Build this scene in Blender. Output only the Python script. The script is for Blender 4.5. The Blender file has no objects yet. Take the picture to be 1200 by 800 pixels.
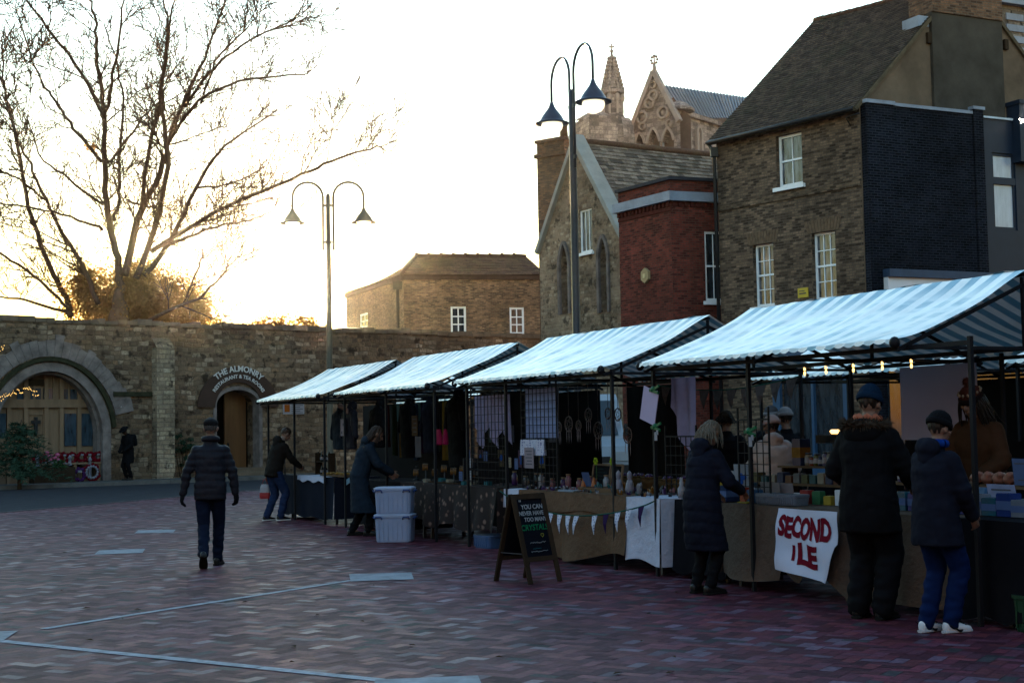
import bpy, bmesh, math, random
from mathutils import Vector, Matrix, noise
R = math.radians
random.seed(7)
scene = bpy.context.scene
C = scene.collection
sin, cos, pi = math.sin, math.cos, math.pi

# ---------------------------------------------------------------- camera
f = 1667.0
CZ = 1.55
_p = math.atan(105/f); _r = .018
Fv = Vector((0, cos(_p), sin(_p))); U0 = Vector((0, -sin(_p), cos(_p))); R0 = Vector((1, 0, 0))
Rv = R0*cos(_r) - U0*sin(_r); Uv = U0*cos(_r) + R0*sin(_r)
EYE = Vector((0, 0, CZ))
cam = bpy.data.cameras.new('camera'); camo = bpy.data.objects.new('camera', cam); C.objects.link(camo)
cam.lens = 50; cam.sensor_width = 36; cam.sensor_fit = 'HORIZONTAL'; cam.clip_end = 3000; cam.clip_start = .1
m3 = Matrix((Rv, Uv, -Fv)).transposed()
camo.matrix_world = Matrix.Translation(EYE) @ m3.to_4x4()
scene.camera = camo

def ray(px, py): return Fv + Rv*((px-600)/f) + Uv*((400-py)/f)
def gnd(px, py, z=0.):
    d = ray(px, py); return EYE + d*((z-CZ)/d.z)
def at(px, py, Y):
    d = ray(px, py); return EYE + d*(Y/d.y)

# row of stalls: s runs away along the row, t runs back from the table fronts
A0 = Vector((.914, 16.135, 0)); ru = Vector((-.44425, .8959, 0)); rv = Vector((.8959, .44425, 0))
def S(s, t, z=0.): return A0 + ru*s + rv*t + Vector((0, 0, z))
ROWROT = math.atan2(-ru.y, -ru.x)          # local +x runs towards the near end, +y runs back

def proj(P):
    q = P-EYE; return 600+f*q.dot(Rv)/q.dot(Fv), 400-f*q.dot(Uv)/q.dot(Fv)
def s_at(px, t, z):
    lo, hi = -9., 30.
    for _ in range(50):
        m_ = (lo+hi)/2
        if proj(S(m_, t, z))[0] > px: lo = m_
        else: hi = m_
    return m_

# ---------------------------------------------------------------- object helpers
def world(o):
    m = o.matrix_basis.copy()
    while o.parent:
        o = o.parent; m = o.matrix_basis @ m
    return m
USED = {}
def tag(o, label=None, cat=None, group=None, kind=None):
    if label: o['label'] = label
    if cat: o['category'] = cat
    if group: o['group'] = group
    if kind: o['kind'] = kind
    return o
def thing(name, label, cat, loc=(0, 0, 0), rz=0., group=None):
    o = bpy.data.objects.new(name, None); C.objects.link(o)
    o.empty_display_size = .2
    o.location = loc; o.rotation_euler = (0, 0, rz)
    return tag(o, label, cat, group)
def link(name, me, mat=None, parent=None):
    o = bpy.data.objects.new(name, me); C.objects.link(o)
    if mat is not None:
        me.materials.clear()
        for m in (mat if isinstance(mat, (list, tuple)) else [mat]): me.materials.append(m)
    if parent: o.parent = parent
    return o
def kids(o): return [c for c in bpy.data.objects if c.parent == o]
def dup(o, loc=None, rz=None, label=None, parent=None):
    c = o.copy(); C.objects.link(c)
    if parent: c.parent = parent
    if loc is not None: c.location = loc
    if rz is not None: c.rotation_euler = (0, 0, rz)
    if label: c['label'] = label
    for k in kids(o): dup(k, parent=c)
    return c

class MB:
    def __init__(s): s.v = []; s.f = []; s.m = []; s.sm = []; s.col = []
    def add(s, vs, fs, mi=0, smooth=False, col=None):
        n = len(s.v); s.v += [Vector(q) for q in vs]
        for q in fs:
            s.f.append([i+n for i in q]); s.m.append(mi); s.sm.append(smooth); s.col.append(col)
        return s
    def quad(s, a, b, c, d, mi=0, col=None): return s.add([a, b, c, d], [(0, 1, 2, 3)], mi, False, col)
    def box(s, c, d, rot=None, mi=0, taper=1., rz=0., col=None):
        c = Vector(c); h = Vector(d)/2; vs = []
        M = rot if rot is not None else Matrix.Rotation(rz, 3, 'Z')
        for z in (-1, 1):
            k = taper if z > 0 else 1.
            for x, y in ((-1, -1), (1, -1), (1, 1), (-1, 1)):
                vs.append(c + M @ Vector((x*h.x*k, y*h.y*k, z*h.z)))
        return s.add(vs, [(3, 2, 1, 0), (4, 5, 6, 7), (0, 1, 5, 4), (1, 2, 6, 5), (2, 3, 7, 6), (3, 0, 4, 7)], mi, False, col)
    def bar(s, a, b, w, h=None, mi=0, up=(0, 0, 1)):
        a = Vector(a); b = Vector(b); h = h or w
        d = (b-a); L = d.length; d.normalize(); up = Vector(up)
        if abs(d.dot(up)) > .98: up = Vector((1, 0, 0))
        x = d.cross(up).normalized(); y = x.cross(d)
        return s.box((a+b)/2, (w, L, h), rot=Matrix((x, d, y)).transposed(), mi=mi)
    def tube(s, pts, r, n=8, mi=0, caps=True, smooth=True):
        pts = [Vector(q) for q in pts]; N = len(pts)
        rs = r if isinstance(r, (list, tuple)) else [r]*N
        vs = []; prev = None
        for i, q in enumerate(pts):
            d = (pts[min(i+1, N-1)] - pts[max(i-1, 0)])
            if d.length < 1e-9: d = Vector((0, 0, 1))
            d.normalize()
            if prev is None:
                a = Vector((0, 0, 1)) if abs(d.z) < .9 else Vector((1, 0, 0))
                x = d.cross(a).normalized()
            else:
                x = prev - d*prev.dot(d)
                x = x.normalized() if x.length > 1e-6 else d.orthogonal().normalized()
            prev = x; y = d.cross(x)
            for k in range(n):
                t = 2*pi*k/n; vs.append(q + (x*cos(t)+y*sin(t))*rs[i])
        fs = [(i*n+k, i*n+(k+1) % n, (i+1)*n+(k+1) % n, (i+1)*n+k) for i in range(N-1) for k in range(n)]
        if caps: fs += [tuple(range(n))[::-1], tuple(range((N-1)*n, N*n))]
        return s.add(vs, fs, mi, smooth)
    def lathe(s, prof, c=(0, 0, 0), n=16, mi=0, smooth=True, M=None, caps=True):
        c = Vector(c); vs = []
        for r, z in prof:
            for k in range(n):
                t = 2*pi*k/n; q = Vector((r*cos(t), r*sin(t), z)); vs.append(c + (M @ q if M else q))
        N = len(prof)
        fs = [(i*n+k, i*n+(k+1) % n, (i+1)*n+(k+1) % n, (i+1)*n+k) for i in range(N-1) for k in range(n)]
        if caps: fs += [tuple(range(n))[::-1], tuple(range((N-1)*n, N*n))]
        return s.add(vs, fs, mi, smooth)
    def ell(s, c, r, M=None, n=12, mi=0, smooth=True):
        prof = [(sin(pi*i/(n//2+2)), -cos(pi*i/(n//2+2))) for i in range(n//2+3)]
        r = Vector(r) if not isinstance(r, (int, float)) else Vector((r, r, r)); c = Vector(c); vs = []
        vs.append(c + (M @ Vector((0, 0, -r.z)) if M else Vector((0, 0, -r.z))))
        for pr, z in prof[1:-1]:
            for k in range(n):
                t = 2*pi*k/n; q = Vector((r.x*pr*cos(t), r.y*pr*sin(t), r.z*z)); vs.append(c + (M @ q if M else q))
        vs.append(c + (M @ Vector((0, 0, r.z)) if M else Vector((0, 0, r.z))))
        N = len(prof)-2; fs = []
        for k in range(n): fs.append((0, 1+(k+1) % n, 1+k))
        for i in range(N-1):
            for k in range(n): fs.append((1+i*n+k, 1+i*n+(k+1) % n, 1+(i+1)*n+(k+1) % n, 1+(i+1)*n+k))
        top = len(vs)-1
        for k in range(n): fs.append((1+(N-1)*n+k, 1+(N-1)*n+(k+1) % n, top))
        return s.add(vs, fs, mi, smooth)
    def grid(s, fn, nu, nv, mi=0, smooth=True, flip=False):
        vs = [fn(i/nu, j/nv) for j in range(nv+1) for i in range(nu+1)]
        fs = []
        for j in range(nv):
            for i in range(nu):
                q = (j*(nu+1)+i, j*(nu+1)+i+1, (j+1)*(nu+1)+i+1, (j+1)*(nu+1)+i)
                fs.append(q[::-1] if flip else q)
        return s.add(vs, fs, mi, smooth)
    def prism(s, poly, n, thick, mi=0):
        """poly: list of 3D points, extruded by n*thick"""
        n = Vector(n)*thick; a = [Vector(q) for q in poly]; N = len(a)
        return s.add(a + [q+n for q in a], [tuple(range(N))[::-1], tuple(range(N, 2*N))] +
                     [(i, (i+1) % N, N+(i+1) % N, N+i) for i in range(N)], mi)
    def xf(s, M):
        s.v = [M @ q for q in s.v]; return s
    def join(s, o, M=None, mi=None):
        n = len(s.v); s.v += [(M @ q if M else q.copy()) for q in o.v]
        for q, m, sm, c in zip(o.f, o.m, o.sm, o.col):
            s.f.append([i+n for i in q]); s.m.append(m if mi is None else mi); s.sm.append(sm); s.col.append(c)
        return s
    def mesh(s, name, M=None):
        me = bpy.data.meshes.new(name)
        vs = [(M @ q) if M else q for q in s.v]
        me.from_pydata([tuple(q) for q in vs], [], s.f)
        me.polygons.foreach_set('material_index', s.m); me.polygons.foreach_set('use_smooth', s.sm)
        uv = me.uv_layers.new(name='UVMap').data
        buf = [0.]*(2*len(me.loops))
        Z = Vector((0, 0, 1))
        for p in me.polygons:
            q = [s.v[i] for i in s.f[p.index]]
            n = Vector((0, 0, 0))
            for i in range(len(q)): n += q[i-1].cross(q[i])
            if n.length < 1e-12: continue
            n.normalize()
            if abs(n.z) > .95: t = Vector((1, 0, 0)); b = Vector((0, 1, 0))
            else: t = Z.cross(n).normalized(); b = n.cross(t)
            for li, w in zip(p.loop_indices, q): buf[2*li] = w.dot(t); buf[2*li+1] = w.dot(b)
        uv.foreach_set('uv', buf)
        if any(c is not None for c in s.col):
            ca = me.color_attributes.new('Col', 'FLOAT_COLOR', 'CORNER'); cb = []
            for p in me.polygons:
                c = s.col[p.index] or (1, 1, 1)
                for _ in p.loop_indices: cb += [c[0], c[1], c[2], 1.]
            ca.data.foreach_set('color', cb)
        me.update()
        return me
    def build(s, name, mat, parent=None, loc=None, local=False):
        """vertices are in world space unless local; loc = base of a one-mesh thing"""
        if local: M = None
        elif parent is not None: M = world(parent).inverted()
        elif loc is not None: M = Matrix.Translation(-Vector(loc))
        else: M = None
        o = link(name, s.mesh(name, M), mat, parent)
        if parent is None and loc is not None: o.location = loc
        return o
    def buildT(s, name, mat, loc, rz, label, cat, group=None):
        """one-mesh thing, vertices in its own local frame"""
        o = link(name, s.mesh(name), mat); o.location = loc; o.rotation_euler = (0, 0, rz)
        return tag(o, label, cat, group)

# ---------------------------------------------------------------- materials
MATS = {}
def newmat(name):
    m = bpy.data.materials.new(name); m.use_nodes = True
    nt = m.node_tree; nt.nodes.clear()
    out = nt.nodes.new('ShaderNodeOutputMaterial'); b = nt.nodes.new('ShaderNodeBsdfPrincipled')
    nt.links.new(b.outputs[0], out.inputs[0])
    return m, nt, b, out
def N(nt, typ, **kw):
    n = nt.nodes.new(typ)
    for k, val in kw.items():
        if k in n.inputs.keys() if isinstance(k, str) else False: n.inputs[k].default_value = val
        else: setattr(n, k, val)
    return n
def L(nt, a, b): nt.links.new(a, b)
def mixc(nt, fac, a, b, mode='MIX'):
    n = nt.nodes.new('ShaderNodeMix'); n.data_type = 'RGBA'; n.blend_type = mode
    for sock, val in ((n.inputs[0], fac), (n.inputs[6], a), (n.inputs[7], b)):
        if hasattr(val, 'is_output'): L(nt, val, sock)
        elif isinstance(val, (tuple, list)): sock.default_value = (*val[:3], 1)
        else: sock.default_value = val
    return n.outputs[2]
def ramp(nt, src, stops):
    n = nt.nodes.new('ShaderNodeValToRGB'); L(nt, src, n.inputs[0])
    e = n.color_ramp.elements
    while len(e) < len(stops): e.new(.5)
    for el, (p, c) in zip(e, stops): el.position = p; el.color = (*c[:3], 1) if isinstance(c, (tuple, list)) else (c, c, c, 1)
    return n.outputs[0]
def noisen(nt, vec, scale, detail=4, rough=.6, out=0):
    n = nt.nodes.new('ShaderNodeTexNoise'); n.inputs['Scale'].default_value = scale
    n.inputs['Detail'].default_value = detail; n.inputs['Roughness'].default_value = rough
    if vec is not None: L(nt, vec, n.inputs['Vector'])
    return n.outputs[out]
def coord(nt, which='Object', scale=None):
    c = nt.nodes.new('ShaderNodeTexCoord'); o = c.outputs[which]
    if scale:
        m = nt.nodes.new('ShaderNodeMapping'); m.inputs['Scale'].default_value = scale; L(nt, o, m.inputs[0]); o = m.outputs[0]
    return o
def bumpn(nt, h, b, strength=.3, dist=.02):
    n = nt.nodes.new('ShaderNodeBump'); n.inputs['Strength'].default_value = strength; n.inputs['Distance'].default_value = dist
    L(nt, h, n.inputs['Height']); L(nt, n.outputs[0], b.inputs['Normal'])
def hsvj(c, k): return tuple(max(0, x*k) for x in c)
KEEP = ('white', 'pale', 'paper', 'card', 'slab', 'cathedral', 'lead', 'fascia', 'chalk', 'letters', 'banner', 'dotted', 'skin', 'hair', 'cream', 'lamp', 'plastic', 'blue_shop', 'royal', 'bright', 'hot_pink', 'linen', 'head_brick', 'leaf', 'oak', 'crystal', 'salmon', 'orange', 'plaque', 'peach')
DIM = ('cotton', 'linen', 'paper', 'card', 'plastic', 'banner', 'chalk', 'skin', 'wrap', 'royal', 'crystal', 'soap', 'hair', 'puffer', 'cream', 'carton', 'gloss', 'sheet', 'tarp', 'pot_', 'ochre', 'mannequin', 'bright_blue', 'hot_pink', 'lilac', 'cork', 'figurine', 'pale_ceramic', 'royal', 'wax', 'knit', 'denim', 'slate', 'print')
def mat(name, col, rough=.7, var=.25, scale=6., bump=.0, metal=0., spec=.22, stretch=None, dist=.01, trans=0., sub=None):
    if name in MATS: return MATS[name]
    k_ = 1. if any(w in name for w in KEEP) else .5
    if any(w in name for w in DIM): k_ = .32
    if name in ('white_cotton', 'banner_cloth', 'clear_plastic_blue', 'milky_plastic', 'white_leather', 'lilac_paper', 'pale_backing_sheet', 'dotted_cotton', 'lavender_linen', 'lilac_linen', 'blue_linen', 'cream_shell', 'palehat', 'pale_pink_knit', 'grey_knit'): k_ = .62
    col = hsvj(col, k_)
    m, nt, b, out = newmat(name)
    vec = coord(nt, 'Object', stretch)
    nz = noisen(nt, vec, scale, 5, .65)
    c = ramp(nt, nz, [(.25, hsvj(col, 1-var)), (.75, hsvj(col, 1+var))])
    L(nt, c, b.inputs['Base Color'])
    b.inputs['Roughness'].default_value = rough; b.inputs['Metallic'].default_value = metal
    b.inputs['Specular IOR Level'].default_value = min(spec, .03) if rough > .58 else spec
    if bump: bumpn(nt, noisen(nt, vec, scale*4, 4), b, bump, dist)
    if trans:
        t = nt.nodes.new('ShaderNodeBsdfTranslucent'); L(nt, c, t.inputs[0])
        mx = nt.nodes.new('ShaderNodeMixShader'); mx.inputs[0].default_value = trans
        L(nt, b.outputs[0], mx.inputs[1]); L(nt, t.outputs[0], mx.inputs[2]); L(nt, mx.outputs[0], out.inputs[0])
    MATS[name] = m; return m
def emis(name, col, strength):
    m, nt, b, out = newmat(name)
    b.inputs['Base Color'].default_value = (*col, 1); b.inputs['Emission Color'].default_value = (*col, 1)
    b.inputs['Emission Strength'].default_value = strength
    return m
def brickmat(name, c1, c2, mortar, bw=.2, bh=.066, ms=.010, rough=.85, dirt=.35, spec=.08, bump=.5, patch=None):
    m, nt, b, out = newmat(name)
    uv0 = coord(nt, 'UV'); uv = warp(nt, uv0, ((6., .012),)); br = brandom(nt, uv, bw, bh, ms)
    c = ramp(nt, br.outputs[0], [(.08, hsvj(c2, .68)), (.3, c2), (.62, c1), (.92, hsvj(c1, 1.22))])
    n1 = noisen(nt, uv0, .5, 6, .7); n2 = noisen(nt, uv0, 5., 5, .75)
    c = mixc(nt, 1., c, ramp(nt, n2, [(.3, .45), (.7, 1.4)]), 'MULTIPLY')
    c = mixc(nt, ramp(nt, br.outputs['Fac'], [(.2, 0.), (.9, 1.)]), c, mortar)
    c = mixc(nt, 1., c, ramp(nt, n1, [(.3, 1-dirt*1.15), (.7, 1+dirt*.7)]), 'MULTIPLY')
    st = noisen(nt, coord(nt, 'UV', (1.6, .16, 1)), 1.4, 4, .6)
    c = mixc(nt, ramp(nt, st, [(.55, 0.), (.75, dirt)]), c, hsvj(mortar, .35))
    L(nt, c, b.inputs['Base Color']); b.inputs['Roughness'].default_value = rough; b.inputs['Specular IOR Level'].default_value = spec
    h = mixc(nt, .4, ramp(nt, br.outputs['Fac'], [(0., 1.), (1., 0.)]), n2, 'ADD'); bumpn(nt, h, b, bump, .012)
    MATS[name] = m; return m
def brandom(nt, uv, bw, bh, ms, off=.5, sq=1., sqf=2, smooth=.2):
    """brick texture whose colour output is one random grey per brick"""
    br = nt.nodes.new('ShaderNodeTexBrick'); L(nt, uv, br.inputs['Vector']); br.offset = off; br.squash = sq; br.squash_frequency = sqf
    br.inputs['Scale'].default_value = 1; br.inputs['Brick Width'].default_value = bw; br.inputs['Row Height'].default_value = bh
    br.inputs['Mortar Size'].default_value = ms; br.inputs['Mortar Smooth'].default_value = smooth; br.inputs['Bias'].default_value = 0
    br.inputs['Color1'].default_value = (0, 0, 0, 1); br.inputs['Color2'].default_value = (1, 1, 1, 1); br.inputs['Mortar'].default_value = (.5, .5, .5, 1)
    return br
def warp(nt, uv, pairs):
    for sc, amt in pairs:
        n = nt.nodes.new('ShaderNodeVectorMath'); n.operation = 'SUBTRACT'; L(nt, noisen(nt, uv, sc, 2, .5, 1), n.inputs[0]); n.inputs[1].default_value = (.5, .5, .5)
        m = nt.nodes.new('ShaderNodeVectorMath'); m.operation = 'SCALE'; L(nt, n.outputs[0], m.inputs[0]); m.inputs['Scale'].default_value = amt
        a = nt.nodes.new('ShaderNodeVectorMath'); a.operation = 'ADD'; L(nt, uv, a.inputs[0]); L(nt, m.outputs[0], a.inputs[1]); uv = a.outputs[0]
    return uv
def rubblemat(name, cols, mortar, bw=.34, bh=.17, bump=.9, wamt=1.):
    m, nt, b, out = newmat(name)
    uv0 = coord(nt, 'UV'); uv = warp(nt, uv0, ((1.3, .22*wamt), (4., .09*wamt), (12., .03*wamt)))
    br = brandom(nt, uv, bw, bh, .018, .37, .62, 3, .5)
    n_ = len(cols)
    c = ramp(nt, br.outputs[0], [(.04+.92*i/(n_-1), q) for i, q in enumerate(cols)])
    fine = noisen(nt, uv0, 11., 5, .7); big = noisen(nt, uv0, .4, 6, .7)
    c = mixc(nt, 1., c, ramp(nt, fine, [(.25, .45), (.75, 1.5)]), 'MULTIPLY')
    c = mixc(nt, ramp(nt, br.outputs['Fac'], [(.2, 0.), (.9, .9)]), c, mortar)
    c = mixc(nt, ramp(nt, noisen(nt, uv0, .9, 6, .7), [(.45, 0.), (.63, .75)]), c, hsvj(mortar, 1.2))
    holes = noisen(nt, warp(nt, uv0, ((5., .1),)), 2.6, 4, .6)
    c = mixc(nt, ramp(nt, holes, [(.56, 0.), (.64, .85)]), c, hsvj(mortar, .22))
    c = mixc(nt, 1., c, ramp(nt, big, [(.32, .45), (.66, 1.3)]), 'MULTIPLY')
    L(nt, c, b.inputs['Base Color']); b.inputs['Roughness'].default_value = .9; b.inputs['Specular IOR Level'].default_value = .08
    h = mixc(nt, .5, ramp(nt, br.outputs['Fac'], [(0., 1.), (1., 0.)]), fine, 'ADD'); bumpn(nt, h, b, bump, .04)
    MATS[name] = m; return m
EXPO = 3.2; HAZE_D = .00004
# ---------------------------------------------------------------- world and light
wd = bpy.data.worlds.new('World'); scene.world = wd; wd.use_nodes = True
nt = wd.node_tree; bg = nt.nodes['Background']
sky = nt.nodes.new('ShaderNodeTexSky'); sky.sky_type = 'NISHITA'; sky.sun_disc = False
SUN_EL = R(4.6); SUN_AZ = math.atan2(-.171, 1.)       # azimuth from +Y towards +X
sky.sun_elevation = SUN_EL; sky.sun_rotation = SUN_AZ
sky.air_density = 1.8; sky.dust_density = .12; sky.ozone_density = 3.2
nt.links.new(sky.outputs[0], bg.inputs[0]); bg.inputs[1].default_value = .15
sl = bpy.data.lights.new('sun', 'SUN'); sl.energy = 4.2; sl.angle = R(.5); sl.color = (1., .66, .34)
so = bpy.data.objects.new('sun', sl); C.objects.link(so)
sd = Vector((sin(SUN_AZ)*cos(SUN_EL), cos(SUN_AZ)*cos(SUN_EL), sin(SUN_EL)))
so.rotation_euler = (-sd).to_track_quat('-Z', 'Y').to_euler(); so.location = sd*60 + Vector((0, 0, 20))
vs = scene.view_settings
scene.display_settings.display_device = 'sRGB'
vs.view_transform = 'Standard'; vs.look = 'None'; vs.gamma = 1; vs.exposure = EXPO; vs.use_curve_mapping = False
scene.cycles.max_bounces = 6; scene.cycles.diffuse_bounces = 3; scene.cycles.glossy_bounces = 3
scene.cycles.transmission_bounces = 4; scene.cycles.transparent_max_bounces = 6
scene.cycles.use_denoising = True; scene.cycles.sample_clamp_indirect = 6.

# ---------------------------------------------------------------- facades
class Fac:
    def __init__(s, P0, d):
        s.P0 = Vector((P0.x, P0.y, 0)); s.d = Vector((d.x, d.y, 0)).normalized(); s.n = Vector((s.d.y, -s.d.x, 0))
    def P(s, a, z, o=0.): return s.P0 + s.d*a + s.n*o + Vector((0, 0, z))
    def px(s, px, py):
        r = ray(px, py); k = (s.P0-EYE).dot(s.n)/r.dot(s.n); q = EYE + r*k
        return (q-s.P0).dot(s.d), q.z
    def box(s, mb, a0, a1, z0, z1, o0, o1, mi=0):
        vs = [s.P(a, z, o) for z in (z0, z1) for (a, o) in ((a0, o1), (a1, o1), (a1, o0), (a0, o0))]
        return mb.add(vs, [(3, 2, 1, 0), (4, 5, 6, 7), (0, 1, 5, 4), (1, 2, 6, 5), (2, 3, 7, 6), (3, 0, 4, 7)], mi)
    def wall(s, mb, a0, a1, z0, z1, holes, rev=.18, o=0., mi=0, rmi=None):
        """flat wall with rectangular holes (a0,a1,z0,z1) and their reveals"""
        As = sorted({a0, a1, *[h[0] for h in holes], *[h[1] for h in holes]}); Zs = sorted({z0, z1, *[h[2] for h in holes], *[h[3] for h in holes]})
        As = [a for a in As if a0 <= a <= a1]; Zs = [z for z in Zs if z0 <= z <= z1]
        for i in range(len(As)-1):
            for j in range(len(Zs)-1):
                ca = (As[i]+As[i+1])/2; cz = (Zs[j]+Zs[j+1])/2
                if any(h[0] < ca < h[1] and h[2] < cz < h[3] for h in holes): continue
                mb.quad(s.P(As[i], Zs[j], o), s.P(As[i+1], Zs[j], o), s.P(As[i+1], Zs[j+1], o), s.P(As[i], Zs[j+1], o), mi)
        r_ = mi if rmi is None else rmi
        for h in holes:
            p = [s.P(h[0], h[2], o), s.P(h[1], h[2], o), s.P(h[1], h[3], o), s.P(h[0], h[3], o)]
            q = [s.P(h[0], h[2], o-rev), s.P(h[1], h[2], o-rev), s.P(h[1], h[3], o-rev), s.P(h[0], h[3], o-rev)]
            for i in range(4):
                j = (i+1) % 4; mb.quad(p[j], p[i], q[i], q[j], r_)
            mb.quad(*[s.P(a, z, o-rev-.12) for a, z in ((h[0]-.05, h[2]-.05), (h[1]+.05, h[2]-.05), (h[1]+.05, h[3]+.05), (h[0]-.05, h[3]+.05))], mi=r_)
    def window(s, parent, a0, a1, z0, z1, cols, rows, frame_m, pane_m, o=-.1, fw=.06, bw=.022, sash=True, sill=True, sill_m=None):
        mb = MB()
        s.box(mb, a0, a0+fw, z0, z1, o-.06, o); s.box(mb, a1-fw, a1, z0, z1, o-.06, o)
        s.box(mb, a0+fw, a1-fw, z0, z0+fw*1.2, o-.06, o); s.box(mb, a0+fw, a1-fw, z1-fw, z1, o-.06, o)
        W = a1-a0-2*fw; H = z1-z0-2.2*fw
        for i in range(1, cols):
            a = a0+fw+W*i/cols; s.box(mb, a-bw/2, a+bw/2, z0+fw*1.2, z1-fw, o-.05, o-.012)
        for j in range(1, rows):
            z = z0+1.2*fw+H*j/rows; k = 2.2 if (sash and j*2 == rows) else 1.
            s.box(mb, a0+fw, a1-fw, z-bw*k/2, z+bw*k/2, o-.048, o-.010 + (.012 if k > 1 else 0))
        w = mb.build('window', frame_m, parent)
        MB().quad(*[s.P(a, z, o-.035) for a, z in ((a0+.02, z0+.02), (a1-.02, z0+.02), (a1-.02, z1-.02), (a0+.02, z1-.02))]).build('pane', pane_m, w)
        if sill:
            m2 = MB(); s.box(m2, a0-.08, a1+.08, z0-.1, z0-.002, -.1, .09); m2.build('sill', sill_m or frame_m, w)
        return w

def pane_mat(name, base, var=.5, rough=.08, scale=2.5):
    m, nt, b, out = newmat(name)
    nz = noisen(nt, coord(nt, 'UV', (3., .6, 1)), scale, 3)
    L(nt, ramp(nt, nz, [(.35, hsvj(base, 1-var)), (.65, hsvj(base, 1+var))]), b.inputs['Base Color'])
    b.inputs['Roughness'].default_value = rough; b.inputs['Specular IOR Level'].default_value = .7
    return m

# materials of the setting
M_wood_dark = mat('dark_wood', (.05, .032, .02), .6, .35, 5, .2, stretch=(1, 1, .15))
M_oak = mat('oak_wood', (.15, .10, .065), .6, .25, 5, .15, stretch=(1, 1, .12))
M_white = mat('white_paint', (.68, .70, .74), .5, .1, 3)
M_iron = mat('black_iron', (.018, .018, .022), .45, .2, 8)
M_bluegrey = mat('bluegrey_lead', (.17, .2, .26), .5, .3, 2, .1)
M_rubble = rubblemat('rubble_wall', [(.06, .038, .026), (.165, .11, .07), (.10, .066, .042), (.28, .21, .15), (.055, .036, .026), (.17, .105, .062)], (.105, .074, .05))
M_rubble2 = rubblemat('rubble_gable', [(.15, .1, .065), (.25, .18, .125), (.10, .072, .05), (.29, .23, .17)], (.19, .14, .10), .24, .12, .7, .7)
M_ashlar = mat('ashlar_stone', (.25, .21, .20), .85, .55, 2.6, .4, dist=.02)
M_ashlar_dark = mat('weathered_stone', (.2, .15, .11), .9, .4, 2.2, .4, dist=.02)
M_cath = brickmat('cathedral_ashlar', (.24, .185, .165), (.19, .145, .13), (.13, .10, .09), .95, .42, .03, dirt=.5)
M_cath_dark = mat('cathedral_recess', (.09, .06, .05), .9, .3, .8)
M_yellowbrick = brickmat('gault_brick', (.135, .09, .062), (.066, .043, .03), (.085, .065, .05), dirt=.45)
M_redbrick = brickmat('red_brick', (.125, .026, .018), (.085, .018, .014), (.075, .038, .03), dirt=.3)
M_blackbrick = brickmat('black_painted_brick', (.007, .008, .013), (.005, .006, .009), (.020, .023, .032), dirt=.55, rough=.8, spec=.03)
M_lowbrick = brickmat('mixed_old_brick', (.21, .12, .066), (.13, .072, .04), (.16, .115, .08), dirt=.4)
M_chimbrick = brickmat('chimney_brick', (.16, .085, .05), (.10, .055, .035), (.11, .085, .065), dirt=.4)
M_render = mat('cement_render', (.22, .16, .115), .95, .45, .9, .5, dist=.03)
M_soot = mat('sooted_render', (.10, .088, .075), .95, .5, .8, .5, dist=.03)
M_navy = mat('navy_cladding', (.016, .03, .062), .5, .15, 3)
M_fasc = mat('white_fascia', (.62, .6, .64), .6, .1, 2)
M_glass_sky = pane_mat('window_glass', (.05, .06, .075))
M_glass_curt = pane_mat('window_glass_curtain', (.06, .066, .08), .9, .12, 3.5)
M_glass_blind = pane_mat('window_glass_blind', (.30, .34, .42), .12, .3)
M_glass_dark = pane_mat('window_glass_dark', (.02, .024, .03))

# roof tiles as real courses
def tilemat(name, c1, c2, moss):
    m, nt, b, out = newmat(name)
    at_ = nt.nodes.new('ShaderNodeAttribute'); at_.attribute_name = 'Col'
    nz = noisen(nt, coord(nt), 1.3, 6, .7)
    c = mixc(nt, 1., ramp(nt, at_.outputs['Fac'], [(0, c1), (1, c2)]), ramp(nt, noisen(nt, coord(nt), 14, 4), [(.3, .6), (.7, 1.3)]), 'MULTIPLY')
    L(nt, mixc(nt, ramp(nt, nz, [(.5, 0.), (.72, .6)]), c, moss), b.inputs['Base Color'])
    b.inputs['Roughness'].default_value = .85; b.inputs['Specular IOR Level'].default_value = .1
    return m
M_tile = tilemat('plain_tile', (.035, .024, .017), (.09, .062, .045), (.035, .038, .018))
M_tile2 = tilemat('stone_tile', (.06, .045, .036), (.21, .16, .125), (.07, .06, .035))
M_tile3 = tilemat('clay_tile', (.07, .038, .026), (.13, .07, .045), (.10, .075, .04))
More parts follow.
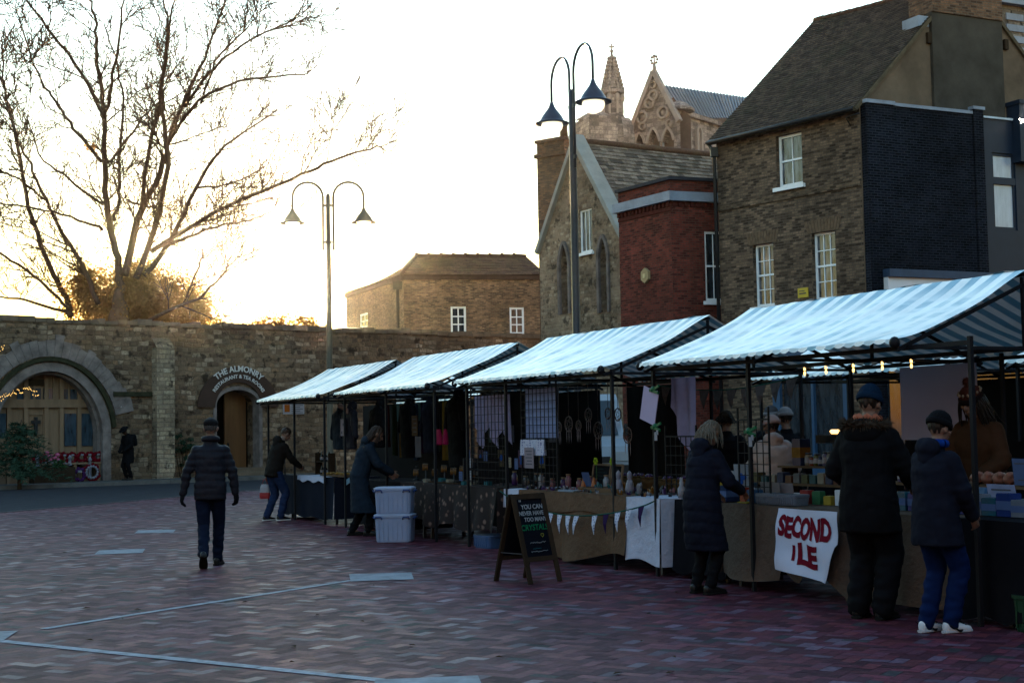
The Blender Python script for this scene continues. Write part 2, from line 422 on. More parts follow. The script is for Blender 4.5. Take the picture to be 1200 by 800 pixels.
def tiles(mb, e0, e1, r0, r1, tw=.18, ch=.11, thick=.016, sag=0., seed=1):
    """courses of tiles from eave e0-e1 up to ridge r0-r1"""
    rg = random.Random(seed)
    n = (e1-e0).cross(r0-e0).normalized()
    if n.z < 0: n = -n
    Lh = ((r0-e0).length+(r1-e1).length)/2; nc = max(2, int(Lh/ch))
    for j in range(nc):
        k0 = j/nc; k1 = min(1., (j+1.25)/nc)
        a = e0.lerp(r0, k0); b = e1.lerp(r1, k0); c = e0.lerp(r0, k1); d = e1.lerp(r1, k1)
        W = (b-a).length; nt_ = max(1, int(W/tw)); off = (j % 2)*.5/nt_
        dz = Vector((0, 0, -sag*sin(pi*(j/nc))))
        for i in range(-1, nt_):
            x0 = max(0, i/nt_+off); x1 = min(1, (i+1)/nt_+off-.006/W)
            if x1-x0 < .15/nt_: continue
            def sg(x): return Vector((0, 0, -sag*sin(pi*x)))
            lift = thick*1.5 + rg.uniform(0, .008); sk = rg.uniform(-.006, .006)
            up = (c-a).normalized()*sk
            p = [a.lerp(b, x0)+n*lift+up+sg(x0), a.lerp(b, x1)+n*(lift+rg.uniform(-.003, .003))+up+sg(x1), c.lerp(d, x1)+n*.004+sg(x1), c.lerp(d, x0)+n*.004+sg(x0)]
            g = rg.random(); col = (g, g, g)
            mb.quad(*p, col=col); mb.quad(p[0]-n*thick, p[1]-n*thick, p[1], p[0], col=col)
    return n
def mortar_bed(mb, e0, e1, r0, r1, off=-.01, sag=0.):
    def fn(x, y): return e0.lerp(e1, x).lerp(r0.lerp(r1, x), y) + Vector((0, 0, off-sag*sin(pi*x)))
    mb.grid(fn, 8, 2, smooth=False)

# ---------------------------------------------------------------- ground
m, nt, b, out = newmat('ground_tarmac'); M_ground = m
c = ramp(nt, noisen(nt, coord(nt), .7, 7, .7), [(.3, (.035, .034, .036)), (.7, (.06, .058, .06))])
L(nt, c, b.inputs['Base Color']); b.inputs['Roughness'].default_value = .8
mb = MB(); mb.quad((-900, -200, -.03), (900, -200, -.03), (900, 1600, -.03), (-900, 1600, -.03))
tag(mb.build('ground', M_ground), kind='structure')
# bricks: herringbone of single bricks over a sand bed
E0 = gnd(0, 600); E1 = gnd(340, 570); Ed = (E1-E0).normalized(); En = Vector((Ed.y, -Ed.x, 0))      # plaza lies on +En side
PA = math.atan2(1667, 1036)   # direction of one family of pale lines
def brick_paving():
    rg = random.Random(3); w = .098; ax = Vector((cos(PA), sin(PA), 0)); ay = Vector((-sin(PA), cos(PA), 0))
    mb = MB(); o = Vector((-2, 14, 0))
    pal = [(.185, .040, .062), (.150, .033, .054), (.21, .048, .062), (.12, .030, .050), (.16, .048, .078)]
    def ok(p):
        if (p-E0).dot(En) < .22: return False
        q = p-A0; t = q.dot(rv)
        return t < 3.2 and p.y > 6.5 and p.x > -(.40*p.y+2.5) and p.x < .36*p.y+2.5
    for i in range(-330, 330):
        for j in range(-330, 330):
            q = (i-j) % 4
            if q == 0: x0, y0, x1, y1 = i, j, i+2, j+1
            elif q == 3: x0, y0, x1, y1 = i, j, i+1, j+2
            else: continue
            ctr = o + ax*((x0+x1)/2*w) + ay*((y0+y1)/2*w)
            if not ok(ctr): continue
            g = .0020; k = rg.random()
            pz = noise.noise(Vector((ctr.x*.35, ctr.y*.35, 0)))
            pt = .08 + .24*max(0, pz)
            c = rg.choice(pal); s_ = rg.uniform(.55, 1.4)
            if k < pt: c = (.165, .098, .145); s_ = rg.uniform(.75, 1.5)
            elif k < pt+.05: c = (.07, .06, .068)
            c = tuple(min(1, a*s_) for a in c)
            z0 = rg.uniform(-.0006, .0006); tx = rg.gauss(0, .006); ty = rg.gauss(0, .006)
            vs = []
            for (x, y) in ((x0*w+g, y0*w+g), (x1*w-g, y0*w+g), (x1*w-g, y1*w-g), (x0*w+g, y1*w-g)):
                p = o + ax*x + ay*y; r = p-ctr
                vs.append(Vector((p.x, p.y, z0 + tx*r.x + ty*r.y)))
            mb.add(vs, [(0, 1, 2, 3)], 0, False, c)
    return mb
m, nt, b, out = newmat('paver'); M_paver = m
at_ = nt.nodes.new('ShaderNodeAttribute'); at_.attribute_name = 'Col'
oc = coord(nt)
c = mixc(nt, 1., at_.outputs['Color'], ramp(nt, noisen(nt, oc, 25, 5, .7), [(.3, .20), (.7, .64)]), 'MULTIPLY')
big = noisen(nt, oc, .5, 6, .65)
c = mixc(nt, 1., c, ramp(nt, big, [(.3, .65), (.7, 1.2)]), 'MULTIPLY')
L(nt, c, b.inputs['Base Color'])
L(nt, ramp(nt, at_.outputs['Fac'], [(.04, .66), (.2, .40)]), b.inputs['Roughness']); b.inputs['Specular IOR Level'].default_value = .08; b.inputs['Specular Tint'].default_value = (1., .72, .95, 1)
bumpn(nt, noisen(nt, oc, 60, 4, .7), b, .4, .004)
tag(brick_paving().build('brick_paving', M_paver), kind='structure')
m, nt, b, out = newmat('joint_sand'); 
L(nt, ramp(nt, noisen(nt, coord(nt), 3, 5), [(.3, (.03, .014, .018)), (.7, (.055, .028, .034))]), b.inputs['Base Color']); b.inputs['Roughness'].default_value = .9
far = E0 + Ed*42
mb = MB(); mb.add([Vector((p.x, p.y, -.008)) for p in (E0-Ed*30, E0-Ed*30+En*70, far+En*70, far)], [(0, 1, 2, 3)])
tag(mb.build('paving_bed', m), kind='structure')

M_pale = mat('pale_slab', (.23, .23, .25), .65, .45, 9, .15)
M_slab = mat('grey_slab', (.18, .185, .205), .6, .45, 4, .15)
def strip(name, p, q, w, m=M_pale, z=.005, seg=.9):
    mb = MB(); d = (q-p); Ln = d.length; d.normalize(); n = Vector((-d.y, d.x, 0)); k = max(1, int(Ln/seg))
    for i in range(k):
        a = p + d*(Ln*i/k+.004); b_ = p + d*(Ln*(i+1)/k-.004); h = Vector((0, 0, z+random.uniform(-.001, .0015)))
        mb.quad(a-n*w/2+h, b_-n*w/2+h, b_+n*w/2+h, a+n*w/2+h)
    return tag(mb.build(name, m), kind='structure')
strip('paving_line', gnd(-40, 747), gnd(447, 797), .10)
strip('paving_line', gnd(50, 737), gnd(412, 680), .085)
def slab(pts, m=M_slab):
    mb = MB(); mb.add([gnd(*p)+Vector((0, 0, .007)) for p in pts], [(0, 1, 2, 3)])
    tag(mb.build('paving_slab', m), kind='structure')
slab([(110, 650), (167, 648), (170, 643), (116, 645)]); slab([(157, 625), (203, 624), (206, 620.5), (162, 621.5)])
slab([(411, 681.5), (485, 679), (482, 671), (409, 673)]); slab([(437, 806), (565, 803), (560, 792), (440, 797)])
slab([(-20, 760), (5, 750), (21, 739.5), (-30, 741)])
# road, kerb and pavement along the wall
WP = at(0, 500, 47.); WQ = at(400, 500, 55.)
WALL = Fac(WP, WQ-WP)
rp = [E0-Ed*30-En*.02, far-En*.02, WALL.P(45, 0, 2.2), WALL.P(-30, 0, 2.2)]
m = mat('asphalt', (.05, .05, .056), .8, .3, 2.5, .3)
mb = MB(); mb.add([Vector((p.x, p.y, -.004)) for p in rp], [(0, 1, 2, 3)]); tag(mb.build('road', m), kind='structure')
mb = MB()
for i in range(60):
    a = E0 + Ed*(-18+i*1.0); mb.box(a + En*.1 + Ed*.5 + Vector((0, 0, -.02)), (.99, .16, .06), rz=math.atan2(Ed.y, Ed.x))
tag(mb.build('paving_edge', mat('edge_stone', (.09, .085, .09), .6, .3, 3)), kind='structure')
mb = MB()
for i in range(70): WALL.box(mb, -30+i*1.0, -30+i*1.0+.99, -.05, .12, 2.02, 2.2)
tag(mb.build('kerb', mat('kerb_stone', (.17, .165, .16), .75, .3, 3)), kind='structure')
mb = MB(); WALL.box(mb, -30, 42, -.02, .115, 0.2, 2.02)
tag(mb.build('pavement', mat('pavement_slabs', (.06, .058, .055), .8, .4, 1.2, .2)), kind='structure')
# ---------------------------------------------------------------- text
def text_mb(txt, size, bold=0., ext=.002, align='CENTER', bend=None, shear=0.):
    cu = bpy.data.curves.new('t', 'FONT'); cu.body = txt; cu.size = size; cu.extrude = ext; cu.offset = bold; cu.align_x = align; cu.align_y = 'CENTER'; cu.shear = shear
    cu.resolution_u = 3
    o = bpy.data.objects.new('t', cu); C.objects.link(o)
    dg = bpy.context.evaluated_depsgraph_get(); dg.update()
    me = bpy.data.meshes.new_from_object(o.evaluated_get(dg))
    mb = MB(); vs = []
    for q in me.vertices:
        p = q.co.copy()
        if bend:      # wrap round a circle of radius bend, baseline y
            r_ = bend + p.y; t = p.x/bend; p = Vector((r_*sin(t), r_*cos(t), p.z))
        vs.append(p)
    mb.add(vs, [tuple(q.vertices) for q in me.polygons])
    bpy.data.objects.remove(o); bpy.data.curves.remove(cu); bpy.data.meshes.remove(me)
    return mb

# ---------------------------------------------------------------- old stone wall with arch and doorway
wall = thing('stone_wall', 'long old rubble stone wall across the far side of the square, with a wide arch and a doorway', 'wall', WALL.P(0, 0))
aL, _ = WALL.px(-8, 500); aR, _ = WALL.px(122, 500); zA = WALL.px(58, 433)[1]; aC = (aL+aR)/2; aW = (aR-aL)/2; zS = 1.75
dL, _ = WALL.px(253, 500); dR, _ = WALL.px(304, 500); zD = WALL.px(278, 456)[1]; dC = (dL+dR)/2; dW = (dR-dL)/2; dS = zD-dW*.62
def archh(a, c, w, zs, top, pw=2.):
    k = abs(a-c)/w
    return None if k >= 1 else zs + (top-zs)*max(0, 1-k**pw)**.55
def wtop(a):
    return 5.56 + .06*noise.noise(Vector((a*.8, 3, 0))) + .05*noise.noise(Vector((a*3, 1, 0)))
a_end = WALL.px(665, 400)[0]
As = sorted({*[-22+i*.5 for i in range(int((a_end+22)/.5)+1)], *[aC+aW*k/14 for k in range(-14, 15)], *[dC+dW*k/8 for k in range(-8, 9)]})
mb = MB(); TH = .95
for a, b_ in zip(As[:-1], As[1:]):
    m_ = (a+b_)/2; z0 = [-.1, -.1]; inn = None
    for (c_, w_, s_, t_) in ((aC, aW, zS, zA), (dC, dW, dS, zD)):
        if abs(m_-c_) < w_:
            z0 = [archh(a, c_, w_, s_, t_) or s_, archh(b_, c_, w_, s_, t_) or s_]; inn = 1
    mb.quad(WALL.P(a, z0[0]), WALL.P(b_, z0[1]), WALL.P(b_, wtop(b_)), WALL.P(a, wtop(a)))
    mb.quad(WALL.P(a, wtop(a)), WALL.P(b_, wtop(b_)), WALL.P(b_, wtop(b_), -TH), WALL.P(a, wtop(a), -TH))
    mb.quad(WALL.P(b_, z0[1], -TH), WALL.P(a, z0[0], -TH), WALL.P(a, wtop(a), -TH), WALL.P(b_, wtop(b_), -TH))
    if inn: mb.quad(WALL.P(b_, z0[1]), WALL.P(a, z0[0]), WALL.P(a, z0[0], -TH), WALL.P(b_, z0[1], -TH))
for a, s_, sg in ((aL, zS, 1), (aR, zS, -1), (dL, dS, 1), (dR, dS, -1)):
    q = [WALL.P(a, -.1), WALL.P(a, -.1, -TH), WALL.P(a, s_, -TH), WALL.P(a, s_)]
    mb.quad(*(q if sg < 0 else q[::-1]))
mb.quad(WALL.P(a_end, -.1), WALL.P(a_end, -.1, -TH), WALL.P(a_end, 5.5, -TH), WALL.P(a_end, 5.5))
mb.build('masonry', M_rubble, wall)
# coping stones, jagged
mb = MB(); a = -22.
while a < a_end-.5:
    w_ = random.uniform(.25, .6); h = random.uniform(.05, .16)
    WALL.box(mb, a, a+w_-.015, wtop(a)-.06, wtop(a)+h, -TH-.04, .05); a += w_
mb.build('coping', M_ashlar_dark, wall)
# arch dressings
def arch_ring(mb, c_, w_, s_, t_, wid, o0, o1, n, jit=.0, legs=True, mi=0, span=1.):
    pts = []
    for i in range(n+1):
        k = -span + 2*span*i/n; th = k*pi/2; x = sin(th)
        pts.append((c_+w_*x, s_ + (t_-s_)*max(0, 1-abs(x)**2)**.55))
    for i in range(n):
        (x0, y0), (x1, y1) = pts[i], pts[i+1]
        def nrm(j):
            p = pts[max(0, j-1)]; q = pts[min(n, j+1)]; d = Vector((q[0]-p[0], q[1]-p[1])).normalized(); return Vector((-d.y, d.x))
        n0 = nrm(i); n1 = nrm(i+1); ww = wid*(1+random.uniform(-jit, jit)); oo = o1*(1+random.uniform(-jit, jit)*.5)
        e = .02 if jit else 0.
        P = [(x0+(x1-x0)*e, y0+(y1-y0)*e), (x1-(x1-x0)*e, y1-(y1-y0)*e), (x1+n1.x*ww-(x1-x0)*e, y1+n1.y*ww), (x0+n0.x*ww+(x1-x0)*e, y0+n0.y*ww)]
        mb.prism([WALL.P(p[0], p[1], o0) for p in P], WALL.n, oo-o0, mi)
    if legs:
        for sg in (-1, 1):
            x = c_+w_*sg; z = .1
            while z < s_-.05:
                h = min(random.uniform(.28, .4) if jit else 9, s_-z)
                WALL.box(mb, min(x, x+sg*wid), max(x, x+sg*wid), z, z+h-(.012 if jit else 0), o0, o1, mi); z += h
mb = MB(); arch_ring(mb, aC, aW-.06, zS, zA-.05, .30, -.5, .03, 26, 0.)
mb.build('arch_moulding', M_ashlar, wall)
mb = MB(); arch_ring(mb, aC, aW-.16, zS, zA-.14, .16, -.62, -.22, 26, 0.); mb.build('inner_arch_moulding', M_ashlar, wall)
mb = MB(); arch_ring(mb, aC, aW+.26, zS+.1, zA+.29, .14, -.02, .12, 26, 0., legs=False, span=.97); mb.build('drip_mould', mat('mossy_stone', (.05, .05, .03), .95, .5, 5, .5), wall)
mb = MB(); arch_ring(mb, aC, aW+.42, zS+.3, zA+.45, .62, -.02, .05, 27, .22, legs=False, span=.9); mb.build('voussoirs', M_ashlar, wall)
# string course and buttress
mb = MB(); a1 = WALL.px(132, 460)[0]; a2 = WALL.px(178, 460)[0]; zc = WALL.px(150, 462)[1]
WALL.box(mb, a1, a2-.02, zc-.07, zc+.09, -.02, .09); mb.build('string_course', MATS['mossy_stone'], wall)
b0 = WALL.px(178, 500)[0]; b1 = WALL.px(199, 500)[0]; zb = WALL.px(188, 408)[1]
mb = MB(); WALL.box(mb, b0, b1, -.05, zb, -.02, .42)
v_ = [WALL.P(b0, zb, .42), WALL.P(b1, zb, .42), WALL.P(b1, zb+.35, .0), WALL.P(b0, zb+.35, .0)]; mb.quad(*v_)
mb.build('buttress', rubblemat('buttress_stone', [(.2, .15, .1), (.28, .22, .15), (.16, .12, .08), (.3, .25, .18)], (.13, .1, .075), .42, .16, .8, .5), wall)
# timber screen in the arch
mb = MB(); so_ = -.72
mb.quad(*[WALL.P(a, z, so_) for a, z in ((aL-.3, -.1), (aR+.3, -.1), (aR+.3, zA+.2), (aL-.3, zA+.2))])
zT = WALL.px(60, 467)[1]; zT2 = WALL.px(60, 477)[1]
WALL.box(mb, aL-.2, aR+.2, zT2, zT, so_, so_+.12)            # transom
mull = [WALL.px(x, 500)[0] for x in (18, 38, 62, 80, 101, 120)]
for a in mull: WALL.box(mb, a-.07, a+.07, .0, zA+.1, so_, so_+.10)
for x in (2, 48, 71): 
    a = WALL.px(x, 500)[0]; WALL.box(mb, a-.035, a+.035, zT, zA+.1, so_, so_+.07)
for x in (89, 110):
    a = WALL.px(x, 445)[0]; WALL.box(mb, a-.03, a+.03, zT, zA, so_, so_+.07)
scr = mb.build('timber_screen', M_oak, wall)
M_paneblue = pane_mat('dark_blue_glass', (.02, .035, .05))
for (x0, y0, x1, y1) in ((84, 484, 98, 522), (104, 484, 118, 522), (4, 484, 15, 512), (44, 454, 56, 470), (59, 454, 70, 470), (81, 455, 89, 470), (91, 455, 101, 470), (103, 458, 112, 470), (28, 455, 41, 470)):
    A_, Z1 = WALL.px(x0, y0); B_, Z0 = WALL.px(x1, y1)
    mb = MB(); WALL.box(mb, A_, B_, Z0, Z1, so_+.02, so_+.045); mb.build('pane', M_paneblue, scr)
mb = MB(); A_, Z1 = WALL.px(40, 484); B_, Z0 = WALL.px(60, 513)
for q in ((A_, A_+.05, Z0, Z1), (B_-.05, B_, Z0, Z1), (A_, B_, Z1-.05, Z1)): WALL.box(mb, *q, so_+.02, so_+.05)
mb.build('door_panel', M_oak, scr)
mb = MB(); cx, cz1 = WALL.px(49.5, 488); _, cz0 = WALL.px(49.5, 508); zq = WALL.px(49, 494)[1]; hw = (WALL.px(55, 494)[0]-WALL.px(44, 494)[0])/2
WALL.box(mb, cx-.055, cx+.055, cz0, cz1, so_+.06, so_+.12); WALL.box(mb, cx-hw, cx+hw, zq-.055, zq+.055, so_+.065, so_+.115)
mb.build('cross', M_iron, scr)
mb = MB(); A_, Z1 = WALL.px(41, 443); B_, Z0 = WALL.px(60, 451); WALL.box(mb, A_, B_, Z0, Z1, so_+.02, so_+.08); mb.build('vent', M_wood_dark, scr)
# doorway: dark passage, leaf, sign
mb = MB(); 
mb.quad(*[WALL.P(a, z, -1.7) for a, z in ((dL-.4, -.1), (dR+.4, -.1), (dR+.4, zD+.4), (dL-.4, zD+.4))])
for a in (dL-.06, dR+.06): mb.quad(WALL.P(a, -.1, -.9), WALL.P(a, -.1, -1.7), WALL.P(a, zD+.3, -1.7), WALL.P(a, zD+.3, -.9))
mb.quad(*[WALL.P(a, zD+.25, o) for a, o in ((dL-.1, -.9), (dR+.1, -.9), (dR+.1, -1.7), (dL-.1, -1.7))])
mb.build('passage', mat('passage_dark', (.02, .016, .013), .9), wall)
mb = MB(); WALL.box(mb, dC-.02, dR-.02, .15, zD+.1, -1.12, -1.04); lf = mb.build('door', mat('brown_door', (.20, .09, .035), .5, .25, 4, stretch=(1, 1, .1)), wall)
mb = MB(); WALL.box(mb, dC+.08, dC+.13, 1.15, 1.3, -1.04, -.98); mb.build('handle', M_iron, lf)
mb = MB(); arch_ring(mb, dC, dW-.02, dS, zD-.02, .13, -.5, .035, 14, 0.); mb.build('doorway_moulding', M_ashlar, wall)
for i in range(2):
    mb = MB(); WALL.box(mb, dL-.15-.2*(1-i), dR+.15+.2*(1-i), .115+.14*i, .115+.14*(i+1), -.4 if i else -.1, .75-.35*i); mb.build('step', M_ashlar_dark, wall)
sg_ = thing('arched_sign', 'dark brown arched sign with white THE ALMONRY lettering over the doorway', 'sign', WALL.P(dC, zD, .04))
mb = MB(); aw = dW+.14; 
pts = []
for i in range(25):
    th = -pi/2*.98 + pi*.98*i/24; pts.append(th)
Ro = aw+.62
cz_ = zD-aw*.80
for i in range(24):
    t0, t1 = pts[i], pts[i+1]
    P = [(aw*.93*sin(t0), aw*.93*cos(t0)), (aw*.93*sin(t1), aw*.93*cos(t1)), (Ro*sin(t1), Ro*.93*cos(t1)), (Ro*sin(t0), Ro*.93*cos(t0))]
    mb.prism([WALL.P(dC+p[0], cz_+.12+p[1], .04) for p in P][::-1], WALL.n, .05)
mb.build('board', mat('sign_brown', (.065, .035, .025), .5, .2, 3), sg_)
TM = Matrix((WALL.d, Vector((0, 0, 1)), WALL.n)).transposed().to_4x4()
M_letter = mat('white_letters', (.42, .42, .42), .5, .05)
def arctext(t, size, rad, bold): 
    mb = text_mb(t, size, bold, .01, bend=rad)
    mb.xf(Matrix.Translation(WALL.P(dC, cz_+.10, .105)) @ TM); return mb
arctext('THE ALMONRY', .30, aw+.44, .006).build('lettering', M_letter, sg_)
arctext('RESTAURANT & TEA ROOMS', .185, aw+.16, .003).build('small_lettering', M_letter, sg_)
# notices on the wall
def notice(px0, py0, px1, py1, m1, label, F_=WALL, o=.01, name='notice_board'):
    A_, Z1 = F_.px(px0, py0); B_, Z0 = F_.px(px1, py1)
    t = thing(name, label, 'sign', F_.P((A_+B_)/2, Z0, o)); mb = MB(); F_.box(mb, A_, B_, Z0, Z1, o, o+.03); mb.build('board', m1, t); return t, A_, B_, Z0, Z1
M_red = mat('red_paint', (.40, .03, .035), .5, .15, 4); M_paper = mat('paper', (.62, .6, .66), .7, .06, 4)
M_orange = mat('orange_print', (.6, .16, .03), .6, .15, 4); M_ink = mat('grey_ink', (.12, .12, .15), .7)
t, A_, B_, Z0, Z1 = notice(137, 467, 147, 480, M_red, 'small red notice with pale crest marks on wall right of the arch')
mb = MB(); w_ = B_-A_; h_ = Z1-Z0
for dx, dz, sx, sz in ((.25, .62, .12, .4), (.5, .5, .1, .62), (.75, .62, .12, .4), (.5, .78, .5, .07), (.38, .3, .2, .08), (.66, .28, .18, .08)):
    WALL.box(mb, A_+w_*(dx-sx/2), A_+w_*(dx+sx/2), Z0+h_*(dz-sz/2), Z0+h_*(dz+sz/2), .042, .048+dx*.002)
mb.build('crest', M_fasc, t)
t, A_, B_, Z0, Z1 = notice(331, 472, 356, 485, M_paper, 'white wall notice with an orange square behind the farthest stall')
mb = MB(); WALL.box(mb, A_+.06, A_+.28, Z0+.08, Z1-.06, .042, .05); mb.build('orange_square', M_orange, t)
mb = MB()
for i in range(5): WALL.box(mb, A_+.36, B_-.06-(i % 2)*.12, Z1-.1-.07*i, Z1-.075-.07*i, .042, .048)
mb.build('printed_lines', M_ink, t)
# handrail by the doorway
hr = thing('handrail', 'black iron handrail right of the wall doorway', 'handrail', WALL.P(dR+.45, .115, .5))
for o in (.25, 1.1):
    mb = MB(); mb.tube([WALL.P(dR+.45, .1, o), WALL.P(dR+.45, 1.15-(o-.25)*.25, o)], .022, 6); mb.build('post', M_iron, hr)
mb = MB(); mb.tube([WALL.P(dR+.45, 1.18, .0), WALL.P(dR+.45, 1.15, .25), WALL.P(dR+.45, .94, 1.1), WALL.P(dR+.45, .85, 1.2)], .025, 6); mb.build('rail', M_iron, hr)

# ---------------------------------------------------------------- yellow brick house
HP = at(1016, 400, 34.6); dh = Vector((.607, -.794, 0))
HOUSE = Fac(HP, dh)                    # a = 0 at the near corner, negative to the left
hl = HOUSE.px(846, 400)[0]; zE = HOUSE.px(930, 138)[1]
house = thing('brick_house', 'tall yellow brick house with white sash windows and steep tiled roof', 'house', HOUSE.P(hl/2, 0))
wins = []
for (x0, y0, x1, y1) in ((909, 158, 941, 217), (882, 287, 908, 358), (951, 273, 981, 350)):
    A_, Z1 = HOUSE.px(x0, y0+1); B_, Z0 = HOUSE.px(x1, y1)
    _, Z1b = HOUSE.px(x1, y0-4); _, Z0b = HOUSE.px(x0, y1+2)
    wins.append((A_, B_, (Z0+Z0b)/2, (Z1+Z1b)/2))
sA, sZ1 = HOUSE.px(922, 440); sB, _ = HOUSE.px(990, 440)
shop = (HOUSE.px(918, 500)[0], HOUSE.px(992, 500)[0], .6, 2.9)
mb = MB(); HOUSE.wall(mb, hl, 0, -.1, zE, wins+[shop], .2)
gd = Vector((.904, .427, 0)); GAB = Fac(HOUSE.P(0, 0), gd)
k_ap = GAB.px(1132, 0)[0]; zR = GAB.px(1132, -28)[1]; gW = 2*k_ap
pB = GAB.P(gW, 0); back = Fac(pB, -dh); side = Fac(HOUSE.P(hl, 0)+gd*gW, -gd)
mb.quad(back.P(0, -.1), back.P(-hl, -.1), back.P(-hl, zE), back.P(0, zE)); mb.quad(side.P(0, -.1), side.P(gW, -.1), side.P(gW, zE), side.P(0, zE))
mb.add([side.P(0, zE), side.P(gW, zE), side.P(k_ap, zR)], [(0, 1, 2)])
mb.build('brick_walls', M_yellowbrick, house)
mb = MB(); mb.add([GAB.P(0, -.1), GAB.P(gW, -.1), GAB.P(gW, zE), GAB.P(k_ap, zR), GAB.P(0, zE)], [(0, 1, 2, 3, 4)]); mb.build('rendered_gable', M_render, house)
# chimney breast and stack on the gable
c0 = GAB.px(1090, 60)[0]; c1 = GAB.px(1172, 60)[0]; zst = GAB.px(1132, 20)[1]
mb = MB(); GAB.box(mb, c0, c1, 0, zst-.02, -.1, .1); mb.build('chimney_breast', M_soot, house)
mb = MB(); GAB.box(mb, c0+.01, c1-.01, zst-.02, zst+2.2, -.75, .14); GAB.box(mb, c0-.06, c1+.06, zst+2.2, zst+2.4, -.82, .21); ch = mb.build('chimney', M_chimbrick, house)
mb = MB(); GAB.box(mb, c0-.35, c0-.02, GAB.px(1080, 24)[1]-.15, GAB.px(1080, 24)[1]+.12, -.6, .02); mb.build('lead_flashing', M_bluegrey, house)
for x, y in ((1087, 40), (1177, 48)):
    a, z = GAB.px(x, y); mb = MB(); GAB.box(mb, a-.06, a+.06, z-.25, z+.02, .0, .09); mb.build('purlin_end', M_wood_dark, house)
# roof
ov = .22; e0 = HOUSE.P(hl-.12, zE-.16, ov); e1 = HOUSE.P(.05, zE-.16, ov); r1 = GAB.P(k_ap, zR+.06, 0)+dh*.05; r0 = HOUSE.P(hl-.12, 0)+gd*k_ap+Vector((0, 0, zR+.06))
f0 = HOUSE.P(hl-.12, zE-.16, 0)+gd*(gW+.2); f1 = GAB.P(gW+.2, zE-.16)+dh*.05
mb = MB(); tiles(mb, e0, e1, r0, r1, .17, .105, .018, .10, 5); tiles(mb, f1, f0, r1, r0, .17, .2, .018, .1, 6)
roof = mb.build('roof', M_tile, house)
mb = MB(); mortar_bed(mb, e0, e1, r0, r1, -.02, .1); mortar_bed(mb, f1, f0, r1, r0, -.02, .1)
for (p, q) in ((e1, r1), (f1, r1), (e0, r0)): mb.bar(p+Vector((0, 0, -.06)), q+Vector((0, 0, -.06)), .07, .09)
mb.bar(e0+Vector((0, 0, -.05)), e1+Vector((0, 0, -.05)), .05, .1)
mb.build('verge', mat('verge_mortar', (.16, .125, .085), .9, .4, 5), house)
mb = MB()
for i in range(16):
    p = r0.lerp(r1, i/16); q = r0.lerp(r1, (i+.97)/16); z_ = Vector((0, 0, -.1*sin(pi*i/16)-.03)); mb.tube([p+z_, q+z_], .1, 8)
mb.build('ridge_tiles', M_tile3, roof)
mb = MB(); g0 = HOUSE.P(hl-.1, zE-.20, ov+.06); g1 = HOUSE.P(.02, zE-.20, ov+.06); mb.tube([g0, g1], .055, 8); mb.build('gutter', M_iron, house)
mb = MB(); 
mb.tube([g0+Vector((.05, 0, 0)), HOUSE.P(hl+.02, zE-.5, .12), HOUSE.P(hl+.02, .1, .1)], .05, 8); mb.box(HOUSE.P(hl+.02, zE-.45, .12), (.2, .2, .25)); mb.build('downpipe', M_iron, house)
# windows
HOUSE.window(house, *wins[0], 2, 2, M_white, M_glass_curt, o=-.12, fw=.07)
for w_ in wins[1:]: HOUSE.window(house, *w_, 3, 4, M_white, M_glass_curt, o=-.12, fw=.06)
# brick heads, string course, plaque
for w_ in wins[1:]:
    n_ = 11; mb = MB()
    for i in range(n_):
        k = (i+.5)/n_-.5; a = (w_[0]+w_[1])/2 + k*(w_[1]-w_[0]+.25); 
        P0_ = (a-.04, w_[3]+.005); lean = k*.22
        mb.prism([HOUSE.P(a-.042, w_[3]+.004, 0), HOUSE.P(a+.042, w_[3]+.004, 0), HOUSE.P(a+.042+lean, w_[3]+.33, 0), HOUSE.P(a-.042+lean, w_[3]+.33, 0)], HOUSE.n, .012)
    mb.build('brick_arch_head', mat('head_brick', (.11, .074, .05), .9, .4, 9), house)
zc_ = HOUSE.px(930, 227)[1]
mb = MB(); HOUSE.box(mb, hl+.01, -.01, zc_-.11, zc_+.04, -.02, .035); mb.build('string_course', brickmat('string_brick', (.13, .085, .058), (.07, .045, .03), (.09, .07, .05)), house)
t, A_, B_, Z0, Z1 = notice(936, 338, 948, 348, mat('yellow_plaque', (.42, .30, .03), .5, .1, 4), 'small yellow plaque on brick house between two lower sash windows', HOUSE, name='wall_plaque')
mb = MB(); HOUSE.box(mb, A_+.05, B_-.05, Z0+.09, Z0+.12, .042, .046); HOUSE.box(mb, A_+.05, B_-.1, Z0+.16, Z0+.18, .042, .046); mb.build('printed_lines', M_ink, t)
# iron bracket near the corner
mb = MB(); a, z = HOUSE.px(1004, 137); mb.tube([HOUSE.P(a-.2, z, 0), HOUSE.P(a-.2, z, .18), HOUSE.P(a+.25, z+.02, .2)], .02, 6); mb.tube([HOUSE.P(a-.2, z-.18, 0), HOUSE.P(a-.2, z+.01, .18)], .015, 6); mb.build('bracket', M_iron, house)
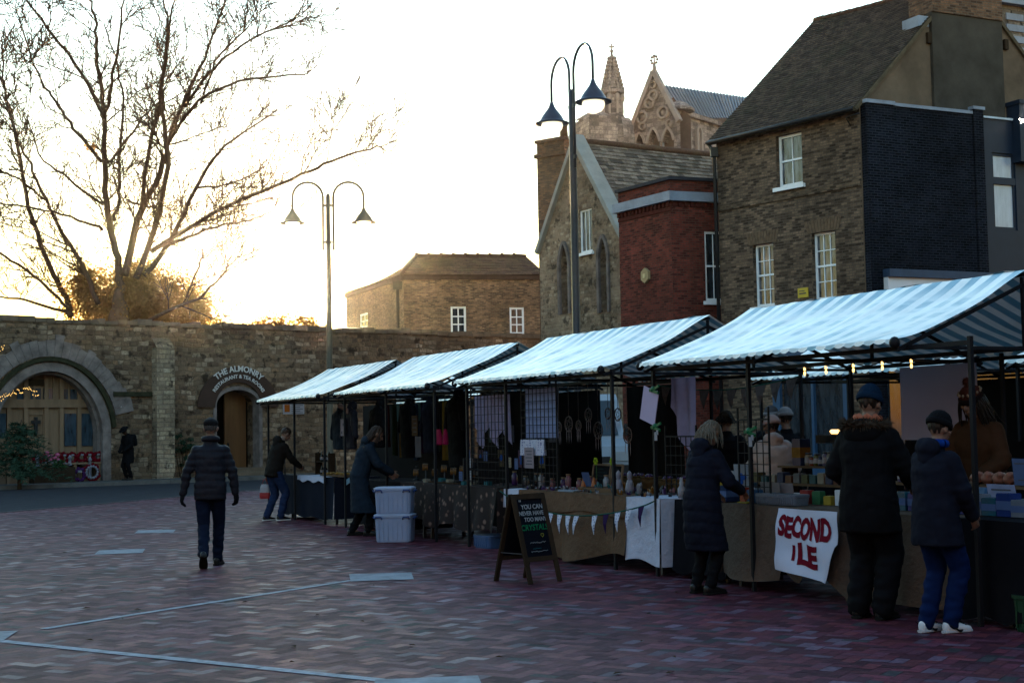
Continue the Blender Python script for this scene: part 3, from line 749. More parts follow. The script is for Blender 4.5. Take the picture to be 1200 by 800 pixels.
# blue shop front of the ground floor
M_blue = mat('blue_shopfront', (.022, .055, .11), .45, .12, 3)
sf = thing('shop_front', 'bright blue painted shop front at ground floor of brick house', 'shop front', HOUSE.P(-.8, 0, .06))
mb = MB(); a0_, a1_ = shop[0], shop[1]
HOUSE.box(mb, a0_-.25, a0_, 0, 3.1, 0, .1); HOUSE.box(mb, a1_, a1_+.25, 0, 3.1, 0, .1); HOUSE.box(mb, a0_-.25, a1_+.25, 3.1, 3.5, 0, .16); HOUSE.box(mb, a0_, a1_, 0, .6, -.1, .08)
mb.build('frame', M_blue, sf)
mb = MB(); HOUSE.box(mb, a0_, a1_, .6, 3.1, -.12, -.06); mb.build('display_window', M_glass_dark, sf)
mb = MB(); HOUSE.box(mb, (a0_+a1_)/2-.04, (a0_+a1_)/2+.04, .6, 3.1, -.06, .04); mb.build('mullion', M_blue, sf)

# ---------------------------------------------------------------- black brick shop
BLK = Fac(GAB.P(0.03, 0, .2), gd)
kb = BLK.px(1153, 200)[0]; zB = BLK.px(1080, 128)[1]
bk = thing('black_brick_shop', 'black painted brick shop block built against the rendered house gable', 'shop', BLK.P(kb/2, 0))
kp = BLK.px(1049, 200)[0]; zB0 = BLK.px(1030, 122)[1]
mb = MB(); BLK.box(mb, 0, kp, 0, zB0, -.19, .02); BLK.box(mb, kp, kb, 0, zB, -.19, .0); BLK.box(mb, kb-.32, kb, 0, zB+.12, -.19, .05)
mb.build('brick_walls', M_blackbrick, bk)
mb = MB(); BLK.box(mb, -.03, kp+.02, zB0, zB0+.09, -.22, .07); BLK.box(mb, kp+.02, kb-.34, zB, zB+.08, -.22, .05); BLK.box(mb, kb-.36, kb+.03, zB+.12, zB+.2, -.22, .1); mb.build('coping', M_bluegrey, bk)
z1 = BLK.px(1036, 316)[1]; z0 = BLK.px(1036, 325)[1]; a_ = BLK.px(1034, 320)[0]
mb = MB(); BLK.box(mb, a_, kb+4, z0, z1, 0, .28); mb.build('blue_cornice', mat('dull_blue_paint', (.05, .09, .17), .5, .2, 3), bk)
mb = MB(); BLK.box(mb, a_+.02, kb+4, z0-.9, z0-.003, 0, .18); mb.build('white_fascia', M_fasc, bk)
mb = MB(); BLK.box(mb, a_+.02, kb+4, 0, z0-.9, 0, .1); mb.build('shop_window', M_glass_dark, bk)
# navy clad block to the right
zN = BLK.px(1170, 140)[1]
nv = thing('navy_block', 'navy clad building with a tall pale window at right edge', 'building', BLK.P(kb+2, 0))
mb = MB(); wa, wz1 = BLK.px(1163, 181); wb, wz0 = BLK.px(1193.5, 268); wz1b = BLK.px(1192, 178)[1]; wz0b = BLK.px(1165, 271)[1]
wh = (wa, wb, (wz0+wz0b)/2, (wz1+wz1b)/2)
BLK.wall(mb, kb+.005, kb+5.5, 0, zN, [wh], .14, o=-.02)
BLK.box(mb, kb, kb+6, 0, zN-.05, -4.5, -.4); mb.build('cladding', M_navy, nv)
kq = BLK.px(1187, 150)[0]; zq_ = BLK.px(1190, 124)[1]
mb = MB(); BLK.box(mb, kq, kb+6, zN-1.1, zq_, -.3, .25); BLK.box(mb, kq-.03, kb+6.03, zq_, zq_+.1, -.33, .3); mb.build('parapet', M_navy, nv)
w_ = BLK.window(nv, *wh, 1, 1, M_navy, M_glass_blind, o=-.06, fw=.07, sill=False)
mb = MB(); zm = BLK.px(1178, 212)[1]; BLK.box(mb, wh[0], wh[1], zm-.09, zm+.09, -.13, -.03); mb.build('transom', M_navy, w_)
mb = MB(); BLK.box(mb, kb+.03, kq-.02, zN, zN+.05, -1.2, .04); mb.build('roof_edge', mat('pale_lead', (.35, .42, .5), .4, .2, 2), nv)
# tower with white band behind, top right
TW = Fac(at(1168, 200, 52), Vector((.9, .43, 0)))
tw = thing('stone_tower', 'stone and brick tower glimpsed behind chimney at top right corner', 'tower', TW.P(2, 0))
zt = TW.px(1180, 6)[1]
mb = MB(); TW.box(mb, 0, 6, 0, zt, -4, 0); mb.build('tower_walls', rubblemat('tower_stone', [(.14, .11, .09), (.22, .19, .16), (.1, .08, .07)], (.1, .085, .07), .5, .22, .6, .5), tw)
mb = MB(); TW.box(mb, -.25, 6.2, zt, zt+.35, -4.2, .25); mb.build('cornice', M_bluegrey, tw)
mb = MB(); zs_ = TW.px(1195, 40)[1]
for i in range(5): TW.box(mb, .75, 1.6, zs_-1.2+i*.42, zs_-.95+i*.42, 0, .05)
mb.build('louvres', M_bluegrey, tw)

# ---------------------------------------------------------------- red brick building
RC = at(790, 400, 39.); RL = Fac(RC, Vector((.517, -.856, 0))); RR = Fac(RC, Vector((.94, .34, 0)))
al = RL.px(726, 300)[0]; zP = RL.px(757, 218)[1]
rb = thing('red_brick_building', 'dark red brick building with stone cornice left of the yellow house', 'building', RC)
wh = (RR.px(826, 300)[0], RR.px(848, 300)[0], RR.px(836, 353)[1], RR.px(836, 271)[1])
mb = MB(); RL.wall(mb, al, 0, -.1, zP, []); RR.wall(mb, 0, 3.2, -.1, zP, [wh], .12)
lf_ = Fac(RL.P(al, 0), -RR.d); mb.quad(lf_.P(-3.2, -.1), lf_.P(0, -.1), lf_.P(0, zP), lf_.P(-3.2, zP))
mb.add([RL.P(al, zP-.3), RL.P(0, zP-.3), RR.P(3.2, zP-.3), RL.P(al, zP-.3)+RR.d*3.2], [(0, 1, 2, 3)])
mb.build('brick_walls', M_redbrick, rb)
zC = RL.px(757, 236)[1]
mb = MB(); RL.box(mb, al-.1, .16, zC-.16, zC+.1, -.02, .16); RR.box(mb, -.1, 3.2, zC-.158, zC+.098, -.02, .155); mb.build('cornice', M_bluegrey, rb)
mb = MB(); RL.box(mb, al-.06, .08, zP, zP+.09, -.25, .08); RR.box(mb, -.06, 3.2, zP+.002, zP+.088, -.25, .075); mb.build('parapet_coping', mat('dark_coping', (.07, .07, .085), .7, .2, 3), rb)
mb = MB()
i = 0; a = al
while a < -.02: RL.box(mb, a, a+.09, zC-.3, zC-.17, 0, .06); a += .18
a = .05
while a < 3.1: RR.box(mb, a, a+.09, zC-.3, zC-.17, 0, .06); a += .18
RL.box(mb, al, .03, zC-.42, zC-.32, -.01, .03)
mb.build('dentils', mat('dentil_brick', (.12, .035, .028), .9, .3, 6), rb)
RR.window(rb, *wh, 2, 2, M_white, M_glass_dark, o=-.05, fw=.07, sash=True)
t = thing('alarm_box', 'small pale yellow hexagonal alarm box on red brick wall', 'alarm box', RL.P(*RL.px(758, 323), 0))
a, z = RL.px(758, 323); mb = MB()
hx = [RL.P(a+.19*cos(pi/3*i+pi/6), z+.22*sin(pi/3*i+pi/6), .0) for i in range(6)]; mb.prism(hx, RL.n, .09); mb.build('casing', mat('alarm_cream', (.72, .55, .3), .4, .1, 3), t)
mb = MB(); RL.box(mb, a-.05, a+.05, z-.07, z+.05, .09, .11); mb.build('lens', mat('alarm_lens', (.85, .7, .4), .3, .1), t)

# ---------------------------------------------------------------- stone gabled building
GP = at(685, 400, 47.); GS = Fac(GP, Vector((.5, -.866, 0)))
g0 = GS.px(634, 380)[0]; g1 = GS.px(742, 380)[0]; ga, gz = GS.px(676, 166); ze0 = GS.px(636, 297)[1]; ze1 = GS.px(738, 292)[1]
gs = thing('stone_gabled_hall', 'rubble stone hall with steep gable, lancet windows and stone tiled roof', 'building', GS.P(ga, 0))
# masonry in strips with lancet niches
lan = []
for (x0, x1, yt, yb) in ((656, 668, 284, 368), (702, 714, 276, 366)):
    A_ = GS.px(x0, 330)[0]; B_ = GS.px(x1, 330)[0]; lan.append(((A_+B_)/2, (B_-A_)/2, GS.px((x0+x1)/2, yt)[1], GS.px((x0+x1)/2, yb)[1]))
def gtop(a):
    return ze0 + (gz-ze0)*(a-g0)/(ga-g0) if a < ga else gz + (ze1-gz)*(a-ga)/(g1-ga)
wA, wZ1 = GS.px(678.5, 247); wB, _ = GS.px(693.5, 247); wZ0 = GS.px(686, 296)[1]
As = sorted({g0, g1, ga, wA, wB, *[c_+w_*k/6 for c_, w_, _, _ in lan for k in range(-6, 7)]})
mb = MB()
for a, b_ in zip(As[:-1], As[1:]):
    m_ = (a+b_)/2; op = None
    for c_, w_, zt_, zb_ in lan:
        if abs(m_-c_) < w_:
            hh = lambda x: zt_ - w_*2.2*(1-max(0, 1-abs((x-c_)/w_)**1.6)**.7); op = (zb_, zb_, hh(a), hh(b_))
    if wA <= m_ <= wB: op = (wZ0, wZ0, wZ1, wZ1)
    if op:
        mb.quad(GS.P(a, -.1), GS.P(b_, -.1), GS.P(b_, op[1]), GS.P(a, op[0])); mb.quad(GS.P(a, op[2]), GS.P(b_, op[3]), GS.P(b_, gtop(b_)), GS.P(a, gtop(a)))
        mb.quad(GS.P(b_, op[3]), GS.P(a, op[2]), GS.P(a, op[2], -.3), GS.P(b_, op[3], -.3)); mb.quad(GS.P(a, op[0]), GS.P(b_, op[1]), GS.P(b_, op[1], -.3), GS.P(a, op[0], -.3))
    else: mb.quad(GS.P(a, -.1), GS.P(b_, -.1), GS.P(b_, gtop(b_)), GS.P(a, gtop(a)))
for c_, w_, zt_, zb_ in lan:
    for sg in (-1, 1):
        q = [GS.P(c_+w_*sg, zb_), GS.P(c_+w_*sg, zb_, -.3), GS.P(c_+w_*sg, zt_-w_*2.2, -.3), GS.P(c_+w_*sg, zt_-w_*2.2)]; mb.quad(*q)
for a in (wA, wB): mb.quad(GS.P(a, wZ0), GS.P(a, wZ0, -.3), GS.P(a, wZ1, -.3), GS.P(a, wZ1))
gdir = Vector((.86, .5, 0)); GL = 8.5
for a, z in ((g0, ze0), (g1, ze1)):
    p = GS.P(a, 0); q = p+gdir*GL; mb.quad(p+Vector((0, 0, -.1)), q+Vector((0, 0, -.1)), q+Vector((0, 0, z)), p+Vector((0, 0, z)))
mb.build('masonry', M_rubble2, gs)
for c_, w_, zt_, zb_ in lan:
    mb = MB(); GS.box(mb, c_-w_-.03, c_+w_+.03, zb_-.05, zt_+.05, -.34, -.3); mb.build('lancet_blocking', mat('lancet_plaster', (.42, .36, .33), .9, .2, 2), gs)
    mb = MB(); n_ = 10; pr = None
    for i in range(n_+1):
        x = c_+w_*(-1+2*i/n_); y = zt_ - w_*2.2*(1-max(0, 1-abs((x-c_)/w_)**1.6)**.7)
        if pr: mb.bar(GS.P(pr[0], pr[1], .02), GS.P(x, y, .02), .12, .1, up=GS.n)
        pr = (x, y)
    for sg in (-1, 1): mb.bar(GS.P(c_+w_*sg, zb_, .02), GS.P(c_+w_*sg, zt_-w_*2.1, .02), .12, .1, up=GS.n)
    mb.build('lancet_surround', M_ashlar, gs)
GS.window(gs, wA, wB, wZ0, wZ1, 3, 1, M_white, M_glass_curt, o=-.06, fw=.06, sash=False)
mb = MB()
for a, b_, z0_, z1_ in ((g0, ga, ze0, gz), (ga, g1, gz, ze1)):
    p = GS.P(a, z0_+.12, 0); q = GS.P(b_, z1_+.12, 0); d_ = (q-p).normalized(); mb.bar(p-d_*.1, q+d_*.05, .3 if a < ga-.01 else .55, .16, up=Vector((0, 0, 1))-d_*d_.z)
mb.build('gable_coping', mat('pale_coping', (.23, .225, .21), .8, .2, 2, .2), gs)
mb = MB(); P = lambda a, z, k: GS.P(a, z)+gdir*k
tiles(mb, P(g1+.15, ze1-.12, .3), P(g1+.15, ze1-.12, GL), P(ga, gz, .3), P(ga, gz, GL), .26, .18, .025, .03, 11)
tiles(mb, P(g0-.15, ze0-.12, GL), P(g0-.15, ze0-.12, .3), P(ga, gz, GL), P(ga, gz, .3), .3, .3, .025, .03, 12)
rf = mb.build('roof', M_tile2, gs)
mb = MB(); mortar_bed(mb, P(g1+.15, ze1-.12, .3), P(g1+.15, ze1-.12, GL), P(ga, gz, .3), P(ga, gz, GL), -.02, .03); mb.build('roof_bed', M_ashlar_dark, gs)
mb = MB(); mb.tube([P(ga, gz+.03, .25), P(ga, gz+.03, GL)], .11, 8); mb.build('ridge_tiles', M_tile3, rf)
# stack at the left of the gable
cs = thing('brick_chimney_stack', 'broad tall brown brick chimney stack left of stone gable', 'chimney', at(651, 400, 51.5))
q = Fac(at(651, 400, 51.5), Vector((.8, -.6, 0))); zz = q.px(650, 166)[1]
mb = MB(); q.box(mb, -.6, .62, 0, zz, -.8, .1); q.box(mb, -.68, .7, zz-.55, zz-.4, -.88, .18); q.box(mb, -.66, .68, zz, zz+.12, -.86, .16); mb.build('stack', M_chimbrick, cs)
mb = MB(); mb.lathe([(.16, 0), (.13, .45), (.17, .5)], q.P(.35, zz+.12, -.3), 10); mb.build('chimney_pot', mat('pot_clay', (.3, .2, .13), .8, .2), cs)

# ---------------------------------------------------------------- low brick range beyond the wall
LC = at(474, 400, 63.); LR = Fac(LC, Vector((.985, .17, 0))); LL = Fac(LC, Vector((.40, -.917, 0)))
l0 = LL.px(406, 360)[0]; lr = LR.px(640, 360)[0]; zE_ = LR.px(550, 322)[1]; zRg = LR.px(560, 298)[1]+.15
lb = thing('low_brick_range', 'low brown brick range with clay tiled hipped roof beyond the wall', 'building', LC)
wl = []
for (x0, y0, x1, y1) in ((528, 359, 546, 388), (597, 360, 614, 388)): wl.append((LR.px(x0, y0)[0], LR.px(x1, y0)[0], LR.px(x0, y1+4)[1], LR.px(x0, y0)[1]))
wl2 = [(LL.px(421, 366)[0], LL.px(431, 366)[0], LL.px(426, 392)[1], LL.px(426, 367)[1])]
mb = MB(); LR.wall(mb, 0, lr, -.1, zE_, wl, .12); LL.wall(mb, l0, 0, -.1, zE_, wl2, .12)
bk_ = Fac(LL.P(l0, 0), LR.d); mb.quad(bk_.P(lr, -.1), bk_.P(0, -.1), bk_.P(0, zE_), bk_.P(lr, zE_))
mb.build('brick_walls', M_lowbrick, lb)
for w_ in wl: LR.window(lb, *w_, 2, 3, M_white, M_glass_dark, o=-.05, fw=.09, bw=.05, sash=False)
LL.window(lb, *wl2[0], 2, 3, M_white, M_glass_dark, o=-.05, fw=.09, bw=.05, sash=False)
dv = -LL.d*(-l0)         # towards the back
dep = -l0; rgp = 2.1
e0 = LR.P(-.1, zE_, .12); e1 = LR.P(lr, zE_, .12); r0 = LR.P(1.3, zRg) - LL.d*rgp; r1 = LR.P(lr, zRg) - LL.d*rgp
b0_ = LL.P(l0, zE_, .12)
r2 = LL.P(l0+2.5, zRg-.75)+LR.d*1.5
mb = MB(); tiles(mb, e0, e1, r0, r1, .3, .22, .03, .02, 21); tiles(mb, b0_, e0, r2, r0, .3, .22, .03, .02, 22)
rf = mb.build('roof', M_tile3, lb)
mb = MB(); mortar_bed(mb, e0, e1, r0, r1, -.03, .02); mortar_bed(mb, b0_, e0, r2, r0, -.03, .02)
e2 = LR.P(lr, zE_)-LL.d*(2*rgp); b2 = LL.P(l0, zE_)+LR.d*3
mb.add([r0, r1, e2, LR.P(2, zE_)-LL.d*6], [(0, 1, 2, 3)]); mb.add([r2, r0, LR.P(2, zE_)-LL.d*6, b2], [(0, 1, 2, 3)]); mb.add([b0_, r2, b2], [(0, 1, 2)])
mb.build('roof_bed', mat('bed_clay', (.12, .07, .045), .9, .3, 3), lb)
mb = MB(); k = 9
for i in range(k):
    p = r0.lerp(r1, i/k); q = r0.lerp(r1, (i+1)/k); mb.tube([p+Vector((0, 0, .02)), q+Vector((0, 0, .0))], [.13, .11], 8); mb.ell(p+Vector((0, 0, .1)), .09, n=6)
mb.tube([r2, r0], .12, 8); mb.tube([e0, r0], .1, 8); mb.build('ridge_tiles', M_tile3, rf)
mb = MB(); mb.tube([LR.P(-.3, zE_-.35, .25), LR.P(-.3, .2, .15)], .07, 8); mb.box(LR.P(-.3, zE_-.5, .25), (.4, .3, .35)); mb.build('downpipe', M_wood_dark, lb)
mb = MB(); LR.box(mb, -.12, lr, zE_-.22, zE_-.02, 0, .1); LL.box(mb, l0, .1, zE_-.22, zE_-.021, 0, .1); mb.build('eaves_course', mat('eaves_brick', (.12, .07, .05), .9, .3, 5), lb)

# ---------------------------------------------------------------- cathedral
CF = Fac(at(767, 400, 150), Vector((.8, -.6, 0)))
ct = thing('cathedral', 'distant cathedral end with carved stone gable, turret and lead roof', 'cathedral', CF.P(0, 0))
ax_, az_ = CF.px(767, 84); bl = CF.px(733, 172)[0]; br_ = CF.px(797, 142)[0]; zbl = CF.px(733, 172)[1]; zbr = CF.px(797, 142)[1]
zbase = CF.px(765, 182)[1]
arcs = []
for (x, hw, yt) in ((750, 6.0, 156), (766, 7.5, 150.5), (783, 7., 150)):
    arcs.append((CF.px(x, 160)[0], (CF.px(x+hw, 160)[0]-CF.px(x-hw, 160)[0])/2, CF.px(x, yt)[1]))
def ctop(a): return az_ - (az_-zbl)*(ax_-a)/(ax_-bl) if a < ax_ else az_ - (az_-zbr)*(a-ax_)/(br_-ax_)
As = sorted({bl, br_, ax_, *[c_+w_*k/6 for c_, w_, _ in arcs for k in range(-6, 7)]})
As = [a for a in As if bl <= a <= br_]
mb = MB()
for a, b_ in zip(As[:-1], As[1:]):
    m_ = (a+b_)/2; lo = [0, 0]
    for c_, w_, zt_ in arcs:
        if abs(m_-c_) < w_:
            hh = lambda x: zt_ - w_*1.9*(1-max(0, 1-abs((x-c_)/w_)**1.5)**.75); lo = [hh(a), hh(b_)]
            mb.quad(CF.P(b_, lo[1]), CF.P(a, lo[0]), CF.P(a, lo[0], -1.2), CF.P(b_, lo[1], -1.2))
    mb.quad(CF.P(a, min(lo[0], ctop(a))), CF.P(b_, min(lo[1], ctop(b_))), CF.P(b_, ctop(b_)), CF.P(a, ctop(a)))
mb.build('gable', M_cath, ct)
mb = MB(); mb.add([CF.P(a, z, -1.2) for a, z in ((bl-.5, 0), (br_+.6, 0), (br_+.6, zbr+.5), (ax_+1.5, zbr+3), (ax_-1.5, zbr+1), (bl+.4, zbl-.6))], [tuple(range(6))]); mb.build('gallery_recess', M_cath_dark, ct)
for (c_, w_, zt_) in arcs[1:]:
    mb = MB(); CF.box(mb, c_+w_*.1, c_+w_*.75, zt_-w_*4, zt_-w_*1.6, -1.19, -1.1); mb.build('gallery_window', M_bluegrey, ct)
mb = MB()
for a, b_, z0_, z1_ in ((bl, ax_, zbl, az_), (ax_, br_, az_, zbr)):
    p = CF.P(a, z0_, .1); q = CF.P(b_, z1_, .1); d_ = (q-p).normalized(); mb.bar(p, q, .7, .45, up=Vector((0, 0, 1))-d_*d_.z)
for c_, w_, zt_ in arcs:
    pr = None
    for i in range(13):
        x = c_+w_*(-1+2*i/12); y = zt_ - w_*1.9*(1-max(0, 1-abs((x-c_)/w_)**1.5)**.75)
        if pr: mb.bar(CF.P(*pr, .1), CF.P(x, y, .1), .25, .2, up=CF.n)
        pr = (x, y)
mb.build('gable_moulding', mat('cathedral_trim', (.26, .205, .18), .9, .3, .6), ct)
for x, y, r_ in ((766.5, 112, .42), (762, 121, .45), (753, 138, .5), (777.5, 132, .5), (754, 148, .3), (785, 145, .3), (766, 99.5, .32)):
    a, z = CF.px(x, y); mb = MB(); Mx = Matrix((CF.d, Vector((0, 0, 1)), CF.n)).transposed()
    mb.lathe([(r_, .0), (r_*1.05, .3), (r_*1.45, .32), (r_*1.5, 0)], CF.P(a, z, 0), 10, M=Mx, caps=False); mb.lathe([(r_, .02), (.02, .03)], CF.P(a, z, 0), 10, M=Mx, mi=1)
    mb.build('carved_roundel', [MATS['cathedral_trim'], M_cath_dark], ct)
mb = MB(); top = CF.P(ax_, az_, 0)
mb.tube([top, top+Vector((0, 0, .8))], [.28, .14], 8); 
for k in range(8):
    t_ = 2*pi*k/8; mb.ell(top+Vector((CF.d.x*.38*cos(t_), CF.d.y*.38*cos(t_), 1.25+.45*sin(t_))), .16, n=6)
mb.tube([top+Vector((0, 0, .7)), top+Vector((0, 0, 1.85))], .09, 6); mb.build('gable_finial', MATS['cathedral_trim'], ct)
# lead roof going back from the gable
cdir = Vector((.60, .80, 0)).normalized()
q0 = CF.P(ax_, az_-.9*1.0, -.3); q0.z = at(777, 101, 151).z
rr = at(898, 118, 170.); q1 = Vector((rr.x, rr.y, 0)) ; q1.z = rr.z
q0 = at(772, 99.5, 151.5); e0 = at(797, 138, 149.); e1 = at(898, 139.5, 164.)
mb = MB(); nrm = (e1-e0).cross(q0-e0).normalized(); nrm = nrm if nrm.y < 0 else -nrm
mb.quad(e0, e1, q1, q0)
for i in range(34):
    k = i/33; mb.bar(e0.lerp(e1, k)+nrm*.05, q0.lerp(q1, k)+nrm*.05, .16, .16, up=nrm)
mb.quad(q0, q1, q1+Vector((4, 10, -9)), q0+Vector((4, 10, -9)))
mb.build('lead_roof', mat('lead_sheet', (.42, .44, .52), .45, .3, .25, .1), ct)
CB = Fac(at(797, 400, 148.5), Vector((e1.x-e0.x, e1.y-e0.y, 0)))
bw_ = (Vector((e1.x-e0.x, e1.y-e0.y, 0))).length; zw = CB.px(830, 139)[1]
mb = MB(); CB.wall(mb, 0, bw_, 0, zw, []); CB.box(mb, -.2, bw_, zw-.5, zw, 0, .35)
a = CB.px(806, 150)[0]
mb.build('aisle_wall', M_cath, ct)
for x, yt, ww in ((803.5, 150, 5.5), (817, 149, 5.5)):
    a, z = CB.px(x, yt); hw = ww*.085; mb = MB()
    CB.box(mb, a-hw*.7, a+hw*.7, z-5, z-.4, .02, .1, 1); pr = None
    for i in range(9):
        xx = a+hw*(-1+2*i/8); yy = z - hw*1.3*(1-max(0, 1-abs((xx-a)/hw)**1.7)**.7)
        if pr: mb.bar(CB.P(*pr, .2), CB.P(xx, yy, .2), .3, .35, up=CB.n)
        pr = (xx, yy)
    for sg in (-1, 1): mb.bar(CB.P(a+hw*sg, z-5, .2), CB.P(a+hw*sg, z-hw*1.2, .2), .28, .35, up=CB.n)
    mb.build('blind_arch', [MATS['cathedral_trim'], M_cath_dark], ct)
mb = MB(); tp = CB.P(1.2, zw, -.2); mb.lathe([(1.75, -.2), (1.7, .1), (.9, .7), (.15, 1.)], tp, 8, smooth=False); mb.build('turret_cap', M_cath, ct)
# pinnacle
pc = at(724.5, 400, 149); pz = lambda y: at(724.5, y, 149).z
pn = MB(); M_ = Matrix.Rotation(R(22.5), 3, 'Z')
pn.lathe([(2.4, 0), (2.4, pz(165)), (2.2, pz(150)), (1.9, pz(141)), (1.25, pz(140)), (1.2, pz(136)), (1.05, pz(135)), (1.05, pz(113)), (1.35, pz(110.5)), (1.35, pz(107)), (1.02, pz(106)), (.14, pz(64)), (.1, pz(60))], (pc.x, pc.y, 0), 8, smooth=False, M=M_)
pin = pn.build('pinnacle', M_cath, ct)
cr_ = MB()
for k in range(8):
    t_ = 2*pi*(k+.5)/8
    for j in range(9):
        kk = j/9; r_ = 1.08*(1-kk)+.16*kk; z_ = pz(106)*(1-kk)+pz(65)*kk
        cr_.ell((pc.x+cos(t_)*(r_+.1), pc.y+sin(t_)*(r_+.1), z_+.1), (.17, .17, .2), n=6)
    cr_.bar((pc.x+cos(t_)*1.08, pc.y+sin(t_)*1.08, pz(135)), (pc.x+cos(t_)*1.08, pc.y+sin(t_)*1.08, pz(112)), .22)
    cr_.ell((pc.x+cos(t_)*1.05, pc.y+sin(t_)*1.05, pz(116)), (.3, .3, .5), n=6)
cr_.build('crockets', MATS['cathedral_trim'], pin)
cr_ = MB(); zt_ = pz(60); cr_.bar((pc.x, pc.y, zt_-.3), (pc.x, pc.y, pz(51.5)), .16); cr_.bar((pc.x-.32, pc.y, pz(55)), (pc.x+.32, pc.y, pz(55)), .15); cr_.ell((pc.x, pc.y, zt_), .2, n=8); cr_.build('cross_finial', MATS['cathedral_trim'], pin)
mb = MB(); q = at(708, 400, 147); zq1 = at(708, 140, 147).z; mb.box((q.x-.3, q.y, zq1/2), (3.2, 4, zq1), rz=.3); mb.box((q.x+1.4, q.y+1.5, zq1/2-.3), (3, 3, zq1-.5), rz=.3); mb.lathe([(2.2, zq1), (.4, zq1+1.)], (q.x-.3, q.y, 0), 4, smooth=False); mb.build('corner_turret', M_cath, ct)
# ---------------------------------------------------------------- street lamps
M_lamp = mat('lamp_paint', (.022, .022, .028), .35, .2, 6, metal=.3); M_shade = mat('lamp_shade_paint', (.025, .03, .05), .35, .2, 6)
M_lampfar = mat('lamp_brown_green', (.06, .05, .035), .5, .2, 6)
E_white = emis('lamp_glow', (1., .88, .62), .165); E_soft = emis('lamp_glow_soft', (1., .68, .34), 1.6)
def lamp(label, base, zp, armdir, off, reach, apex, shade_top, m_pole, glow, globe):
    t = thing('street_lamp', label, 'street lamp', base, 0, 'two armed street lamps of the square')
    b = Vector(base); mb = MB()
    mb.lathe([(.16, 0), (.16, .9), (.12, 1.), (.085, 1.1), (.07, zp-1.5), (.06, zp), (.03, zp+.05)], b, 14); mb.build('pole', m_pole, t)
    d = Vector(armdir).normalized()
    for z in (zp-.28, zp-1.28): mb = MB(); mb.bar(b+d*(-off-.03)+Vector((0, 0, z)), b+d*(off+.03)+Vector((0, 0, z)), .05, .07); mb.build('bracket', m_pole, t)
    for sg in (1, -1):
        q = d*sg; pts = [b+q*off+Vector((0, 0, z)) for z in (zp-1.5, zp-.6)]
        r_ = (reach-off)/2; zc = zp+apex-r_
        for i in range(13):
            a = pi*i/12; pts.append(b+q*(off+r_-r_*cos(a))+Vector((0, 0, zc+r_*sin(a))))
        end = b+q*reach+Vector((0, 0, shade_top)); pts.append(end)
        mb = MB(); mb.tube(pts, .026 if globe else .034, 8); mb.build('arm', m_pole, t)
        mb = MB(); mb.lathe([(.028, .06), (.045, 0), (.07, -.06), (.12, -.13), (.19, -.22), (.235, -.30), (.255, -.34), (.345, -.372), (.345, -.386), (.24, -.38), (.03, -.33)], end, 24)
        sh = mb.build('lamp_shade', M_shade if globe else M_lampfar, t)
        mb = MB()
        if globe: mb.lathe([(.205, -.378), (.215, -.42), (.20, -.49), (.15, -.555), (.07, -.59), (.001, -.60)], end, 20, caps=False)
        else: mb.lathe([(.19, -.373), (.16, -.40), (.08, -.42), (.001, -.425)], end, 18, caps=False)
        mb.build('globe', glow, sh)
    return t
lb_ = at(677, 450, 27.2); lamp('two headed black street lamp with glowing white globes behind the stalls', (lb_.x, lb_.y, 0), at(673, 108, 27.2).z, (.37, -.93, 0), .1, .98, .80, at(673, 110, 27.2).z, M_lamp, E_white, True)
lb_ = at(386.5, 450, 38.3); lamp('slimmer street lamp with two plain bell shades against the bright sky', (lb_.x, lb_.y, 0), at(382, 229, 38.3).z, (1, .06, 0), .14, .96, .36, at(382, 245, 38.3).z, M_lampfar, E_soft, False)

# ---------------------------------------------------------------- trees and shrubs
M_bark = mat('bark', (.12, .075, .05), .9, .4, 6, .5, stretch=(1, 1, .3))
M_leafdark = mat('evergreen_leaf', (.035, .045, .018), .6, .45, 1.2, trans=.25)
M_leafwarm = mat('ivy_leaf_brown', (.17, .095, .03), .6, .5, 1.0, trans=.6)
M_conifer = mat('conifer_leaf', (.02, .04, .025), .6, .4, 1.5, trans=.15)
def leaf_mb(blobs, n, size, rg, droop=0., asp=1.8):
    """blobs: (centre, radii, weight); small leaf faces in uneven clumps through the volume"""
    mb = MB(); tot = sum(b[2] for b in blobs)
    for c, r, w in blobs:
        k = int(n*w/tot); cl = []
        for _ in range(max(4, k//45)):
            d = Vector((rg.gauss(0, 1), rg.gauss(0, 1), rg.gauss(0, 1))).normalized()*rg.uniform(.35, 1.05)
            cl.append((Vector((c[0]+d.x*r[0], c[1]+d.y*r[1], c[2]+d.z*r[2])), rg.uniform(.12, .3)))
        for _ in range(k):
            q, s_ = rg.choice(cl); rr = min(r)*s_*1.5
            p = q + Vector((rg.gauss(0, rr), rg.gauss(0, rr), rg.gauss(0, rr*.8)))
            a = Vector((rg.gauss(0, 1), rg.gauss(0, 1), rg.gauss(0, .8)-droop)).normalized()
            b = a.cross(Vector((rg.gauss(0, 1), rg.gauss(0, 1), rg.gauss(0, 1)))).normalized()
            l_ = size*rg.uniform(.6, 1.4)
            mb.add([p-a*l_/2, p+b*l_/asp/2, p+a*l_/2, p-b*l_/asp/2], [(0, 1, 2, 3)])
    return mb
TD = 54.
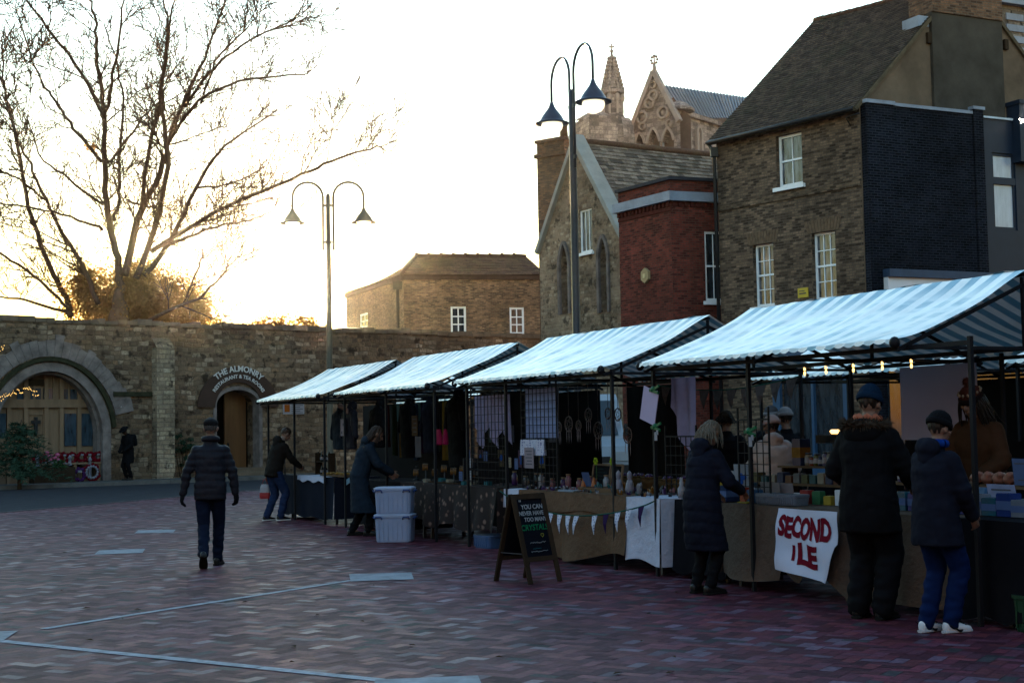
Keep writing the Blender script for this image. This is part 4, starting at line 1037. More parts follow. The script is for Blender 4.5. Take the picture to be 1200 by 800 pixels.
limbs = [  # traced paths of the limbs, (x, y) in the left part of the photograph at 2.05 times scale; start radius in m
 ([(288, 800), (287, 720), (285, 640), (262, 540), (250, 400), (250, 270), (232, 150), (228, 60), (212, -20)], .26, 0.),
 ([(250, 285), (266, 215), (284, 110), (300, -20)], .09, -.3), ([(252, 280), (178, 150), (95, 45), (40, -30)], .09, .4),
 ([(300, 660), (340, 500), (382, 430), (402, 350), (440, 250), (490, 140), (548, -15)], .20, .5),
 ([(338, 505), (360, 350), (385, 220), (405, 90), (418, -15)], .11, -.4), ([(330, 670), (380, 520), (402, 395), (395, 290), (390, 200), (402, 90), (395, -20)], .16, -.8),
 ([(350, 660), (420, 560), (470, 450), (540, 350), (650, 280)], .14, 1.), ([(365, 605), (450, 550), (560, 490), (680, 440), (780, 395), (860, 366), (925, 350)], .12, .3),
 ([(388, 592), (450, 570), (520, 545), (600, 530), (652, 508)], .08, 1.3), ([(310, 790), (400, 750), (490, 705), (548, 640)], .09, -1.2), ([(440, 730), (478, 640), (485, 610)], .03, -1.),
 ([(170, 760), (160, 720), (120, 640), (70, 500), (40, 330), (15, 240), (-20, 130)], .17, 1.2), ([(235, 730), (200, 640), (150, 560), (110, 480), (60, 370), (20, 300)], .12, -.6),
 ([(165, 752), (60, 722), (-20, 712)], .07, .8), ([(170, 745), (80, 660), (0, 610), (-30, 590)], .07, .2), ([(402, 352), (480, 240), (600, 190), (735, 180)], .07, -.5),
 ([(440, 255), (500, 180), (580, 110), (715, 45)], .07, .6), ([(242, 388), (180, 310), (130, 240), (90, 180), (40, 20)], .08, 1.0), ([(246, 548), (190, 530), (130, 510), (-10, 485)], .06, -1.),
 ([(246, 492), (165, 430), (105, 385), (66, 290)], .05, .7), ([(268, 390), (330, 300), (382, 235)], .05, .5), ([(272, 530), (285, 480), (286, 380), (296, 260), (290, 190), (250, 60)], .08, .9),
 ([(300, 480), (360, 498), (380, 490)], .05, .2), ([(470, 452), (560, 440), (640, 400)], .035, 1.2), ([(480, 250), (520, 150), (600, 60)], .04, -.9), ([(40, 335), (10, 210), (5, 90)], .05, 1.4), ([(110, 482), (60, 440), (-20, 400)], .04, -.6)]
def bare_tree():
    rg = random.Random(11)
    def pt(x, y, dy): return at(x*.4875, y*.4875, TD+dy)
    base = pt(288, 790, 0); base.z = 0
    t = thing('bare_tree', 'large bare winter tree with spreading limbs behind the old wall against the sun', 'tree', base)
    limb = MB(); twig = MB(); seeds = []
    def smooth(P, k=5):
        out_ = []
        for i in range(len(P)-1):
            p0, p1, p2, p3 = P[max(0, i-1)], P[i], P[i+1], P[min(len(P)-1, i+2)]
            for j in range(k):
                u = j/k; out_.append(.5*((2*p1)+(p2-p0)*u+(2*p0-5*p1+4*p2-p3)*u*u+(3*p1-p0-3*p2+p3)*u**3))
        out_.append(P[-1]); return out_
    trunk = MB()
    for li, (path, r0, dz) in enumerate(limbs):
        n = len(path); P = [pt(x, y, dz*3.2*(i/(n-1))) for i, (x, y) in enumerate(path)]
        if li == 0 : P = [Vector((P[0].x, P[0].y, -.2))] + P
        P = smooth(P); P = [p+Vector((rg.gauss(0, .03), rg.gauss(0, .05), rg.gauss(0, .02))) for p in P]
        m_ = len(P); tip = .026
        rs = [r0*.62*(1-(i/(m_-1)))**.8+tip for i in range(m_)]
        if li == 0:
            rs = [.46*(1-min(1, i/12))+r for i, r in enumerate(rs)]
            trunk.tube(P[:16], rs[:16], 10); limb.tube(P[15:], rs[15:], 8)
        else: limb.tube(P, rs, 7)
        for i in range(2 if li else 16, m_-1):
            L_ = (P[i+1]-P[i]).length
            for _ in range(int(L_/.26+rg.random())): seeds.append((P[i].lerp(P[i+1], rg.random()), (P[i+1]-P[i]).normalized(), rs[i], i/(m_-1)))
        seeds.append((P[-1], (P[-1]-P[-2]).normalized(), rs[-1], 1.))
    def grow(p, d, r, L_, lvl):
        n = max(3, int(L_/.22)); pts = [p]; q = p.copy(); dd = d.copy()
        for i in range(n):
            dd = (dd + Vector((rg.gauss(0, .11), rg.gauss(0, .14), rg.gauss(0, .09)+.035))).normalized(); q = q + dd*(L_/n); pts.append(q.copy())
        rs = [max(.015, r*(1-.7*i/n)) for i in range(n+1)]
        twig.tube(pts, rs, 4 if lvl < 2 else 3, caps=False)
        if lvl < 3:
            k = int(L_/(.30 if lvl == 0 else .22)*rg.uniform(.6, 1.2))
            for _ in range(k):
                i = rg.randint(1, n); b = side(dd if i == n else (pts[min(i+1, n)]-pts[i-1]).normalized())
                grow(pts[i], b, max(.016, rs[i]*.75), L_*rg.uniform(.38, .68), lvl+1)
    def side(d):
        o = Vector((rg.gauss(0, 1), rg.gauss(0, .8), rg.gauss(0, 1))); o = (o-d*o.dot(d)).normalized()
        a = R(rg.uniform(28, 62)); v_ = d*cos(a)+o*sin(a); v_.z += .18; return v_.normalized()
    for p, d, r, k in seeds:
        if rg.random() < .2+.5*k: grow(p, side(d), min(.04, max(.023, r*.45)), rg.uniform(.7, 2.6)*(1.15-.4*k), 1 if rg.random() < .6 else 0)
    trunk.build('trunk', M_bark, t); limb.build('limb', M_bark, t); twig.build('crown', M_bark, t)
    mb = leaf_mb([(pt(222, 352, .3), (.25, .25, .22), 1)], 120, .12, rg); mb.build('old_nest', M_leafwarm, t)
bare_tree()
rg = random.Random(5)
B = lambda x, y, dy=0: at(x, y, TD+dy)
c = B(150, 375); t = thing('ivy_bush', 'dense brown evergreen bush around foot of the bare tree, glowing gold in the sun', 'bush', (c.x, c.y+1, 0))
mb = leaf_mb([(B(105, 352, 1), (1.0, 1., 1.3), 1.3), (B(150, 355, 1.5), (1.7, 1.2, 1.5), 3), (B(190, 352, 1.), (1.7, 1.2, 1.2), 2.6), (B(222, 365, .5), (1.1, 1., .8), 1.2), (B(98, 330, 1), (.45, .5, .9), .5), (B(160, 390, 1), (2.9, 1.2, 1.6), 3), (B(165, 335, 1), (.9, .8, 1.1), 1)], 42000, .12, rg)
mb.build('foliage', M_leafwarm, t)
mb = MB()
for k in range(14):
    a = rg.uniform(0, 6.28); p = Vector((c.x+rg.uniform(-1.6, 1.6), c.y+1, 0)); mb.tube([p, p+Vector((cos(a)*.6, sin(a)*.4, 3)), p+Vector((cos(a)*1.5, sin(a)*.8, 6.2))], [.06, .04, .012], 5)
mb.build('stems', M_bark, t)
for i, (x, lab, w) in enumerate(((316, 'low bush showing over the wall top right in front of the sunrise', 1.1), (356, 'small wispy bush showing over the wall top right of the sunrise', 1.))):
    c = at(x, 390, 66.); t = thing('bush', lab, 'bush', (c.x, c.y, 0), 0, 'bushes behind the wall')
    mb = leaf_mb([(at(x, 384, 66), (w, .8, .5), 2), (at(x-7, 388, 66), (w*.8, .8, .7), 1.), (at(x, 400, 66), (w*1.2, 1, 1.2), 1.5)], 2600, .13, rg); mb.build('foliage', M_leafwarm, t)
    mb = MB()
    for k in range(9):
        a = rg.uniform(-.5, .5); q = at(x, 382, 66).z; mb.tube([(c.x, c.y, 0), (c.x+a, c.y, q*.6), (c.x+a*2.4, c.y+rg.uniform(-.5, .5), q+rg.uniform(-.2, .5))], [.05, .03, .008], 4)
    mb.build('stems', M_bark, t)
# dark conifer at lower left
c = WALL.P(WALL.px(-6, 500)[0], 0, 2.4); t = thing('dark_conifer_shrub', 'dark conifer shrub with drooping fronds at the left edge before the wall', 'shrub', c)
mb = MB(); rg = random.Random(8)
for k in range(150):
    a = rg.uniform(0, 6.28); h = rg.uniform(.3, 2.05); L_ = (2.5-h)*rg.uniform(.45, .8)+.15; p = Vector((c.x, c.y, h)); d = Vector((cos(a), sin(a)*.8, .45))
    for i in range(9):
        u = i/9; q = p + d*L_*u + Vector((0, 0, -.55*L_*u*u))
        for sg in range(5):
            b = Vector((rg.gauss(0, 1), rg.gauss(0, 1), rg.gauss(-.5, .7))).normalized(); l_ = rg.uniform(.08, .2); s_ = b.cross(d).normalized()*.018
            mb.add([q-s_, q+s_, q+b*l_+d*.05], [(0, 1, 2)])
mb.build('foliage', M_conifer, t)
mb = MB(); mb.tube([c, c+Vector((0, 0, 1.2)), c+Vector((.05, 0, 2.2))], [.07, .05, .015], 7); mb.build('stem', M_bark, t)
# ivy low on the wall between buttress and doorway
c = WALL.P(WALL.px(214, 520)[0], .6, .12); t = thing('dark_wall_plant', 'dark leafy plant climbing the wall between buttress and doorway', 'plant', WALL.P(WALL.px(214, 520)[0], .115, .12))
z_ = WALL.px(214, 525)[1]; leaf_mb([(WALL.P(WALL.px(207, 520)[0], z_-.1, .12), (.4, .15, .6), 2), (WALL.P(WALL.px(218, 520)[0], z_+.1, .1), (.3, .15, .35), 1)], 1400, .09, rg).build('foliage', M_conifer, t)
mb = MB(); 
for k in range(4): mb.tube([WALL.P(WALL.px(210, 520)[0]+k*.1, .1, .1), WALL.P(WALL.px(207+k*3, 520)[0], z_*.6, .06), WALL.P(WALL.px(203+k*5, 520)[0], z_+.3, .06)], [.02, .014, .006], 4)
mb.build('stems', M_bark, t)
# golden fairy lights
E_gold = emis('fairy_gold', (1., .55, .14), .2); E_cool = emis('fairy_white', (1., .92, .78), 1.4)
def fairy(label, pts, m, r, wire=.006):
    t = thing('fairy_lights', label, 'fairy lights', pts[0]); mb = MB(); mb.tube(pts, wire, 4); mb.build('wire', M_iron, t)
    for p in pts[1:]:
        b = MB(); b.ell(Vector(p)+Vector((0, 0, -r)), (r, r, r*1.3), n=6); b.build('bulb', m, t)
rg = random.Random(4); P = []
for i in range(46):
    u = i/45; x = -4+49*u; y = 470 - 14*sin(u*2.2) + 9*max(0, u-.75)*4*rg.random() + rg.uniform(-3.5, 3.5); P.append(at(x, y, 43.5+rg.uniform(-.3, .3)))
t_c = WALL.P(WALL.px(-5, 460)[0], 0, 3)
fairy('golden fairy lights strung along a twig before the left arch', P, E_gold, .013)
fairy('short golden fairy light string at left edge near wall top', [at(-6+rg.uniform(0, 12), 401+i*1.6, 43) for i in range(9)], E_gold, .013)
P = [at(1184+6*sin(i*.9)+i*1.2, 128+i*1.5+(3*cos(i*1.3)), 33.2) for i in range(12)]
fairy('cool white fairy lights hanging at right edge on navy building', [BLK.P(*BLK.px(1182+i*1.6, 130+10*sin(i*.5)+8*rg.random()), .34) for i in range(13)], E_cool, .022)

# ---------------------------------------------------------------- memorial in the arch
mem = thing('memorial_bench', 'long wooden ledge holding red poppy wreaths inside the left stone arch', 'bench', WALL.P(aC+.6, 0, -.3))
z_ = WALL.px(90, 543)[1]; z_ = max(.75, z_)
a0_ = WALL.px(55, 540)[0]; a1_ = WALL.px(122, 540)[0]
mb = MB(); WALL.box(mb, WALL.px(30, 540)[0], a1_, z_-.06, z_, -.6, -.1); mb.build('ledge', M_oak, mem)
for k in range(4):
    a = WALL.px(34+k*28, 540)[0]; mb = MB(); WALL.box(mb, a-.05, a+.05, 0, z_-.06, -.55, -.15); mb.build('leg', M_oak, mem)
M_poppy = mat('poppy_red', (.15, .005, .012), .6, .4, 14); M_card = mat('white_card', (.42, .42, .5), .6, .08, 4); M_purple = mat('purple_flower', (.07, .02, .1), .6, .4, 14); M_pink = mat('pink_flower', (.6, .14, .26), .6, .4, 12)
M_green = mat('leaf_green', (.03, .07, .025), .6, .4, 9)
def wreath(p, r, label, card=True, m=M_poppy, white=False, tilt=.2):
    t = thing('poppy_wreath', label, 'wreath', p, math.atan2(WALL.d.y, WALL.d.x), 'wreaths at the memorial')
    mb = MB(); rg_ = random.Random(int(p.x*100))
    for i in range(26):
        a = 2*pi*i/26; rr = r*rg_.uniform(.68, 1.); mb.ell((rr*cos(a), -.03+tilt*(-r+0)+rg_.uniform(-.02, .02), r+rr*sin(a)), (.06, .04, .06), n=6)
    mb.build('flowers', [m], t, local=True)
    if card:
        mb = MB(); mb.box((0, -.09-tilt*r, r*1.55), (r*.6, .01, r*.36)); mb.build('card', M_card, t, local=True)
    if white:
        mb = MB()
        for i in range(14):
            a = 2*pi*i/14; mb.ell((r*.66*cos(a), -.07-tilt*r, r+r*.66*sin(a)), (.05, .03, .05), n=6)
        mb.build('white_flowers', M_card, t, local=True)
xs = [46, 58, 70, 77.5, 87, 98, 107, 117]
names = ['first', 'second', 'third', 'fourth', 'fifth', 'sixth', 'seventh', 'eighth']
for i, x in enumerate(xs): wreath(WALL.P(WALL.px(x, 540)[0], z_+.002, -.25), .165, 'red poppy wreath with white card on memorial ledge, %s from the left' % names[i], True, M_poppy, False, .15)
wreath(WALL.P(WALL.px(103, 555)[0], .115, .25), .3, 'large red and purple wreath with a white flower ring leaning below the ledge', False, M_poppy, True)
wreath(WALL.P(WALL.px(88, 558)[0], .115, .3), .22, 'smaller dark purple wreath on the ground below the ledge', True, M_purple)
c = WALL.P(WALL.px(56, 545)[0], .115, .35); t = thing('flower_planter', 'dark planter box with pink flower heads in front of the arch', 'planter', c)
mb = MB(); WALL.box(mb, WALL.px(32, 550)[0], WALL.px(80, 550)[0], .115, .62, .2, .65); mb.build('box', M_wood_dark, t)
mb = leaf_mb([(WALL.P(WALL.px(56, 545)[0], .72, .42), (.8, .2, .12), 1)], 500, .09, rg); mb.build('leaves', M_green, t)
for k in range(9):
    x = 50+k*1.6+rg.uniform(-1, 1); mb = MB(); mb.ell(WALL.P(WALL.px(x, 545)[0], .95+rg.uniform(-.12, .16), .42), (.08, .07, .07), n=6); mb.build('flower', M_pink, t)
for k in range(9):
    x = 44+k*3.8; mb = MB(); mb.ell(WALL.P(WALL.px(x, 545)[0], .76+rg.uniform(-.04, .06), .5), (.05, .05, .045), n=6); mb.build('pale_flower', mat('cream_flower', (.5, .42, .45), .6, .2), t)
for x, nm in ((40, 'left of the pink flowers'), (78, 'in the middle of the wreaths'), (106, 'right of the middle'),):
    p = WALL.P(WALL.px(x, 545)[0], .66 if x < 80 else z_-.32, .2 if x > 80 else .3); t = thing('memorial_lantern', 'small white memorial lantern %s in the arch' % nm, 'lantern', p, 0, 'white lanterns at the memorial')
    if x > 80: p = WALL.P(WALL.px(x, 545)[0], .115, -.05); t.location = p
    mb = MB(); h = .62 if x > 80 else .16
    mb.lathe([(.07, 0), (.075, .03), (.05, .06), (.05, .06+h), (.08, .09+h), (.02, .2+h)], p, 8); mb.build('body', M_card, t)
M_or = mat('orange_petals', (.8, .2, .02), .6, .3, 10)
p = WALL.P(WALL.px(226, 552)[0], .115, .5); t = thing('orange_flower_pot', 'small pot of bright orange flowers on pavement at foot of wall', 'flower pot', p)
mb = MB(); mb.lathe([(.12, 0), (.17, .25), (.18, .28)], p, 10); mb.build('pot', mat('clay_pot', (.3, .12, .06), .8, .2), t)
mb = MB()
for k in range(16): mb.ell(p+Vector((rg.uniform(-.2, .2), rg.uniform(-.15, .15), .36+rg.uniform(0, .42))), (.075, .075, .065), n=6)
mb.build('flowers', M_or, t)
# ---------------------------------------------------------------- people
def solid(mb, voxel, smooth=4, fac=.5, ref=None):
    """one closed skin over overlapping closed shapes"""
    me = mb.mesh('tmp'); o = bpy.data.objects.new('tmp', me); C.objects.link(o)
    r = o.modifiers.new('r', 'REMESH'); r.mode = 'VOXEL'; r.voxel_size = voxel
    if smooth:
        s = o.modifiers.new('s', 'SMOOTH'); s.iterations = smooth; s.factor = fac
    dg = bpy.context.evaluated_depsgraph_get(); dg.update()
    m2 = bpy.data.meshes.new_from_object(o.evaluated_get(dg))
    bpy.data.objects.remove(o); bpy.data.meshes.remove(me)
    for p in m2.polygons: p.use_smooth = True
    return m2
def displace(me, fn):
    ns = [v.normal.copy() for v in me.vertices]
    for v, n in zip(me.vertices, ns): v.co = v.co + n*fn(v.co, n)
    me.update()
def cap(mb, a, b, ra, rb, n=10):
    a = Vector(a); b = Vector(b); d = (b-a); L_ = d.length
    if L_ < 1e-5: return
    d.normalize(); pts = []; rs = []
    for i in range(4):
        t = pi/2*(i/3.5); pts.append(a - d*ra*cos(t)); rs.append(max(.0008, ra*sin(t)))
    pts += [a, b]; rs += [ra, rb]
    for i in range(3, -1, -1):
        t = pi/2*(i/3.5); pts.append(b + d*rb*cos(t)); rs.append(max(.0008, rb*sin(t)))
    # keep a constant frame
    x = d.orthogonal().normalized(); y = d.cross(x); vs = []
    for p, r_ in zip(pts, rs):
        for k in range(n): t = 2*pi*k/n; vs.append(p + (x*cos(t)+y*sin(t))*r_)
    N_ = len(pts); fs = [(i*n+k, i*n+(k+1) % n, (i+1)*n+(k+1) % n, (i+1)*n+k) for i in range(N_-1) for k in range(n)]
    fs += [tuple(range(n))[::-1], tuple(range((N_-1)*n, N_*n))]
    mb.add(vs, fs)
def loft(mb, secs, n=16, pw=2.3):
    """secs: (centre, half-width vector, half-depth vector)"""
    vs = []
    for c, ax, ay in secs:
        for k in range(n):
            t = 2*pi*k/n; cx, cy = cos(t), sin(t); e = 2/pw
            vs.append(Vector(c) + Vector(ax)*math.copysign(abs(cx)**e, cx) + Vector(ay)*math.copysign(abs(cy)**e, cy))
    N_ = len(secs); fs = [(i*n+k, i*n+(k+1) % n, (i+1)*n+(k+1) % n, (i+1)*n+k) for i in range(N_-1) for k in range(n)]
    fs += [tuple(range(n))[::-1], tuple(range((N_-1)*n, N_*n))]
    mb.add(vs, fs)
X = Vector((1, 0, 0)); Y = Vector((0, 1, 0)); Z = Vector((0, 0, 1))
def ik(a, b, l1, l2, hint):
    d = b-a; D = min(d.length, (l1+l2)*.999); d = d.normalized(); b = a+d*D
    x = (l1*l1-l2*l2+D*D)/(2*D); h = math.sqrt(max(0, l1*l1-x*x)); hn = (hint-d*hint.dot(d)).normalized()
    return a+d*x+hn*h, b
M_skin = mat('skin', (.42, .23, .16), .55, .12, 9); M_eye = mat('eye', (.03, .02, .02), .2, .1)
def cloth(name, col, rough=.75, **k): return mat(name, col, rough, .22, 5, .25, spec=.03, **k)
def hand_prims(mb, w, d, palm_n, side, curl=.5, r=1.):
    """hand at wrist w pointing along d; palm_n = palm normal, side = thumb side"""
    d = d.normalized(); palm_n = (palm_n-d*palm_n.dot(d)).normalized(); s = d.cross(palm_n); s = s if s.dot(side) > 0 else -s
    c = w+d*.045; Mx = Matrix((s, d, palm_n)).transposed()
    mb.ell(c, (.04*r, .055*r, .019*r), M=Mx, n=12)
    for i, (off, ln) in enumerate(((.030, .074), (.010, .084), (-.011, .078), (-.031, .060))):
        b = w+d*.085+s*off*r; a1 = curl*.55+.06*i; a2 = a1+curl*1.0
        p1 = b+(d*cos(a1)+palm_n*sin(a1))*ln*.48; p2 = p1+(d*cos(a2)+palm_n*sin(a2))*ln*.52
        cap(mb, b-d*.02, p1, .0095*r, .009*r, 8); cap(mb, p1, p2, .009*r, .0075*r, 8)
    b = w+d*.03+s*.034*r; p1 = b+(d*.75+s*.65+palm_n*.25).normalized()*.04; p2 = p1+(d*.95+s*.15+palm_n*.3).normalized()*.034
    cap(mb, b, p1, .0125*r, .0105*r, 8); cap(mb, p1, p2, .0105*r, .0085*r, 8)

def person(label, loc, head_dir, H=1.75, lean=0., pitch=0., yaw=0., side_lean=0., handR=None, handL=None, feet=((.10, 0, 0), (-.10, 0, 0)), heel=(0, 0),
           jacket=None, coat_len=.0, bulk=1., trousers=None, leg_w=1., shoes=None, gloves=None, puff=0., hood=None, hat=None, hatm=None, hair=None, hairm=None, collar=None,
           female=False, skin=M_skin, face=False, curl=.5, voxel=.0085, group=None, hips=1., sleeve=1., hem_flare=1.):
    """standing figure, local +y is where it faces; feet = (x, y, lift)"""
    k = H/1.75
    root_rot = math.atan2(head_dir[1], head_dir[0]) - pi/2
    bend = max(0, lean)*.0035
    hip = Vector((0, -bend*.9, .93-.0008*abs(lean)))
    ln = R(lean); sl = R(side_lean)
    up = Vector((sin(sl), sin(ln), cos(ln)*cos(sl))).normalized(); lat = (X-up*X.dot(up)).normalized(); fw = up.cross(lat)
    up2 = (up + Y*sin(ln)*.25).normalized(); chest = hip+up*.36; fwd2 = up2.cross(lat)
    neck = chest+up2*.175; sw = .185 if female else .205
    sh = {s: chest+up2*.125+lat*s*sw for s in (1, -1)}
    hp = Matrix.Rotation(R(-pitch), 3, lat) @ Matrix.Rotation(R(yaw), 3, 'Z')
    # pitch > 0 looks down
    hu = (hp @ Z).normalized(); hf = (hp @ Y).normalized(); hx = (hp @ X).normalized()
    hu0 = (hu*.75+up2*.25).normalized()
    headc = neck+hu0*.085+hu*.095+hf*.02
    HM = Matrix((hx, hf, hu)).transposed()
    handR = Vector(handR) if handR else sh[1]+Vector((.09, .06, -.56)); handL = Vector(handL) if handL else sh[-1]+Vector((-.09, .06, -.56))
    wr = {1: handR, -1: handL}; el = {}
    for s in (1, -1):
        el[s], wr[s] = ik(sh[s], wr[s], .295, .265, Vector((s*.45, -.7, -.45)))
    hj = {s: hip+lat*s*.088*hips+Vector((0, 0, -.02)) for s in (1, -1)}; an = {}; kn = {}
    for s, ft, hl_ in zip((1, -1), feet, heel):
        a = Vector((ft[0], ft[1]-.03-.03*(hl_ > 0), ft[2]+.085+hl_)); kn[s], an[s] = ik(hj[s], a, .435, .43, Vector((s*.12, 1, 0)))
    # ---- body
    b = MB(); w_ = .88 if female else 1.
    loft(b, [(hip-up*.12, lat*.13, fw*.09), (hip, lat*.15, fw*.10), (hip+up*.16, lat*.125*w_, fw*.09), (chest, lat*.15*w_, fw*.105), (chest+up2*.11, lat*.155*w_, fw*.09), (neck-up2*.015, lat*.07, fw*.06), (neck+up2*.01, lat*.05, fw*.05)])
    cap(b, neck-up2*.03, headc-hu*.04, .056, .052, 12)
    b.ell(headc+hu*.018-hf*.004, (.074, .094, .105), M=HM, n=18); b.ell(headc-hu*.045+hf*.028, (.058, .066, .07), M=HM, n=16)
    b.ell(headc-hu*.092+hf*.062, (.026, .022, .022), M=HM, n=10)                                    # chin
    cap(b, headc+hf*.088+hu*.005, headc+hf*.112-hu*.028, .011, .016, 8)                              # nose
    b.ell(headc+hf*.078+hu*.032, (.052, .018, .011), M=HM, n=10)                                     # brow
    b.ell(headc+hf*.092-hu*.057, (.026, .010, .006), M=HM, n=10); b.ell(headc+hf*.090-hu*.068, (.022, .010, .007), M=HM, n=10)
    for s in (1, -1):
        b.ell(headc+hx*s*.076-hf*.006-hu*.008, (.012, .024, .034), M=HM, n=10)
        b.ell(headc+hx*s*.043+hf*.062-hu*.024, (.026, .022, .02), M=HM, n=10)
        cap(b, sh[s]-up2*.045-lat*s*.03, el[s], .040, .036); cap(b, el[s], wr[s], .041, .029)
        dd = (wr[s]-el[s]).normalized()
        if gloves is None: hand_prims(b, wr[s], dd, (-lat*s*.8+fw*.3-up*.2) if abs(dd.z) > .5 else -Z, (fw if abs(dd.z) > .5 else -lat*s), curl)
        cap(b, hj[s], kn[s], .082, .058); cap(b, kn[s], an[s], .056, .04); cap(b, an[s], an[s]+Vector((0, .1, -.045)), .038, .03)
    sc = Matrix.Scale(k, 4)
    def fin(me, name, m, parent=None):
        me.transform(sc); o = link(name, me, m, parent); return o
    bm_ = solid(b, voxel, 3, .4)
    body = fin(bm_, 'person', skin); body.location = loc; body.rotation_euler = (0, 0, root_rot)
    tag(body, label, 'person', group)
    sd_ = (hash(label) % 100)*.37 if False else sum(map(ord, label)) % 97
    def nz(p, s, st=(1, 1, 1)): return noise.noise(Vector((p.x*s*st[0]+sd_, p.y*s*st[1], p.z*s*st[2])))
    def part(mb, name, m, vx=.012, sm=5, disp=None, par=body):
        me = solid(mb, vx, sm, .5)
        if disp: displace(me, disp)
        return fin(me, name, m, par)
    if face:
        for s in (1, -1):
            e = MB(); e.ell(headc+hx*s*.033+hf*.083+hu*.008, (.013, .009, .008), M=HM, n=8); fin(e.mesh('eye'), 'eye', M_eye, body)
    # ---- trousers
    if trousers:
        m_ = MB(); loft(m_, [(hip-up*.11, lat*.155*hips, fw*.115), (hip, lat*.168*hips, fw*.118), (hip+up*.12, lat*.156*hips, fw*.113), (hip+up*.22, lat*.14*hips, fw*.1)])
        for s in (1, -1):
            cap(m_, hj[s]-Vector((0, 0, .02)), kn[s], .102*leg_w, .074*leg_w, 14); cap(m_, kn[s], an[s]+Vector((0, 0, .0)), .074*leg_w, .062*leg_w, 14)
        part(m_, 'trousers', trousers, .012, 5, lambda p, n: .010*nz(p, 11, (1, 1, 1.8))*(1.4 if p.z < .45 else .7))
    # ---- shoes
    if shoes:
        for s, hl_ in zip((1, -1), heel):
            m_ = MB(); a = an[s]; tw = Vector((s*.12, 1, 0)).normalized(); pt_ = -R(38)*(hl_ > 0)
            tw = Vector((tw.x, tw.y*cos(pt_), tw.y*sin(pt_))); ux = tw.cross(X).normalized(); ux = Vector((0, 0, 1))-tw*tw.z; ux.normalize(); px_ = tw.cross(ux)
            q = a-ux*.035
            loft(m_, [(q-tw*.075, px_*.024, ux*.03), (q-tw*.06, px_*.036, ux*.045), (q-tw*.0, px_*.042, ux*.05), (q+tw*.07-ux*.008, px_*.046, ux*.04), (q+tw*.13-ux*.018, px_*.047, ux*.029), (q+tw*.175-ux*.022, px_*.036, ux*.023), (q+tw*.19-ux*.026, px_*.018, ux*.014)])
            cap(m_, a-ux*.01, a+ux*.03, .046, .044, 12)
            so_ = part(m_, 'shoe', shoes[0], .009, 4)
            m_ = MB(); q2 = a-ux*.073
            loft(m_, [(q2-tw*.085, px_*.02, ux*.012), (q2-tw*.07, px_*.038, ux*.0125), (q2+tw*.07, px_*.051, ux*.0125), (q2+tw*.15, px_*.05, ux*.0125), (q2+tw*.19, px_*.032, ux*.0115), (q2+tw*.2, px_*.012, ux*.01)], 16, 3)
            fin(m_.mesh('sole'), 'sole', shoes[1], so_)
            if len(shoes) > 2:      # curved tick mark on the outer and inner side, laces
                for ss in (1, -1):
                    m_ = MB(); up_ = []; lo_ = []
                    for i in range(11):
                        u = i/10; yy = .075-.15*u; zc = -.058+.060*u**1.7-.012*sin(pi*min(1, u*2.2))*(u < .45); th = .026*max(.02, (1-u))**.8*min(1, u*6+.25)
                        wd_ = .0475-.06*max(0, abs(yy-.03)-.02)*.6
                        up_.append(a+tw*yy+ux*(zc+th/2)+px_*ss*(wd_)); lo_.append(a+tw*yy+ux*(zc-th/2)+px_*ss*(wd_+.003))
                    for i in range(10): m_.quad(up_[i], up_[i+1], lo_[i+1], lo_[i]); m_.quad(*[q+px_*ss*.004 for q in (up_[i], up_[i+1], lo_[i+1], lo_[i])])
                    fin(m_.mesh('side_mark'), 'side_mark', shoes[2], so_)
                m_ = MB()
                for i in range(4): c_ = a+tw*(.055+.024*i)+ux*(.018-.014*i); m_.bar(c_-px_*.026, c_+px_*.026, .008, .01, up=ux)
                fin(m_.mesh('laces'), 'laces', shoes[2], so_)
    # ---- jacket or coat
    if jacket:
        B_ = bulk; m_ = MB(); hem = -.135-coat_len; hw = .172*hips
        secs = []
        if coat_len > .05:
            zz = Vector((0, 0, -1)); fl = hem_flare
            mid = (an[1]+an[-1])/2; drift = Vector((0, (kn[1].y+kn[-1].y)/2-hip.y, 0))
            secs += [(hip+zz*(.135+coat_len)+drift*min(1, coat_len*1.4), X*(hw+.03)*B_*fl, Y*.155*B_*fl), (hip+zz*(.1+coat_len*.5)+drift*.5*min(1, coat_len), X*(hw+.022)*B_*(1+(fl-1)*.5), Y*.148*B_)]
        else: secs += [(hip+up*hem, lat*(hw+.008)*B_, fw*.128*B_)]
        secs += [(hip, lat*(hw+.012)*B_, fw*.138*B_), (hip+up*.17, lat*.158*B_*(.96 if female else 1.04), fw*.132*B_), (chest, lat*.182*B_*w_, fw*.142*B_), (chest+up2*.095, lat*.192*w_*min(B_, 1.08), fwd2*.12*B_), (chest+up2*.14, lat*.15*w_, fwd2*.095), (neck-up2*.015, lat*.085, fwd2*.078), (neck+up2*.045, lat*.074, fwd2*.07)]
        loft(m_, secs, 18)
        for s in (1, -1):
            r1 = .077*B_*sleeve
            cap(m_, sh[s]-lat*s*.045-up2*.034, el[s], r1*.93, .065*B_*sleeve, 14); cap(m_, el[s], wr[s]-(wr[s]-el[s]).normalized()*.01, .064*B_*sleeve, .048*B_*sleeve, 14)
        ch0 = chest.copy()
        def jd(p, n):
            v_ = .008*nz(p, 9, (1, 1, 1.6)) + .004*nz(p, 24)
            # creases at elbows
            for s in (1, -1):
                dl = (p-el[s]).length
                if dl < .16: v_ += .007*sin((p-sh[s]).length*75)*(1-dl/.16)
            if puff:
                z_ = (p-hip).dot(up)
                arm = min((p-el[s]).length for s in (1, -1))
                ph = z_*pi/puff; v_ += .008*(abs(sin(ph))**.6-.72)*(1+.6*nz(p, 7))
            return v_
